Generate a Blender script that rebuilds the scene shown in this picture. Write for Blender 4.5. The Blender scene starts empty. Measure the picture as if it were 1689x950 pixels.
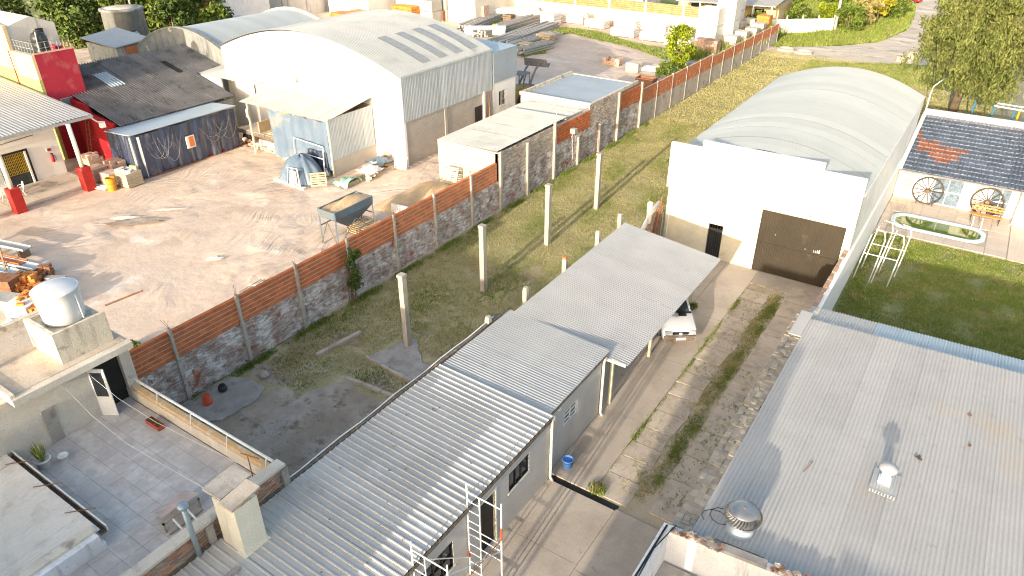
import bpy, math, random
import numpy as np
from mathutils import Vector, Matrix
R_ = math.radians
random.seed(7); np.random.seed(7)
S = bpy.context.scene
C = S.collection

# ------------------------------------------------------------------ camera
CAMZ, F_PX, PITCH, AZ = 20.0, 1171.0, R_(30.4), R_(33.7)
cam = bpy.data.objects.new('camera', bpy.data.cameras.new('camera')); C.objects.link(cam); S.camera = cam
cam.location = (0, 0, CAMZ)
cam.rotation_euler = (math.pi/2-PITCH, 0, AZ)
cam.data.sensor_width = 36; cam.data.lens = 36*F_PX/1689
cam.data.clip_start = .1; cam.data.clip_end = 2000
# ------------------------------------------------------------------ light
SUN_EL, SUN_OFF = R_(13.0), 0.07
W = bpy.data.worlds.new('World'); S.world = W; W.use_nodes = True
sky = W.node_tree.nodes.new('ShaderNodeTexSky'); sky.sky_type = 'NISHITA'; sky.sun_disc = False
sky.sun_elevation = SUN_EL; sky.sun_rotation = math.pi-SUN_OFF; sky.air_density = 1.0; sky.dust_density = 3.0; sky.ozone_density = 0.3
bg = W.node_tree.nodes['Background']; bg.inputs[1].default_value = 0.15
W.node_tree.links.new(sky.outputs[0], bg.inputs[0])
sl = bpy.data.lights.new('sun', 'SUN'); sl.energy = 2.6; sl.angle = R_(0.5); sl.color = (1, .88, .72)
so = bpy.data.objects.new('sun', sl); C.objects.link(so)
sd = Vector((-SUN_OFF, 1, -math.tan(SUN_EL))).normalized()
so.rotation_euler = sd.to_track_quat('-Z', 'Y').to_euler(); so.location = (0, -20, 60)
S.view_settings.view_transform = 'Standard'; S.view_settings.look = 'None'; S.view_settings.gamma = 1
S.view_settings.exposure = 1.48
S.cycles.filter_width = 1.1

# view geometry used only to find ground points from measured positions
Fv = Vector((-math.sin(AZ)*math.cos(PITCH), math.cos(AZ)*math.cos(PITCH), -math.sin(PITCH)))
Rv = Vector((math.cos(AZ), math.sin(AZ), 0)); Uv = Rv.cross(Fv)
def G(px, py, z=0.0):
    d = Fv*F_PX + Rv*(px-844.5) - Uv*(py-475); t = (z-CAMZ)/d.z
    return Vector((t*d.x, t*d.y, z))

# ------------------------------------------------------------------ materials
def mat(name, c, c2=None, sc=1.0, rough=.8, metal=0.0, bump=0.0, bsc=20.0, dirt=None, dsc=.6, dth=.55, dw=.12, ov=0.0, streak=None, fine=.12, island=0.0, spec=.3, alpha=1.0):
    m = bpy.data.materials.new(name); m.use_nodes = True
    nt = m.node_tree; N = nt.nodes; L = nt.links; b = N['Principled BSDF']
    b.inputs['Roughness'].default_value = rough; b.inputs['Metallic'].default_value = metal
    b.inputs['Specular IOR Level'].default_value = spec
    g = N.new('ShaderNodeNewGeometry')
    if c2 is None: c2 = tuple(x*.78 for x in c)
    def noise(s, det=5, vec=None, rg=.6):
        n = N.new('ShaderNodeTexNoise'); n.inputs['Scale'].default_value = s; n.inputs['Detail'].default_value = det; n.inputs['Roughness'].default_value = rg
        L.new(vec or g.outputs['Position'], n.inputs['Vector']); return n
    def ramp(src, a, bb):
        r = N.new('ShaderNodeMapRange'); r.inputs[1].default_value = a; r.inputs[2].default_value = bb
        L.new(src, r.inputs[0]); return r.outputs[0]
    def mix(f, A, B, mode='MIX'):
        x = N.new('ShaderNodeMix'); x.data_type = 'RGBA'; x.blend_type = mode
        for i, v in ((0, f), (6, A), (7, B)):
            if hasattr(v, 'links'): L.new(v, x.inputs[i])
            elif i == 0: x.inputs[0].default_value = v
            else: x.inputs[i].default_value = (*v, 1)
        return x.outputs[2]
    col = mix(ramp(noise(sc).outputs[0], .35, .65), c, c2)
    if fine:
        f = ramp(noise(sc*17+6, 4).outputs[0], .3, .7)
        v = N.new('ShaderNodeMapRange'); v.inputs[3].default_value = 1-fine; v.inputs[4].default_value = 1+fine; L.new(f, v.inputs[0])
        cc = N.new('ShaderNodeVectorMath'); cc.operation = 'SCALE'; L.new(col, cc.inputs[0]); L.new(v.outputs[0], cc.inputs[3]); col = cc.outputs[0]
    for dd in ([dirt] if dirt and not isinstance(dirt, list) else (dirt or [])):
        dcol = dd if len(dd) == 3 else dd[0]
        s_, th_, w_ = (dsc, dth, dw) if len(dd) == 3 else dd[1:4]
        col = mix(ramp(noise(s_, 7, rg=.65).outputs[0], th_-w_, th_+w_), col, dcol)
    if streak:   # vertical runs of dirt
        mp = N.new('ShaderNodeMapping'); mp.inputs['Scale'].default_value = (1, 1, .12); L.new(g.outputs['Position'], mp.inputs[0])
        col = mix(ramp(noise(streak[1], 6, mp.outputs[0]).outputs[0], streak[2]-.08, streak[2]+.15), col, streak[0])
    if ov or island:
        src = None
        if ov:
            o = N.new('ShaderNodeObjectInfo'); src = o.outputs['Random']; amt = ov
        else: src = g.outputs['Random Per Island']; amt = island
        v = N.new('ShaderNodeMapRange'); v.inputs[3].default_value = 1-amt; v.inputs[4].default_value = 1+amt; L.new(src, v.inputs[0])
        cc = N.new('ShaderNodeVectorMath'); cc.operation = 'SCALE'; L.new(col, cc.inputs[0]); L.new(v.outputs[0], cc.inputs[3]); col = cc.outputs[0]
    L.new(col, b.inputs['Base Color'])
    if bump:
        bn = noise(bsc, 6); bp = N.new('ShaderNodeBump'); bp.inputs['Strength'].default_value = 1; bp.inputs['Distance'].default_value = bump
        L.new(bn.outputs[0], bp.inputs['Height']); L.new(bp.outputs[0], b.inputs['Normal'])
    return m
M = {}
def dm(k, *a, **kw): M[k] = mat(k, *a, **kw)
# ground
dm('far_ground', (.20,.19,.09), (.28,.24,.14), sc=.08, bump=.04, bsc=3, dirt=(.12,.15,.04), dsc=.15)
dm('lot_soil', (.38,.335,.185), (.28,.26,.12), sc=.45, bump=.05, bsc=5, fine=.22, dirt=[((.46,.39,.25), .9, .55, .08), ((.16,.195,.055), 1.4, .62, .06), ((.33,.25,.15), .35, .60, .08)])
dm('yard_dirt', (.60,.475,.375), (.64,.52,.42), sc=.25, bump=.03, bsc=2.2, fine=.07, dirt=[((.50,.39,.295), .22, .61, .07), ((.70,.62,.54), .5, .64, .06), ((.54,.41,.31), 1.6, .63, .07)])
dm('soil_bare', (.37,.295,.225), (.29,.225,.165), sc=.7, bump=.05, bsc=4, fine=.18, dirt=[((.46,.39,.32), .55, .53, .10), ((.20,.155,.105), .9, .61, .05), ((.19,.17,.08), 2.2, .65, .05), ((.5,.45,.4), 5, .70, .02)])
dm('concrete', (.44,.375,.305), (.50,.43,.355), sc=.5, bump=.006, bsc=14, fine=.08, dirt=[((.34,.285,.225), .45, .60, .12), ((.29,.24,.19), 3.0, .68, .06), ((.22,.18,.14), .8, .70, .03)])
dm('concrete_old', (.46,.385,.305), (.54,.46,.37), sc=1.2, bump=.012, bsc=9, fine=.14, ov=.08, dirt=[((.34,.28,.21), 1.6, .60, .10)])
dm('kerb_stone', (.40,.345,.27), (.33,.28,.215), sc=3, bump=.02, bsc=18, fine=.15, island=.2, dirt=[((.22,.19,.145), 2.2, .60, .08)])
dm('concrete_grey', (.42,.385,.345), (.30,.27,.24), sc=1.2, bump=.01, bsc=9, fine=.15, dirt=[((.21,.185,.16), 1.3, .62, .08)])
dm('strip_soil', (.52,.43,.32), (.44,.36,.25), sc=1.0, bump=.04, bsc=7, fine=.18, dirt=[((.30,.28,.15), 1.3, .64, .06)])
dm('road', (.60,.50,.39), (.66,.56,.45), sc=.3, bump=.03, bsc=2, dirt=[((.48,.40,.30), .4, .6, .08)])
dm('lawn_soil', (.27,.26,.11), (.19,.22,.07), sc=.7, bump=.05, bsc=6, fine=.3, dirt=[((.42,.34,.23), .6, .64, .06)])
dm('patio', (.55,.46,.37), (.62,.53,.44), sc=.6, fine=.08, bump=.006, bsc=15, ov=.05)
dm('verge', (.11,.16,.03), (.17,.20,.05), sc=.4, bump=.1, bsc=3, fine=.3, dirt=[((.38,.33,.21), .5, .62, .06)])
# vegetation
dm('grass_dry', (.41,.37,.175), (.29,.28,.105), sc=.5, fine=.2, island=.3, rough=.9, spec=.1, dirt=[((.20,.22,.07), .5, .64, .08)])
dm('grass_green', (.15,.20,.04), (.20,.25,.055), sc=.8, fine=.2, island=.35, rough=.9, spec=.1)
dm('grass_bright', (.18,.245,.045), (.25,.285,.07), sc=.6, fine=.25, island=.35, rough=.9, spec=.1, dirt=[((.33,.30,.13), .8, .60, .06)])
dm('leaf_dark', (.07,.11,.025), (.11,.15,.035), sc=.5, island=.55, spec=.2, rough=.7)
dm('leaf_mid', (.09,.14,.022), (.14,.18,.03), sc=.5, island=.5, spec=.2, rough=.7)
dm('leaf_lime', (.22,.27,.015), (.15,.20,.015), sc=1.0, island=.45, spec=.2, rough=.7)
dm('leaf_yellow', (.48,.40,.03), (.30,.30,.04), sc=1.0, island=.4, spec=.2, rough=.7)
dm('leaf_tan', (.34,.27,.11), (.24,.22,.07), sc=1.0, island=.4, spec=.2, rough=.7)
dm('leaf_pine', (.16,.18,.055), (.10,.125,.035), sc=.5, island=.45, spec=.1, rough=.85)
dm('bark', (.24,.17,.11), (.13,.10,.07), sc=4, bump=.03, bsc=12)
# masonry
dm('brick_orange', (.60,.19,.07), (.52,.15,.055), sc=3, ov=.16, bump=.004, bsc=40, dirt=[((.38,.12,.06), 1.2, .64, .06)])
dm('brick_orange_far', (.64,.23,.09), (.56,.18,.075), sc=2, island=.15)
dm('brick_white', (.50,.445,.41), (.36,.24,.19), sc=1.9, island=.34, bump=.006, bsc=30, dirt=[((.63,.59,.56), 1.1, .52, .05), ((.40,.13,.07), 1.2, .625, .03), ((.16,.135,.12), 3.2, .655, .04)])
dm('brick_rough', (.56,.47,.39), (.45,.38,.31), sc=2.5, island=.3, bump=.015, bsc=16, dirt=[((.25,.21,.17), 1.4, .62, .08), ((.48,.25,.15), 2, .66, .05)])
dm('brick_red', (.44,.23,.145), (.37,.27,.20), sc=2, ov=.26, bump=.006, bsc=30, dirt=[((.30,.26,.22), 2.5, .55, .07), ((.14,.12,.105), 2.0, .66, .05), ((.50,.20,.09), 1.1, .64, .04)])
dm('mortar', (.60,.52,.46), (.50,.44,.39), sc=2, bump=.005, bsc=25, dirt=[((.36,.31,.27), 1.5, .66, .08)])
dm('mortar_dark', (.20,.185,.17), (.27,.25,.23), sc=2, bump=.01, bsc=25)
dm('block_grey', (.40,.36,.315), (.46,.415,.36), sc=1.2, island=.07, bump=.005, bsc=25)
dm('post_concrete', (.50,.46,.40), (.40,.365,.32), sc=3, bump=.006, bsc=25, dirt=[((.24,.22,.20), 2.2, .62, .07)])
dm('col_concrete', (.47,.42,.35), (.38,.34,.29), sc=2, bump=.012, bsc=25, streak=((.26,.235,.21), 3, .60), dirt=[((.55,.51,.45), 4, .66, .03)])
dm('fence_post', (.42,.38,.33), (.35,.315,.27), sc=2, bump=.008, bsc=25)
dm('plaster_white', (.86,.84,.80), (.80,.78,.74), sc=.8, fine=.04, bump=.003, bsc=20)
dm('plaster_old', (.68,.61,.50), (.56,.50,.40), sc=1.2, bump=.012, bsc=15, streak=((.27,.24,.19), 2.5, .60), dirt=[((.34,.29,.23), 1.8, .62, .05)])
dm('plaster_stain', (.84,.83,.82), (.74,.73,.72), sc=1.5, bump=.008, bsc=14, streak=((.42,.41,.40), 4.0, .63), dirt=[((.45,.42,.39), 2.5, .68, .06)])
dm('plaster_cream', (.62,.56,.475), (.53,.475,.40), sc=1.1, bump=.004, bsc=18, dirt=[((.36,.34,.30), 1.5, .66, .05), ((.70,.66,.58), .6, .62, .08)])
dm('cream_side', (.78,.74,.62), (.70,.66,.54), sc=1.1, bump=.004, bsc=18, streak=((.45,.42,.36), 2.2, .68))
dm('wall_grey', (.52,.51,.48), (.46,.45,.425), sc=.8, fine=.05, bump=.003, bsc=20)
dm('wall_mould', (.20,.21,.205), (.28,.285,.27), sc=1.2, bump=.01, bsc=12, streak=((.10,.11,.12), 2, .58), dirt=[((.60,.53,.42), .45, .62, .02)])
dm('render_cream', (.62,.57,.44), (.52,.47,.36), sc=1, bump=.004, bsc=18, dirt=[((.42,.34,.24), 1.4, .66, .05)])
dm('paint_orange', (.60,.36,.14), (.55,.40,.24), sc=2.5, dirt=[((.62,.58,.48), 3, .60, .08)])
dm('red_wall', (.42,.03,.055), (.36,.025,.045), sc=.8, fine=.06, bump=.003, bsc=18, streak=((.30,.01,.02), 1.1, .64), dirt=[((.46,.12,.12), .7, .60, .08)])
dm('red_deep', (.32,.012,.02), (.26,.01,.016), sc=1, fine=.08, dirt=[((.36,.10,.08), 1.5, .66, .06)])
dm('yellow_wall', (.72,.55,.30), (.66,.50,.27), sc=.8, fine=.04)
dm('green_wall', (.42,.45,.16), (.37,.41,.14), sc=.8, fine=.04)
dm('pale_wall', (.62,.60,.56), (.54,.52,.49), sc=.5, streak=((.13,.12,.12), 1.6, .63))
dm('roof_blue_tile', (.12,.15,.20), (.085,.11,.15), sc=1, ov=.2, rough=.4, dirt=[((.28,.28,.33), 2.5, .68, .05)])
dm('lime_line', (.34,.35,.40), (.20,.22,.27), sc=3, fine=.3, dirt=[((.10,.12,.16), 5, .53, .05)])
dm('roof_red_tile', (.34,.15,.095), (.28,.12,.075), sc=1, ov=.18, dirt=[((.20,.13,.12), 3, .64, .05)])
# metal and others
dm('galv', (.43,.435,.43), (.38,.385,.38), sc=.8, rough=.5, metal=.12, ov=.035, fine=.05, dirt=[((.33,.33,.32), 1.1, .66, .07)])
dm('galv_warm', (.47,.455,.43), (.425,.41,.39), sc=.5, rough=.65, metal=.03, ov=.045, fine=.05, dirt=[((.47,.42,.35), .35, .64, .08), ((.36,.35,.335), 2.2, .66, .05), ((.30,.27,.24), 9, .735, .02)])
dm('galv_blue', (.42,.49,.54), (.37,.44,.49), sc=.8, rough=.45, metal=.2, ov=.05, fine=.04)
dm('galv_rib', (.50,.48,.445), (.44,.425,.395), sc=.7, rough=.65, metal=.03, ov=.06, fine=.05, dirt=[((.37,.345,.31), 1.8, .64, .07), ((.24,.20,.17), 6, .72, .03), ((.56,.55,.52), .9, .64, .05)])
dm('roof_white', (.50,.51,.48), (.46,.47,.445), sc=.5, rough=.5, metal=.05, ov=.03, fine=.04, streak=((.38,.39,.37), .6, .6), dirt=[((.40,.39,.36), 1.5, .66, .06)])
dm('roof_cream', (.72,.66,.575), (.66,.60,.52), sc=.5, rough=.7, ov=.03, fine=.05, dirt=[((.54,.49,.42), 1.5, .60, .08)])
dm('roof_green_white', (.42,.45,.445), (.39,.42,.415), sc=.35, rough=.5, metal=.05, ov=.06, fine=.03)
dm('side_metal', (.52,.56,.59), (.46,.50,.53), sc=.8, rough=.45, metal=.3, ov=.03, fine=.05, streak=((.62,.65,.67), 1.5, .6))
dm('sheet_blue_grey', (.37,.42,.46), (.32,.37,.41), sc=.6, rough=.6, metal=.05)
dm('fibre_dark', (.15,.145,.14), (.22,.21,.20), sc=.7, ov=.12, bump=.004, bsc=20, dirt=[((.085,.085,.085), .9, .60, .07), ((.36,.34,.31), 1.6, .70, .04)])
dm('skylight', (.42,.50,.54), (.36,.44,.48), sc=3, rough=.35)
dm('skylight_grey', (.33,.34,.34), (.27,.28,.28), sc=3, rough=.5)
dm('gate_brown', (.046,.036,.023), (.036,.028,.019), sc=.8, rough=.6, fine=.08, ov=.05, dirt=[((.07,.058,.04), 1.2, .66, .05)])
dm('black', (.012,.012,.013), (.02,.02,.02), sc=2, rough=.5)
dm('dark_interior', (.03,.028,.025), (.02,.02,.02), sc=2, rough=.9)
dm('glass', (.03,.04,.045), (.05,.06,.065), sc=2, rough=.08, spec=.6, fine=0)
dm('glass_curtain', (.09,.14,.20), (.20,.25,.29), sc=5, rough=.25, fine=.1)
dm('white_paint', (.80,.80,.78), (.72,.72,.70), sc=3, rough=.4, fine=.04)
dm('white_worn', (.74,.74,.72), (.62,.62,.60), sc=3, rough=.5, dirt=[((.45,.24,.14), 5, .70, .05)])
dm('cream_paint', (.72,.66,.46), (.66,.60,.42), sc=3, rough=.5)
dm('gutter_grey', (.40,.42,.43), (.32,.34,.35), sc=3, rough=.45, metal=.3)
dm('gutter_dirty', (.19,.155,.12), (.11,.09,.075), sc=5, rough=.8, dirt=[((.34,.28,.20), 6, .62, .06)])
dm('pipe_blue', (.30,.38,.43), (.26,.33,.38), sc=3, rough=.45, metal=.3)
dm('steel', (.34,.345,.35), (.26,.265,.27), sc=3, rough=.38, metal=.6, fine=.08)
dm('tank_white', (.64,.66,.68), (.58,.60,.62), sc=.9, rough=.5, fine=.03, streak=((.46,.47,.47), 1.6, .64))
dm('tank_black', (.03,.033,.036), (.045,.05,.05), sc=2, rough=.4)
dm('tarp_navy', (.022,.036,.075), (.035,.055,.11), sc=1.5, rough=.25, spec=.8, fine=.1, streak=((.21,.22,.24), 2.6, .60), dirt=[((.16,.15,.14), .9, .64, .05)])
dm('film', (.34,.34,.35), (.26,.27,.28), sc=3, rough=.25, spec=.6)
dm('tarp_pale', (.13,.18,.25), (.10,.15,.22), sc=1, rough=.5, dirt=[((.25,.25,.24), .6, .64, .08)])
dm('tarp_blue_grey', (.10,.15,.21), (.15,.20,.27), sc=1.5, rough=.45, dirt=[((.34,.33,.30), 1.2, .68, .06)])
dm('tarp_green', (.22,.50,.38), (.30,.56,.45), sc=2, rough=.5)
dm('plastic_sheet', (.60,.60,.60), (.5,.51,.52), sc=3, rough=.25, spec=.6)
dm('wood', (.50,.40,.26), (.42,.33,.21), sc=4, ov=.15, rough=.8)
dm('wood_dark', (.25,.17,.11), (.19,.13,.09), sc=4, ov=.2, rough=.8)
dm('wood_bench', (.55,.27,.09), (.45,.21,.07), sc=5, ov=.15)
dm('hopper_blue', (.12,.175,.22), (.095,.14,.175), sc=2, rough=.55, dirt=[((.20,.13,.085), 2.2, .58, .06)])
dm('rust', (.20,.095,.05), (.28,.13,.07), sc=4, bump=.004, bsc=30)
dm('sand', (.55,.40,.24), (.48,.34,.20), sc=1, bump=.05, bsc=4)
dm('stack_pink', (.62,.42,.32), (.55,.36,.27), sc=2, ov=.1, bump=.005, bsc=25)
dm('stack_orange', (.66,.27,.07), (.58,.21,.05), sc=2, ov=.12)
dm('stack_white', (.76,.74,.69), (.68,.66,.61), sc=2, ov=.06, fine=.05)
dm('stack_grey', (.42,.41,.38), (.34,.33,.31), sc=2, ov=.12)
dm('bag_white', (.70,.68,.68), (.62,.58,.60), sc=4, bump=.02, bsc=8)
dm('bucket_orange', (.62,.10,.03), (.55,.08,.025), sc=3, rough=.4)
dm('bucket_blue', (.10,.26,.62), (.08,.22,.55), sc=3, rough=.4)
dm('drum_yellow', (.62,.30,.03), (.55,.24,.03), sc=3, rough=.5, streak=((.35,.16,.05), 4, .62))
dm('red_paint', (.42,.022,.02), (.34,.018,.016), sc=2, rough=.5, dirt=[((.42,.16,.11), 2.2, .62, .06)])
dm('yellow_paint', (.62,.42,.03), (.55,.36,.03), sc=2, rough=.4)
dm('blue_paint', (.05,.20,.30), (.04,.16,.26), sc=3, rough=.4)
dm('car_white', (.60,.61,.62), (.57,.58,.59), sc=2, rough=.18, fine=.01, spec=.6)
dm('rubber', (.03,.03,.03), (.05,.048,.045), sc=5, rough=.9)
dm('pool_shell', (.60,.74,.80), (.66,.78,.82), sc=2, rough=.3, fine=.03)
dm('tile_grey', (.50,.465,.435), (.43,.40,.375), sc=1.6, rough=.6, ov=.06, fine=.07, dirt=[((.57,.54,.51), 2.2, .56, .08)])
dm('grout', (.13,.125,.12), (.17,.165,.16), sc=3)
dm('cloth_pink', (.42,.31,.27), (.50,.42,.39), sc=3, rough=.9, bump=.01, bsc=10)
dm('plant_leaf', (.11,.15,.03), (.20,.22,.06), sc=5, island=.4, rough=.6)
dm('terracotta', (.40,.09,.06), (.34,.07,.05), sc=4, rough=.6)
dm('cardboard', (.36,.25,.15), (.30,.20,.12), sc=4, ov=.1)
dm('wheel_wood', (.10,.085,.075), (.07,.06,.05), sc=6, rough=.8)
dm('loader_grey', (.20,.19,.20), (.15,.14,.15), sc=4, rough=.6, dirt=[((.30,.24,.18), 4, .6, .06)])
dm('loader_yellow', (.40,.30,.08), (.33,.25,.08), sc=4, rough=.6)
def tracks(k, dist=.03):
    nt = M[k].node_tree; N, L = nt.nodes, nt.links; b = N['Principled BSDF']; g = N.new('ShaderNodeNewGeometry')
    last = b.inputs['Normal'].links[0].from_socket
    for rot, sx, sy, sc, th in ((.75,1,.07,3.2,.50),(-.35,1,.10,2.6,.56),(1.4,1,.08,2.8,.58)):
        mp = N.new('ShaderNodeMapping'); mp.inputs['Rotation'].default_value = (0,0,rot); mp.inputs['Scale'].default_value = (sx, sy, 1)
        wn = N.new('ShaderNodeTexNoise'); wn.inputs['Scale'].default_value = .12; L.new(g.outputs['Position'], wn.inputs['Vector'])
        ad = N.new('ShaderNodeVectorMath'); ad.operation = 'MULTIPLY_ADD'; ad.inputs[1].default_value = (9,9,0); L.new(wn.outputs[1], ad.inputs[0]); L.new(g.outputs['Position'], ad.inputs[2])
        L.new(ad.outputs[0], mp.inputs[0])
        w = N.new('ShaderNodeTexNoise'); w.inputs['Scale'].default_value = sc; w.inputs['Detail'].default_value = 3; L.new(mp.outputs[0], w.inputs['Vector'])
        n = N.new('ShaderNodeTexNoise'); n.inputs['Scale'].default_value = .16+.03*rot; n.inputs['Detail'].default_value = 3; L.new(g.outputs['Position'], n.inputs['Vector'])
        r = N.new('ShaderNodeMapRange'); r.inputs[1].default_value = th-.04; r.inputs[2].default_value = th+.05; L.new(n.outputs[0], r.inputs[0])
        mu = N.new('ShaderNodeMath'); mu.operation = 'MULTIPLY'; L.new(w.outputs[0], mu.inputs[0]); L.new(r.outputs[0], mu.inputs[1])
        bp = N.new('ShaderNodeBump'); bp.inputs['Distance'].default_value = dist; L.new(mu.outputs[0], bp.inputs['Height']); L.new(last, bp.inputs['Normal']); last = bp.outputs[0]
    L.new(last, b.inputs['Normal'])
tracks('yard_dirt', .10); tracks('road', .12)
# pond-green pool water
m = mat('pool_water', (.10,.17,.012), (.07,.13,.01), sc=1, rough=.03, fine=0, spec=.9); M['pool_water'] = m
# corrugated look for distant things / clear film
def brick_tex(name, c1, c2, mortar_c, w, h, ms=.02, base=None):
    m = mat(name, c1, c2, bump=0); N = m.node_tree.nodes; L = m.node_tree.links; b = N['Principled BSDF']
    g = N.new('ShaderNodeNewGeometry'); sp = N.new('ShaderNodeSeparateXYZ'); L.new(g.outputs['Position'], sp.inputs[0])
    ad = N.new('ShaderNodeMath'); L.new(sp.outputs[0], ad.inputs[0]); L.new(sp.outputs[1], ad.inputs[1])
    cb = N.new('ShaderNodeCombineXYZ'); L.new(ad.outputs[0], cb.inputs[0]); L.new(sp.outputs[2], cb.inputs[1])
    t = N.new('ShaderNodeTexBrick'); t.inputs['Scale'].default_value = 1; t.inputs['Brick Width'].default_value = w; t.inputs['Row Height'].default_value = h
    t.inputs['Mortar Size'].default_value = ms; t.inputs['Color1'].default_value = (*c1, 1); t.inputs['Color2'].default_value = (*c2, 1); t.inputs['Mortar'].default_value = (*mortar_c, 1)
    L.new(cb.outputs[0], t.inputs['Vector']); L.new(t.outputs[0], b.inputs['Base Color'])
    bp = N.new('ShaderNodeBump'); bp.inputs['Distance'].default_value = .02; bp.invert = True; L.new(t.outputs['Fac'], bp.inputs['Height']); L.new(bp.outputs[0], b.inputs['Normal'])
    M[name] = m
brick_tex('block_wall', (.42,.38,.33), (.47,.42,.37), (.33,.30,.27), .42, .2, .012)
brick_tex('rough_block', (.60,.55,.42), (.52,.47,.36), (.42,.38,.30), .40, .2, .015)

# ------------------------------------------------------------------ mesh helpers
class MB:
    def __init__(s): s.v = []; s.f = []
    def add(s, vs, fs):
        o = len(s.v); s.v += [tuple(p) for p in vs]; s.f += [tuple(i+o for i in q) for q in fs]; return s
    def box(s, x0, x1, y0, y1, z0, z1):
        return s.add([(x0,y0,z0),(x1,y0,z0),(x1,y1,z0),(x0,y1,z0),(x0,y0,z1),(x1,y0,z1),(x1,y1,z1),(x0,y1,z1)],
                     [(0,3,2,1),(4,5,6,7),(0,1,5,4),(1,2,6,5),(2,3,7,6),(3,0,4,7)])
    def obox(s, c, sz, rz=0, rx=0, ry=0):
        m = Matrix.Rotation(rz,3,'Z') @ Matrix.Rotation(ry,3,'Y') @ Matrix.Rotation(rx,3,'X'); c = Vector(c); a,b,d = sz[0]/2, sz[1]/2, sz[2]/2
        q = [(-a,-b,-d),(a,-b,-d),(a,b,-d),(-a,b,-d),(-a,-b,d),(a,-b,d),(a,b,d),(-a,b,d)]
        return s.add([c+m@Vector(p) for p in q], [(0,3,2,1),(4,5,6,7),(0,1,5,4),(1,2,6,5),(2,3,7,6),(3,0,4,7)])
    def tube(s, pts, r, n=8, cap=True):
        pts = [Vector(p) for p in pts]; rs = r if isinstance(r, (list, tuple)) else [r]*len(pts); o = len(s.v)
        for i, p in enumerate(pts):
            d = (pts[min(i+1,len(pts)-1)]-pts[max(i-1,0)]).normalized()
            a = d.cross(Vector((0,0,1)) if abs(d.z) < .9 else Vector((1,0,0))).normalized(); b = d.cross(a)
            for k in range(n):
                t = 2*math.pi*k/n; s.v.append(tuple(p+(a*math.cos(t)+b*math.sin(t))*rs[i]))
        for i in range(len(pts)-1):
            for k in range(n): s.f.append((o+i*n+k, o+i*n+(k+1)%n, o+(i+1)*n+(k+1)%n, o+(i+1)*n+k))
        if cap: s.f.append(tuple(o+k for k in range(n))[::-1]); s.f.append(tuple(o+(len(pts)-1)*n+k for k in range(n)))
        return s
    def lathe(s, prof, c=(0,0,0), n=24):
        o = len(s.v)
        for r, z in prof:
            for k in range(n):
                t = 2*math.pi*k/n; s.v.append((c[0]+r*math.cos(t), c[1]+r*math.sin(t), c[2]+z))
        for i in range(len(prof)-1):
            for k in range(n): s.f.append((o+i*n+k, o+i*n+(k+1)%n, o+(i+1)*n+(k+1)%n, o+(i+1)*n+k))
        s.f.append(tuple(o+k for k in range(n))[::-1]); s.f.append(tuple(o+(len(prof)-1)*n+k for k in range(n)))
        return s
    def grid(s, fn, nu, nv):
        o = len(s.v)
        for i in range(nu+1):
            for j in range(nv+1): s.v.append(tuple(fn(i/nu, j/nv)))
        for i in range(nu):
            for j in range(nv):
                a = o+i*(nv+1)+j; s.f.append((a, a+nv+1, a+nv+2, a+1))
        return s
    def prism(s, poly, ext):
        o = len(s.v); n = len(poly); e = Vector(ext); s.v += [tuple(p) for p in poly]+[tuple(Vector(p)+e) for p in poly]
        s.f.append(tuple(o+i for i in range(n))[::-1]); s.f.append(tuple(o+n+i for i in range(n)))
        for i in range(n): j = (i+1)%n; s.f.append((o+i, o+j, o+n+j, o+n+i))
        return s
    def wall(s, ax, c0, c1, a0, a1, z0, z1, ops=()):
        """wall slab; ax='x': thickness c0..c1 in x, runs a0..a1 in y; ops = (a0,a1,z0,z1) holes"""
        A = sorted({a0, a1, *[v for o in ops for v in o[:2]]}); Z = sorted({z0, z1, *[v for o in ops for v in o[2:4]]})
        for i in range(len(A)-1):
            k = 0
            while k < len(Z)-1:
                def hole(k): 
                    am, zm = (A[i]+A[i+1])/2, (Z[k]+Z[k+1])/2
                    return any(o[0] < am < o[1] and o[2] < zm < o[3] for o in ops)
                if hole(k): k += 1; continue
                k2 = k
                while k2+1 < len(Z)-1 and not hole(k2+1): k2 += 1
                if ax == 'x': s.box(c0, c1, A[i], A[i+1], Z[k], Z[k2+1])
                else: s.box(A[i], A[i+1], c0, c1, Z[k], Z[k2+1])
                k = k2+1
        return s
    def mesh(s, name, m, off=(0,0,0), smooth=False):
        me = bpy.data.meshes.new(name); ox, oy, oz = off
        me.from_pydata([(x-ox, y-oy, z-oz) for x, y, z in s.v], [], s.f)
        if m: me.materials.append(M[m] if isinstance(m, str) else m)
        if smooth: me.polygons.foreach_set('use_smooth', [True]*len(me.polygons))
        return me
OFF = {}
def tag(o, label=None, cat=None, group=None, kind=None):
    if label: o['label'] = label
    if cat: o['category'] = cat
    if group: o['group'] = group
    if kind: o['kind'] = kind
    return o
def thing(name, label, cat, loc=(0,0,0), rz=0, group=None):
    o = bpy.data.objects.new(name, None); C.objects.link(o); o.location = loc; o.rotation_euler = (0,0,rz); o.empty_display_size = .2
    OFF[o.name] = tuple(loc) if rz == 0 else (0,0,0)
    return tag(o, label, cat, group)
def inst(name, me, parent=None, loc=(0,0,0), rot=None, sc=None):
    o = bpy.data.objects.new(name, me); C.objects.link(o)
    if parent is not None:
        o.parent = parent
        q = OFF.get(parent.name, (0,0,0)); loc = (loc[0]-q[0], loc[1]-q[1], loc[2]-q[2])
    o.location = loc
    if rot: o.rotation_euler = rot
    if sc: o.scale = sc
    return o
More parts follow.
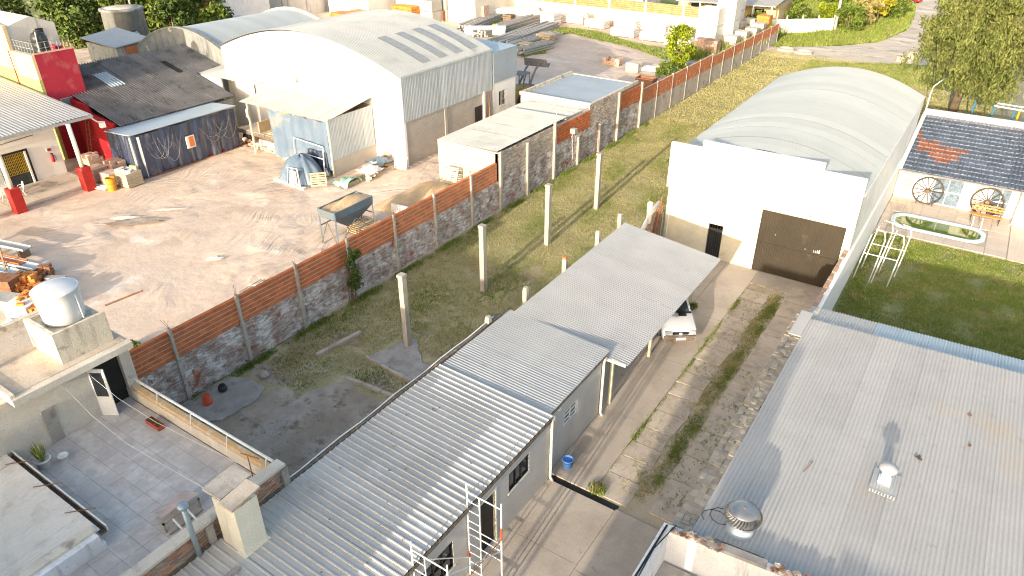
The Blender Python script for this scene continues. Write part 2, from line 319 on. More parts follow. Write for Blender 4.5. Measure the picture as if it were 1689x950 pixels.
def part(mb, name, m, parent, smooth=False, label=None, kind=None, base=None):
    """world-coordinate mesh as part of parent (or local if the parent is rotated)"""
    q = OFF.get(parent.name, (0,0,0))
    o = bpy.data.objects.new(name, mb.mesh(name, m, q, smooth)); C.objects.link(o); o.parent = parent; OFF[o.name] = q
    return tag(o, label, kind=kind)
def solo(mb, name, m, label, cat, base=(0,0,0), group=None, smooth=False, kind=None):
    o = bpy.data.objects.new(name, mb.mesh(name, m, base, smooth)); C.objects.link(o); o.location = base
    return tag(o, label, cat, group, kind)
def struct(mb, name, m, kind='structure', smooth=False):
    o = bpy.data.objects.new(name, mb.mesh(name, m, (0,0,0), smooth)); C.objects.link(o); o['kind'] = kind; return o
def copy_tree(o, loc, rz=None, label=None):
    r = o.copy(); C.objects.link(r); r.location = loc; OFF[r.name] = (0,0,0)
    if rz is not None: r.rotation_euler = (0,0,rz)
    if label: r['label'] = label
    for ch in o.children:
        c = ch.copy(); C.objects.link(c); c.parent = r
        for g2 in ch.children:
            d = g2.copy(); C.objects.link(d); d.parent = c
    return r
def sheets(parent, m, P, U, V, n, pitch=.076, amp=.012, kind='sine', name='roof_sheet', nu=1, arch=None, seg=6, jit=.004, mfn=None, lap=1):
    """n corrugated sheets side by side along V, ribs along U, P = corner; arch(u,v)->offset vector"""
    P, U, V = Vector(P), Vector(U), Vector(V); Nn = U.cross(V).normalized(); Nn = Nn if Nn.z > 0 else -Nn
    if abs(Nn.z) < .01: Nn = Nn if (Nn.x > 0 or Nn.y < 0) else -Nn
    Lv = V.length; w = Lv/n; Vn = V/Lv
    for q in range(lap):
        for k in range(n):
            per = max(1, round(w/pitch)); j0 = random.uniform(-jit, jit)
            if kind == 'sine': vs = [(i/(per*seg), amp*math.sin(2*math.pi*i/seg)) for i in range(per*seg+1)]
            else:
                vs = []
                for i in range(per):
                    for a, h in ((0,0),(.58,0),(.68,amp),(.82,amp),(.92,0),(1.0,0)): 
                        if i and a == 0: continue
                        vs.append(((i+a)/per, h))
            mb = MB(); us = [q/lap + (1/lap+(.012 if q < lap-1 else 0))*i/nu for i in range(nu+1)]
            def pt(u, vv, h):
                v = k*w+vv*w
                p = P+U*u+Vn*v+Nn*(h+j0+(.008 if k%2 else 0)+q*.006)
                if arch: p = arch(u, v/Lv, h+j0)
                return p
            o = 0
            for u in us:
                for vv, h in vs: mb.v.append(tuple(pt(u, vv, h)))
            nn = len(vs)
            for i in range(nu):
                for j in range(nn-1): a = i*nn+j; mb.f.append((a, a+1, a+nn+1, a+nn))
            mm = mfn(k, q) if mfn else m
            part(mb, name, mm, parent, smooth=(kind == 'sine'))
def tufts(name, m, pts, h=(.06,.16), w=.03, blades=4, spread=.08):
    """grass blades as one mesh. pts Nx3"""
    P = np.repeat(np.asarray(pts, float), blades, axis=0); n = len(P)
    a = np.random.rand(n)*6.283; off = np.random.randn(n,2)*spread; hh = np.random.uniform(h[0], h[1], n); ln = np.random.randn(n,2)*.35*hh[:,None]
    b = P.copy(); b[:,:2] += off; dx, dy = np.cos(a)*w, np.sin(a)*w
    v = np.empty((n,3,3)); v[:,0] = b; v[:,0,0] -= dx; v[:,0,1] -= dy; v[:,1] = b; v[:,1,0] += dx; v[:,1,1] += dy
    v[:,2] = b; v[:,2,:2] += ln; v[:,2,2] += hh
    me = bpy.data.meshes.new(name); me.vertices.add(n*3); me.vertices.foreach_set('co', v.ravel()); me.loops.add(n*3); me.loops.foreach_set('vertex_index', np.arange(n*3))
    me.polygons.add(n); me.polygons.foreach_set('loop_start', np.arange(0, n*3, 3)); me.update(calc_edges=True); me.materials.append(M[m])
    return me
def rnd_in(x0, x1, y0, y1, n, z=0):
    return np.stack([np.random.uniform(x0,x1,n), np.random.uniform(y0,y1,n), np.full(n, z)], 1)
def grass(name, m, pts, label=None, **k):
    o = bpy.data.objects.new(name, tufts(name, m, pts, **k)); C.objects.link(o); o['kind'] = 'stuff'
    if label: o['label'] = label; o['category'] = 'grass'
    return o
def leaves(centers, radii, n, size, flat=.6):
    """leaf quads scattered in blobs -> verts, faces arrays"""
    c = np.asarray(centers, float); r = np.asarray(radii, float); idx = np.random.randint(0, len(c), n)
    d = np.random.randn(n,3); d /= np.linalg.norm(d, axis=1)[:,None]; rad = np.random.rand(n)**.45
    p = c[idx]+d*(rad*r[idx])[:,None]*np.array([1,1,flat+.2]); a = np.random.randn(n,3); a /= np.linalg.norm(a,axis=1)[:,None]
    b = np.cross(a, np.random.randn(n,3)); b /= np.linalg.norm(b,axis=1)[:,None]; s = (np.random.uniform(.6,1.3,n)*size)[:,None]
    return np.stack([p-a*s-b*s*.5, p+a*s-b*s*.5, p+a*s+b*s*.5, p-a*s+b*s*.5], 1)
def quad_mesh(name, v, m):
    n = len(v); me = bpy.data.meshes.new(name); me.vertices.add(n*4); me.vertices.foreach_set('co', v.ravel()); me.loops.add(n*4)
    me.loops.foreach_set('vertex_index', np.arange(n*4)); me.polygons.add(n); me.polygons.foreach_set('loop_start', np.arange(0,n*4,4)); me.update(calc_edges=True); me.materials.append(M[m]); return me
def tree(name, label, cat, loc, h, r, m, n=2500, size=.16, trunk=.18, blobs=26, low=.3, group=None, flat=.7, squash=1.0):
    t = thing(name, label, cat, loc, 0, group); cs = []; rs = []
    tr = MB(); x, y, z = loc
    top = (x+random.uniform(-.2,.2), y+random.uniform(-.2,.2), z+h*.8)
    tr.tube([(x,y,z), (x+.05,y,z+h*.35), top], [trunk, trunk*.7, trunk*.2], 8)
    for i in range(blobs):
        a = random.uniform(0, 6.28); hz = random.random(); rr = r*math.sqrt(max(.05, 1-(2*hz-1)**2))*random.uniform(.25, .85)
        c = (math.cos(a)*rr, math.sin(a)*rr*squash, h*(low+(1-low)*hz)*.93); cs.append(c); rs.append(r*random.uniform(.22,.42))
        if i%3 == 0: tr.tube([(x, y, z+h*(low*.7+.1*random.random())), (x+c[0]*.9, y+c[1]*.9, z+c[2])], [trunk*.4, trunk*.1], 5)
    part(tr, 'trunk', 'bark', t, True)
    o = bpy.data.objects.new('crown', quad_mesh('crown', leaves(cs, rs, n, size, flat), m)); C.objects.link(o); o.parent = t
    return t
def sheet_poly(pts, z): 
    mb = MB(); mb.add([(p[0], p[1], z) for p in pts], [tuple(range(len(pts)))]); return mb
exec_order = True
# ================================================================== SETTING
def flat(name, m, x0, x1, y0, y1, z, kind='structure'):
    return struct(MB().add([(x0,y0,z),(x1,y0,z),(x1,y1,z),(x0,y1,z)], [(0,1,2,3)]), name, m, kind)
flat('ground', 'far_ground', -700, 700, -400, 900, -.03)
flat('lot_ground', 'lot_soil', -25.35, 2.0, 10, 99, 0)
YZ = 1.0
mb = MB(); mb.grid(lambda u, v: (-95+69.5*u, 6+92*v, YZ+.03*math.sin(u*61+v*17)*math.sin(v*49)+.025*math.sin(u*190+math.sin(v*60)*2)), 180, 180)
o = struct(mb, 'yard_ground', 'yard_dirt', smooth=True)
flat('yard_bank', 'lot_soil', -95, -25.5, 98, 99, .5)
mb = MB(); mb.box(-95, -25.5, 98, 98.3, -.2, YZ); struct(mb, 'retaining_edge', 'concrete_grey')
def blob_poly(cx, cy, rx, ry, n=18, j=.18, rot=0):
    out = []
    for i in range(n):
        a = 6.2832*i/n; k = 1+random.uniform(-j, j); x, y = rx*k*math.cos(a), ry*k*math.sin(a)
        out.append((cx+x*math.cos(rot)-y*math.sin(rot), cy+x*math.sin(rot)+y*math.cos(rot)))
    return out
def rough(poly, st=.3, j=.10):
    out = []
    for i in range(len(poly)):
        a, b = Vector(poly[i]), Vector(poly[(i+1)%len(poly)]); n = max(1, int((b-a).length/st))
        for k in range(n): q = a.lerp(b, k/n); out.append((q.x+random.uniform(-j,j), q.y+random.uniform(-j,j)))
    return out
# bare soil at the near end of the lot
bare = [(-25.3,10.1),(-14.9,10.1),(-14.9,17.6),(-17.6,17.5),(-18.6,16.9),(-20.6,17.3),(-21.2,16.3),(-21.4,15.2),(-22.6,15.3),(-22.9,14.4),(-24.2,14.2),(-25.3,14.1)]
struct(sheet_poly(rough(bare, .3, .16), .006), 'bare_soil', 'soil_bare')
for (x,y,rx,ry) in [(-23.9,15.6,1.2,.5),(-19.2,18.0,.8,.35),(-16.2,18.6,.9,.7),(-17.0,23.5,.8,1.3),(-22.8,19.6,.9,.5),(-18.9,30.5,.6,1.0)]: struct(sheet_poly(blob_poly(x,y,rx,ry,30,.35), .0062+.0004*(x%1)), 'bare_patch', 'soil_bare')
flat('joint_line', 'concrete_grey', -20.9, -20.84, 11.5, 16.2, .012); flat('joint_line', 'concrete_grey', -24, -15.2, 13.1, 13.15, .012)
# concrete remains in the lot
def slab(name, pts, z0, z1, m, label, cat='slab'):
    pts = rough(pts, .25, .05)
    mb = MB(); mb.prism([(p[0], p[1], z0) for p in pts], (0,0,z1-z0)); c = (sum(p[0] for p in pts)/len(pts), sum(p[1] for p in pts)/len(pts), 0)
    return solo(mb, name, m, label, cat, c)
slab('concrete_pad', [(-20.95,19.15),(-20.4,21.3),(-19.9,21.5),(-19.4,20.9),(-18.9,20.6),(-18.5,20.2),(-17.9,20.2),(-17.95,18.85)], 0, .05, 'concrete_grey', 'broken light grey concrete pad in the grass beside the nearest concrete column')
slab('concrete_pad', [(-25.2,12.1),(-25.1,14.4),(-24.2,14.9),(-23.2,14.8),(-22.8,14.1),(-22.9,12.3),(-23.8,11.6)], 0, .09, 'concrete_grey', 'grey worn concrete pad at the wall foot, under the orange bucket')
for (a, b_, w, lab) in [((-23.05,17.8),(-22.7,20.4),.22,'weathered grey concrete beam lying alone in the grass'),
                        ((-20.7,17.35),(-17.6,17.55),.18,'long low brick footing at the edge of the bare soil'),
                        ((-21.1,19.05),(-17.9,18.75),.14,'thin brick edging along the near side of the pad'),
                        ((-17.5,17.6),(-17.7,19.0),.16,'short crumbling footing leading to the shed roof edge')]:
    d = Vector((b_[0]-a[0], b_[1]-a[1])); rz = math.atan2(d.y, d.x); n = max(1, int(d.length/.5))
    t = thing('footing', lab, 'footing', ((a[0]+b_[0])/2, (a[1]+b_[1])/2, 0))
    if 'beam' in lab:
        mb = MB(); mb.obox(((a[0]+b_[0])/2, (a[1]+b_[1])/2, .09), (d.length, w, .18), rz); part(mb, 'beam', 'concrete_old', t)
    else:
        for i in range(n):
            f = (i+.5)/n; mb = MB(); mb.obox((a[0]+d.x*f, a[1]+d.y*f, .05+random.uniform(-.02,.02)), (d.length/n*.95, w+random.uniform(-.03,.03), .14), rz+random.uniform(-.04,.04)); part(mb, 'stone', 'concrete_old', t)
pts = rnd_in(-24.5,-15.2,11,17,60); DW = ('dead_weeds', 'grass_dry', np.concatenate([p[None,:]+np.random.randn(4,3)*np.array([.10,.10,0]) for p in pts]), (.02,.09))
# driveway: forecourt slabs, main strip, cracked slabs, walkway slabs
drv = thing('driveway', None, None, (-7, 17, 0)); drv['kind'] = 'structure'
flat('driveway_soil', 'strip_soil', -10, -4.0, 2, 38, .004)
def slabrow(x0, x1, ys, z, m, jx=.0, jz=.012, name='slab', gap=.02):
    for i in range(len(ys)-1):
        y0, y1 = ys[i]+gap/2, ys[i+1]-gap/2; q = [random.uniform(-jx, jx) for _ in range(4)]; zz = z+random.uniform(-jz, jz)
        mb = MB(); mb.prism([(x0+q[0], y0, zz-.1), (x1+q[1], y0, zz-.1), (x1+q[2], y1, zz-.1), (x0+q[3], y1, zz-.1)], (0,0,.1)); part(mb, name, m, drv)
slabrow(-9.76, -6.95, [4, 7.5, 10.9, 14.3, 17.12], .05, 'concrete', jz=.004)
slabrow(-6.93, -4.12, [4, 7.2, 10.7, 14.1, 17.2], .05, 'concrete', jz=.004)
slabrow(-9.9, -8.05, [17.42, 22.0, 26.8, 31.4, 37.8], .06, 'concrete', jz=.003)
slabrow(-14.4, -9.92, [21.55, 26.8, 31.4, 37.8], .055, 'concrete', jz=.003)
slabrow(-8.03, -4.2, [36.2, 37.8], .055, 'concrete', jz=.003)
ys = [17.5]; 
while ys[-1] < 35.4: ys.append(ys[-1]+random.uniform(.9, 1.5))
slabrow(-7.98, -6.72, ys, .045, 'concrete_old', jx=.09, jz=.015, gap=.05)
ys = [17.7]
while ys[-1] < 36: ys.append(ys[-1]+random.uniform(1.5, 2.1))
slabrow(-5.92, -4.22, ys, .06, 'concrete_old', jx=.05, jz=.02, gap=.045)
# drain slot across the drive
mb = MB(); mb.box(-9.76, -6.9, 17.12, 17.42, .0055, .0075); struct(mb, 'drain_channel', 'black')
# road, verge beyond
rd = [(-25.6,94.8),(-22,94.2),(-15.8,95.2),(-8,99.5),(-3,100),(30,96),(30,104),(-4,108),(-6,118),(-7.5,135),(-9,160),(-8,210),(-20,210),(-16,160),(-13.2,138),(-12.2,122),(-14,111),(-18,105.3),(-24,100.6),(-27,99.2)]
struct(sheet_poly(rd, .012), 'road', 'road')
vg = [(-27.5,99.4),(-24,100.8),(-18,105.5),(-14.2,111.2),(-12.4,122),(-13.4,138),(-16.2,160),(-60,170),(-60,112)]
struct(sheet_poly(vg, .006), 'verge_ground', 'verge')
struct(sheet_poly([(-8,99.5),(-3,100),(30,96),(30,70),(-3,66),(-4,60),(-16,88)], .006), 'park_ground', 'lot_soil')
# ------------------------------------------------------------ grass (stuff)
grass(DW[0], DW[1], DW[2], h=DW[3], w=.02, spread=.05)
def lot_pts(n):
    p = rnd_in(-25.2, -14.5, 14.5, 62, n); k = (p[:,1] > 17.6)|((p[:,1] > 15.5)&(p[:,0] < -21.6)&(p[:,0] > -24.6))
    pad = (p[:,0] > -21)&(p[:,0] < -17.9)&(p[:,1] > 18.8)&(p[:,1] < 21); return p[k&~pad]
grass('lot_grass', 'grass_dry', lot_pts(34000), h=(.03,.11), w=.022, spread=.12)
grass('lot_grass', 'grass_dry', rnd_in(-25.2, 1, 60, 97, 22000), h=(.04,.16), w=.05, spread=.25)
p = lot_pts(26000); s_ = np.sin(p[:,0]*1.3+2)*np.sin(p[:,1]*.55+p[:,0]*.4)+np.random.randn(len(p))*.35
grass('green_grass', 'grass_green', p[(s_ > .55)], h=(.05,.15), w=.025, spread=.10)
yy = np.random.uniform(12.5, 60, 2600); p = np.stack([-25.2+np.abs(np.random.randn(2600))*.16, yy, np.zeros(2600)], 1)
grass('wall_foot_weeds', 'grass_green', p[(np.sin(yy*1.7)+np.random.randn(2600)*.5) > .0], h=(.08,.28), w=.03, spread=.07)
def line_weeds(x, y0, y1, n, sp, thr, m='grass_green', h=(.06,.2)):
    y = np.random.uniform(y0, y1, n); k = (np.sin(y*2.1+x)+.7*np.sin(y*5.3)+np.random.randn(n)*.3) > thr
    p = np.stack([x+np.random.randn(n)*sp, y, np.full(n, .03)], 1)[k]; grass('drive_weeds', m, p, h=h, w=.025, spread=.05)
def patchy(x0, sx, y0, y1, n, m, h, k=14, seed=3, w=.022, z=.03):
    rs = np.random.RandomState(seed); c = rs.uniform(y0, y1, k); sz = rs.uniform(.15, .8, k); i_ = rs.randint(0, k, n)
    y = c[i_]+rs.randn(n)*sz[i_]*1.3; x = x0+rs.randn(n)*sx*(.5+rs.rand(k))[i_]+(rs.randn(k)*sx*.5)[i_]
    q = (y > y0)&(y < y1); grass('drive_weeds', m, np.stack([x, y, np.full(n, z)], 1)[q], h=h, w=w, spread=.05)
patchy(-8.0, .05, 17.6, 34, 420, 'grass_bright', (.03,.12), 9, 4)
patchy(-8.0, .03, 17.6, 36, 120, 'grass_green', (.02,.07), 40, 14)
patchy(-6.25, .13, 18, 36, 1300, 'grass_green', (.03,.09), 16, 5); patchy(-6.45, .22, 18, 37, 2400, 'grass_dry', (.02,.07), 26, 6); patchy(-7.2, .5, 18, 36, 500, 'grass_dry', (.03,.08), 26, 9)
patchy(-4.9, .5, 18, 28, 260, 'grass_green', (.03,.10), 9, 7, z=.06)
grass('drive_weeds', 'grass_bright', np.stack([-7.95+np.random.randn(160)*.12, 17.7+np.random.randn(160)*.1, np.full(160,.03)], 1), h=(.06,.2), w=.025)
grass('drive_weeds', 'grass_green', np.stack([-9.8+np.random.randn(60)*.05, 31.9+np.random.randn(60)*.12, np.full(60,.06)], 1), h=(.1,.3), w=.03)
# right-hand garden
flat('garden_ground', 'lawn_soil', -3.55, 26, 29, 47.4, .008)
p = rnd_in(-3.4, 14, 29.3, 47.3, 52000, .01); bare_k = (np.sin(p[:,0]*1.9)*np.sin(p[:,1]*1.1+1)+np.random.randn(len(p))*.3 > .62)|((np.hypot(p[:,0]+1.9, (p[:,1]-42.3)*.7) < 1.2+np.random.randn(len(p))*.3))
grass('lawn', 'grass_bright', p[~bare_k], h=(.04,.14), w=.022, spread=.07, blades=3)
q_ = rnd_in(-3.4,14,29.3,47.3,16000,.01); q_ = q_[(np.sin(q_[:,0]*2.3+1)*np.sin(q_[:,1]*1.7)+np.random.randn(len(q_))*.5) > .5]; grass('dry_lawn', 'grass_dry', q_, h=(.04,.15), w=.022, spread=.09, blades=4)
for (c, n, h) in [((-1.6,41),0,0)]: pass
# verge grass and park grass
def in_poly(p, poly):
    k = np.zeros(len(p), bool); n = len(poly)
    for i in range(n):
        (x1,y1),(x2,y2) = poly[i], poly[(i+1)%n]
        c = ((y1 > p[:,1]) != (y2 > p[:,1])) & (p[:,0] < (x2-x1)*(p[:,1]-y1)/((y2-y1) or 1e-9)+x1); k ^= c
    return k
p = rnd_in(-34, -11, 99, 150, 26000); p = p[in_poly(p, vg)]
grass('verge_grass', 'grass_bright', p, h=(.12,.45), w=.07, spread=.2, blades=3)
p = rnd_in(-8, 12, 60, 74, 9000); grass('park_grass', 'grass_green', p, h=(.06,.2), w=.05, spread=.2, blades=3)
p = rnd_in(-19, -4, 88, 99, 5000); p = p[~in_poly(p, rd)]; grass('verge_grass', 'grass_green', p, h=(.06,.2), w=.05, spread=.2, blades=3)
# grass strips inside the yard (far end)
strip = [(-52,66),(-38,78.5),(-33,77),(-34,81),(-42,86),(-60,84),(-66,74)]
P_ = [G(x, y, YZ) for x, y in [(860,95),(880,62),(930,45),(985,52),(1040,70),(1105,82),(1100,100),(1040,78),(985,66),(940,55),(905,62),(900,88)]]
p = rnd_in(-70, -30, 50, 95, 60000, YZ+.02); p = p[in_poly(p, [(q.x, q.y) for q in P_])]
struct(sheet_poly([(q.x, q.y) for q in P_], YZ+.07), 'yard_verge', 'verge')
grass('yard_grass', 'grass_bright', p, h=(.05,.25), w=.05, spread=.2, blades=3)
P2 = [G(x, y, YZ) for x, y in [(790,40),(830,25),(870,42),(860,70),(800,60)]]
struct(sheet_poly([(q.x, q.y) for q in P2], YZ+.07), 'yard_verge', 'verge')

# ================================================================== LOT BOUNDARY WALL (X=-25.4)
WX = -25.4
bmesh_cache = {}
def bx(sx, sy, sz, m):
    k = (sx, sy, sz, m)
    if k not in bmesh_cache: bmesh_cache[k] = MB().box(-sx/2, sx/2, -sy/2, sy/2, -sz/2, sz/2).mesh('piece', m)
    return bmesh_cache[k]
def rubble_face(y0, y1, z0, z1, x, bl=.25, bh=.075, d=.05):
    mb = MB(); z = z0; r = 0
    while z < z1-.03:
        y = y0-(r%2)*bl/2
        while y < y1-.05:
            a, b = max(y, y0)+.006, min(y+bl, y1)-.006
            if b-a > .04 and random.random() > .012: mb.box(x-d, x+random.uniform(-.008,.012), a, b, z+.005, min(z+bh, z1)-.006)
            y += bl
        z += bh; r += 1
    return mb
wall = thing('boundary_wall', 'long brick boundary wall, orange hollow bricks over whitewashed old brickwork, beside the grass lot', 'wall', (WX, 24, 0))
part(MB().box(WX-.28, WX-.045, 9.6, 36.5, 0, 2.16), 'wall_core', 'mortar', wall)
part(rubble_face(9.7, 36.5, 0, 2.16, WX, d=.06), 'old_brickwork', 'brick_white', wall, kind='stuff')
part(MB().box(WX-.225, WX-.035, 9.6, 36.3, 2.16, 3.43), 'mortar_core', 'mortar', wall)
orow = []
for r in range(6):
    y = 9.6+(.17 if r%2 else 0)
    while y < 36.2: orow.append((y, r)); y += .345
orow.sort(); bo = bx(.19, .334, .178, 'brick_orange'); rest = MB()
for i, (y, r) in enumerate(orow):
    z = 2.16+.225*r+.112; yc = min(y+.17, 36.15); x = WX-.115+random.uniform(-.004,.006)
    if i < 296: inst('brick', bo, wall, (x, yc, z))
    elif r == 5 and random.random() < .05: pass
    else: rest.box(x-.095, x+.095, yc-.167, yc+.167, z-.089, z+.089)
part(rest, 'brickwork', 'brick_orange_far', wall, kind='stuff')
posts = [(9.3,3.7),(12.47,3.72),(15.78,3.7),(19.18,3.72),(22.62,3.7),(26.23,3.66),(29.75,3.66),(33.4,3.62)]
for i, (y, h) in enumerate(posts):
    part(MB().box(WX-.02, WX+.15, y-.08, y+.08, 0, 2.2).box(WX-.03, WX+.10, y-.06, y+.06, 2.2, h), 'post', 'post_concrete', wall)
    mb = MB()
    for k in range(3): mb.tube([(WX+.04, y-.03+.03*k, h), (WX+.04+random.uniform(-.2,.2), y+random.uniform(-.15,.15), h+random.uniform(.2,.42))], .008, 4)
    part(mb, 'rebar', 'rust', wall)
# rows of the plinth
part(MB().box(WX+.0, WX+.12, 20.4, 36.5, 0, .16), 'plinth', 'concrete_old', wall)
# ---------------- sheds against the wall
def rough_shed(name, label, y0, y1, x0, ztop, roofm, lip=.0, front='rough_block'):
    t = thing(name, label, 'shed', ((x0+WX)/2, y0, YZ))
    part(MB().box(x0, WX-.06, y0, y0+.2, YZ-.05, ztop).box(x0, x0+.2, y0+.2, y1, YZ-.05, ztop).box(x0+.2, WX-.06, y1-.2, y1, YZ-.05, ztop), 'wall', front, t)
    return t
s1 = rough_shed('block_shed', 'cream block shed with pale metal roof, nearer of two by the boundary wall', 36.5, 45.6, -30.5, 4.12, 'galv')
part(MB().box(WX-.28, WX-.05, 36.5, 47.9, 0, 4.05), 'side_wall', 'mortar_dark', s1)
part(rubble_face(36.6, 43.7, 0, 2.3, WX, bh=.085, bl=.28), 'old_brickwork', 'brick_white', s1, kind='stuff')
part(rubble_face(36.6, 43.7, 2.3, 4.1, WX, bh=.085, bl=.28), 'rough_brickwork', 'brick_rough', s1, kind='stuff')
sheets(s1, 'roof_white', (-30.45, 36.4, 4.16), (5.0,0,.10), (0,9.2,0), 9, pitch=.09, amp=.012)
part(MB().box(-27.9, -26.3, 36.44, 36.5, YZ, 2.4), 'patch', 'concrete_grey', s1)
s2a = thing('low_shed', 'low white-roofed shed between the two block sheds, orange brick infill on its lot side', 'shed', (-28, 47, YZ))
sheets(s2a, 'roof_white', (-30.9, 45.62, 3.95), (5.2,0,.02), (0,6.9,0), 7, pitch=.09, amp=.012)
part(MB().box(-30.9, -30.7, 45.7, 52.4, YZ-.05, 3.9), 'wall', 'plaster_old', s2a)
part(MB().box(WX-.28, WX-.05, 47.9, 52.4, 0, 3.95), 'side_wall', 'mortar', s2a)
part(rubble_face(43.7, 52.4, 0, 2.55, WX, bl=.28, bh=.085), 'old_brickwork', 'brick_white', s2a, kind='stuff')
part(MB().box(WX-.05, WX-.02, 43.75, 50.0, 2.56, 4.0), 'mortar_bed', 'mortar', s2a)
b6 = bx(.09, .37, .185, 'brick_orange')
for r in range(6):
    y = 43.9+(.19 if r%2 else 0)
    while y < 49.0: inst('brick', b6, s2a, (WX-.01+random.uniform(-.004,.008), y+.18, 2.68+.225*r)); y += .385
s2 = rough_shed('block_shed', 'cream block shed with blue-grey rimmed roof, farther of two by the boundary wall', 49.3, 57.9, -32.0, 4.15, 'galv', front='plaster_old')
part(MB().box(WX-.28, WX-.05, 52.4, 58.4, 0, 4.1), 'side_wall', 'mortar_dark', s2)
part(rubble_face(49.0, 54.0, 2.56, 4.35, WX+.02, bl=.28, bh=.085), 'rough_brickwork', 'brick_rough', s2, kind='stuff')
part(MB().add([(-31.8,49.5,4.1),(WX-.2,49.5,4.1),(WX-.2,57.7,4.1),(-31.8,57.7,4.1)], [(0,1,2,3)]), 'roof', 'sheet_blue_grey', s2)
part(MB().box(-32.05, WX, 49.2, 49.4, 4.1, 4.38).box(-32.05, -31.85, 49.4, 57.7, 4.1, 4.35).box(WX-.2, WX+.01, 49.4, 57.9, 4.1, 4.36), 'roof_rim', 'plaster_old', s2)
for r in range(6):
    for i in range(12): inst('brick', b6, s2, (WX+.0+random.uniform(-.004,.008), 54.25+i*.375+(.1 if r%2 else 0), 2.68+.225*r))
part(rubble_face(52.4, 58.6, 0, 2.55, WX, bl=.3, bh=.09), 'old_brickwork', 'brick_white', s2, kind='stuff')
tp = [(36.6,4.2),(39.93,3.9),(43.6,4.35),(47.25,2.3),(50.8,2.4),(54.1,4.2),(58.6,4.1)]
for i, (y, h) in enumerate(tp): part(MB().box(WX-.0, WX+.19, y-.1, y+.1, 0, h), 'post', 'fence_post' if i not in (0,2,5) else 'col_concrete', [s1,s1,s1,s2a,s2a,s2,s2][i])
mb = MB().tube([(WX+.1,43.7,4.35),(WX+.1,43.75,4.9),(WX-.1,43.8,5.15),(WX-.4,43.8,5.1)], .03, 6); part(mb, 'bent_pipe', 'gutter_grey', s1)
# ---------------- far fence
ff = thing('far_fence', 'long far boundary fence of orange brick over grey concrete panels, reaching to the dirt road', 'wall', (WX, 80, 0))
fy = [58.7+3.62*i for i in range(13)]; 
for i in range(12):
    y0, y1 = fy[i], fy[i+1]; zb = 1.95-.04*i; n_r = 6 if i < 5 else 5
    part(MB().box(WX-.16, WX-.02, y0+.08, y1-.08, 0, zb), 'panel', 'brick_rough', ff)
    part(MB().box(WX-.15, WX-.045, y0+.08, y1-.08, zb, zb+.225*n_r), 'mortar_bed', 'mortar', ff)
    mb = MB()
    for r in range(n_r):
        y = y0+.1
        while y < y1-.2: mb.box(WX-.16, WX-.005+random.uniform(-.01,.01), y, min(y+.33, y1-.09), zb+.225*r+.03, zb+.225*r+.205); y += .345
    part(mb, 'brickwork', 'brick_orange_far', ff, kind='stuff')
    part(MB().box(WX-.1, WX+.035, y1-.06, y1+.06, 0, zb+.225*n_r+.1), 'post', 'fence_post', ff)
# ---------------- free-standing columns in the lot
cy = [20.9, 27.25, 34.0, 40.5]
labs = ['tall concrete column at the edge of the broken pad, lower half shaded, nearest of the row', 'tall concrete column second nearest, standing in the open grass', 'tall concrete column with rusty ladder-like ironwork above it, third from the near end', 'tall concrete column farthest from the near end of the row']
for i, y in enumerate(cy):
    t = thing('column', labs[i], 'column', (-20.05, y, 0), group='concrete columns in a row down the grass lot')
    part(MB().prism([(-20.19,y-.14,0),(-19.91,y-.14,0),(-19.91,y+.14,0),(-20.19,y+.14,0)], (0,0,3.85)), 'shaft', 'col_concrete', t)
    part(MB().box(-20.22, -19.88, y-.17, y+.17, 3.85, 4.0), 'cap', 'col_concrete', t)
mb = MB(); 
for k in range(7): mb.obox((WX+.55-.02*k, 45.6, 1.2+.28*k), (.05, .05, .3), 0, .3 if k%2 else -.3)
mb.box(WX+.35, WX+.75, 45.4, 45.8, 3.1, 3.45)
solo(mb, 'iron_bracket', 'post_concrete', 'twisted pale iron bracket with a box on top fixed in front of the shed wall', 'bracket', (WX+.5,45.6,0))
# climbing plant
t = thing('climbing_plant', 'dark green climber on a post of the orange-brick wall', 'plant', (WX+.25, 22.3, 0))
mb = MB(); 
for k in range(7): mb.tube([(WX+.15+.05*k, 22.2+.06*k, 0), (WX+.1+random.uniform(0,.2), 22.4+random.uniform(-.2,.3), 1.2), (WX+.1, 22.5+random.uniform(-.3,.3), 2.4)], .025, 5)
part(mb, 'stem', 'bark', t)
cs = [(.25+random.uniform(-.1,.2), .1+random.uniform(-.35,.35), random.uniform(.7,3.4)) for _ in range(22)]
o = bpy.data.objects.new('foliage', quad_mesh('foliage', leaves(cs, [.25]*22, 1400, .055), 'leaf_dark')); C.objects.link(o); o.parent = t
# small plants, buckets
def bucket(name, m, label, loc, r=.16, h=.36, inv=False, mi='dark_interior', cat='bucket'):
    t = thing(name, label, cat, loc); x, y, z = loc
    a, b = (r, r*.78) if inv else (r*.78, r)
    if inv: part(MB().lathe([(a*1.06,0),(a*1.06,.03),(a,.04),(b,h),(b*.9,h+.005)], loc), 'body', m, t, True)
    else:
        part(MB().lathe([(a*.9,.0),(a,.01),(b,h-.03),(b*1.07,h-.03),(b*1.07,h),(b*.93,h),(b*.9,h-.12)], loc), 'body', m, t, True)
        hb = MB(); hb.tube([(x+b*math.cos(u), y+b*.35*math.sin(u)-.0, z+h*.85-b*.5*abs(math.sin(u))) for u in [math.pi*i/8 for i in range(9)]], .008, 5); part(hb, 'handle', 'steel', t)
    return t
bucket('bucket', 'bucket_orange', 'orange bucket upside down on the worn pad by the boundary wall', (-24.35,12.7,.09), .2, .42, True)
bucket('bucket', 'bucket_blue', 'blue and white paint bucket beside the grey office wall', (-9.45,18.05,.06), .21, .42)
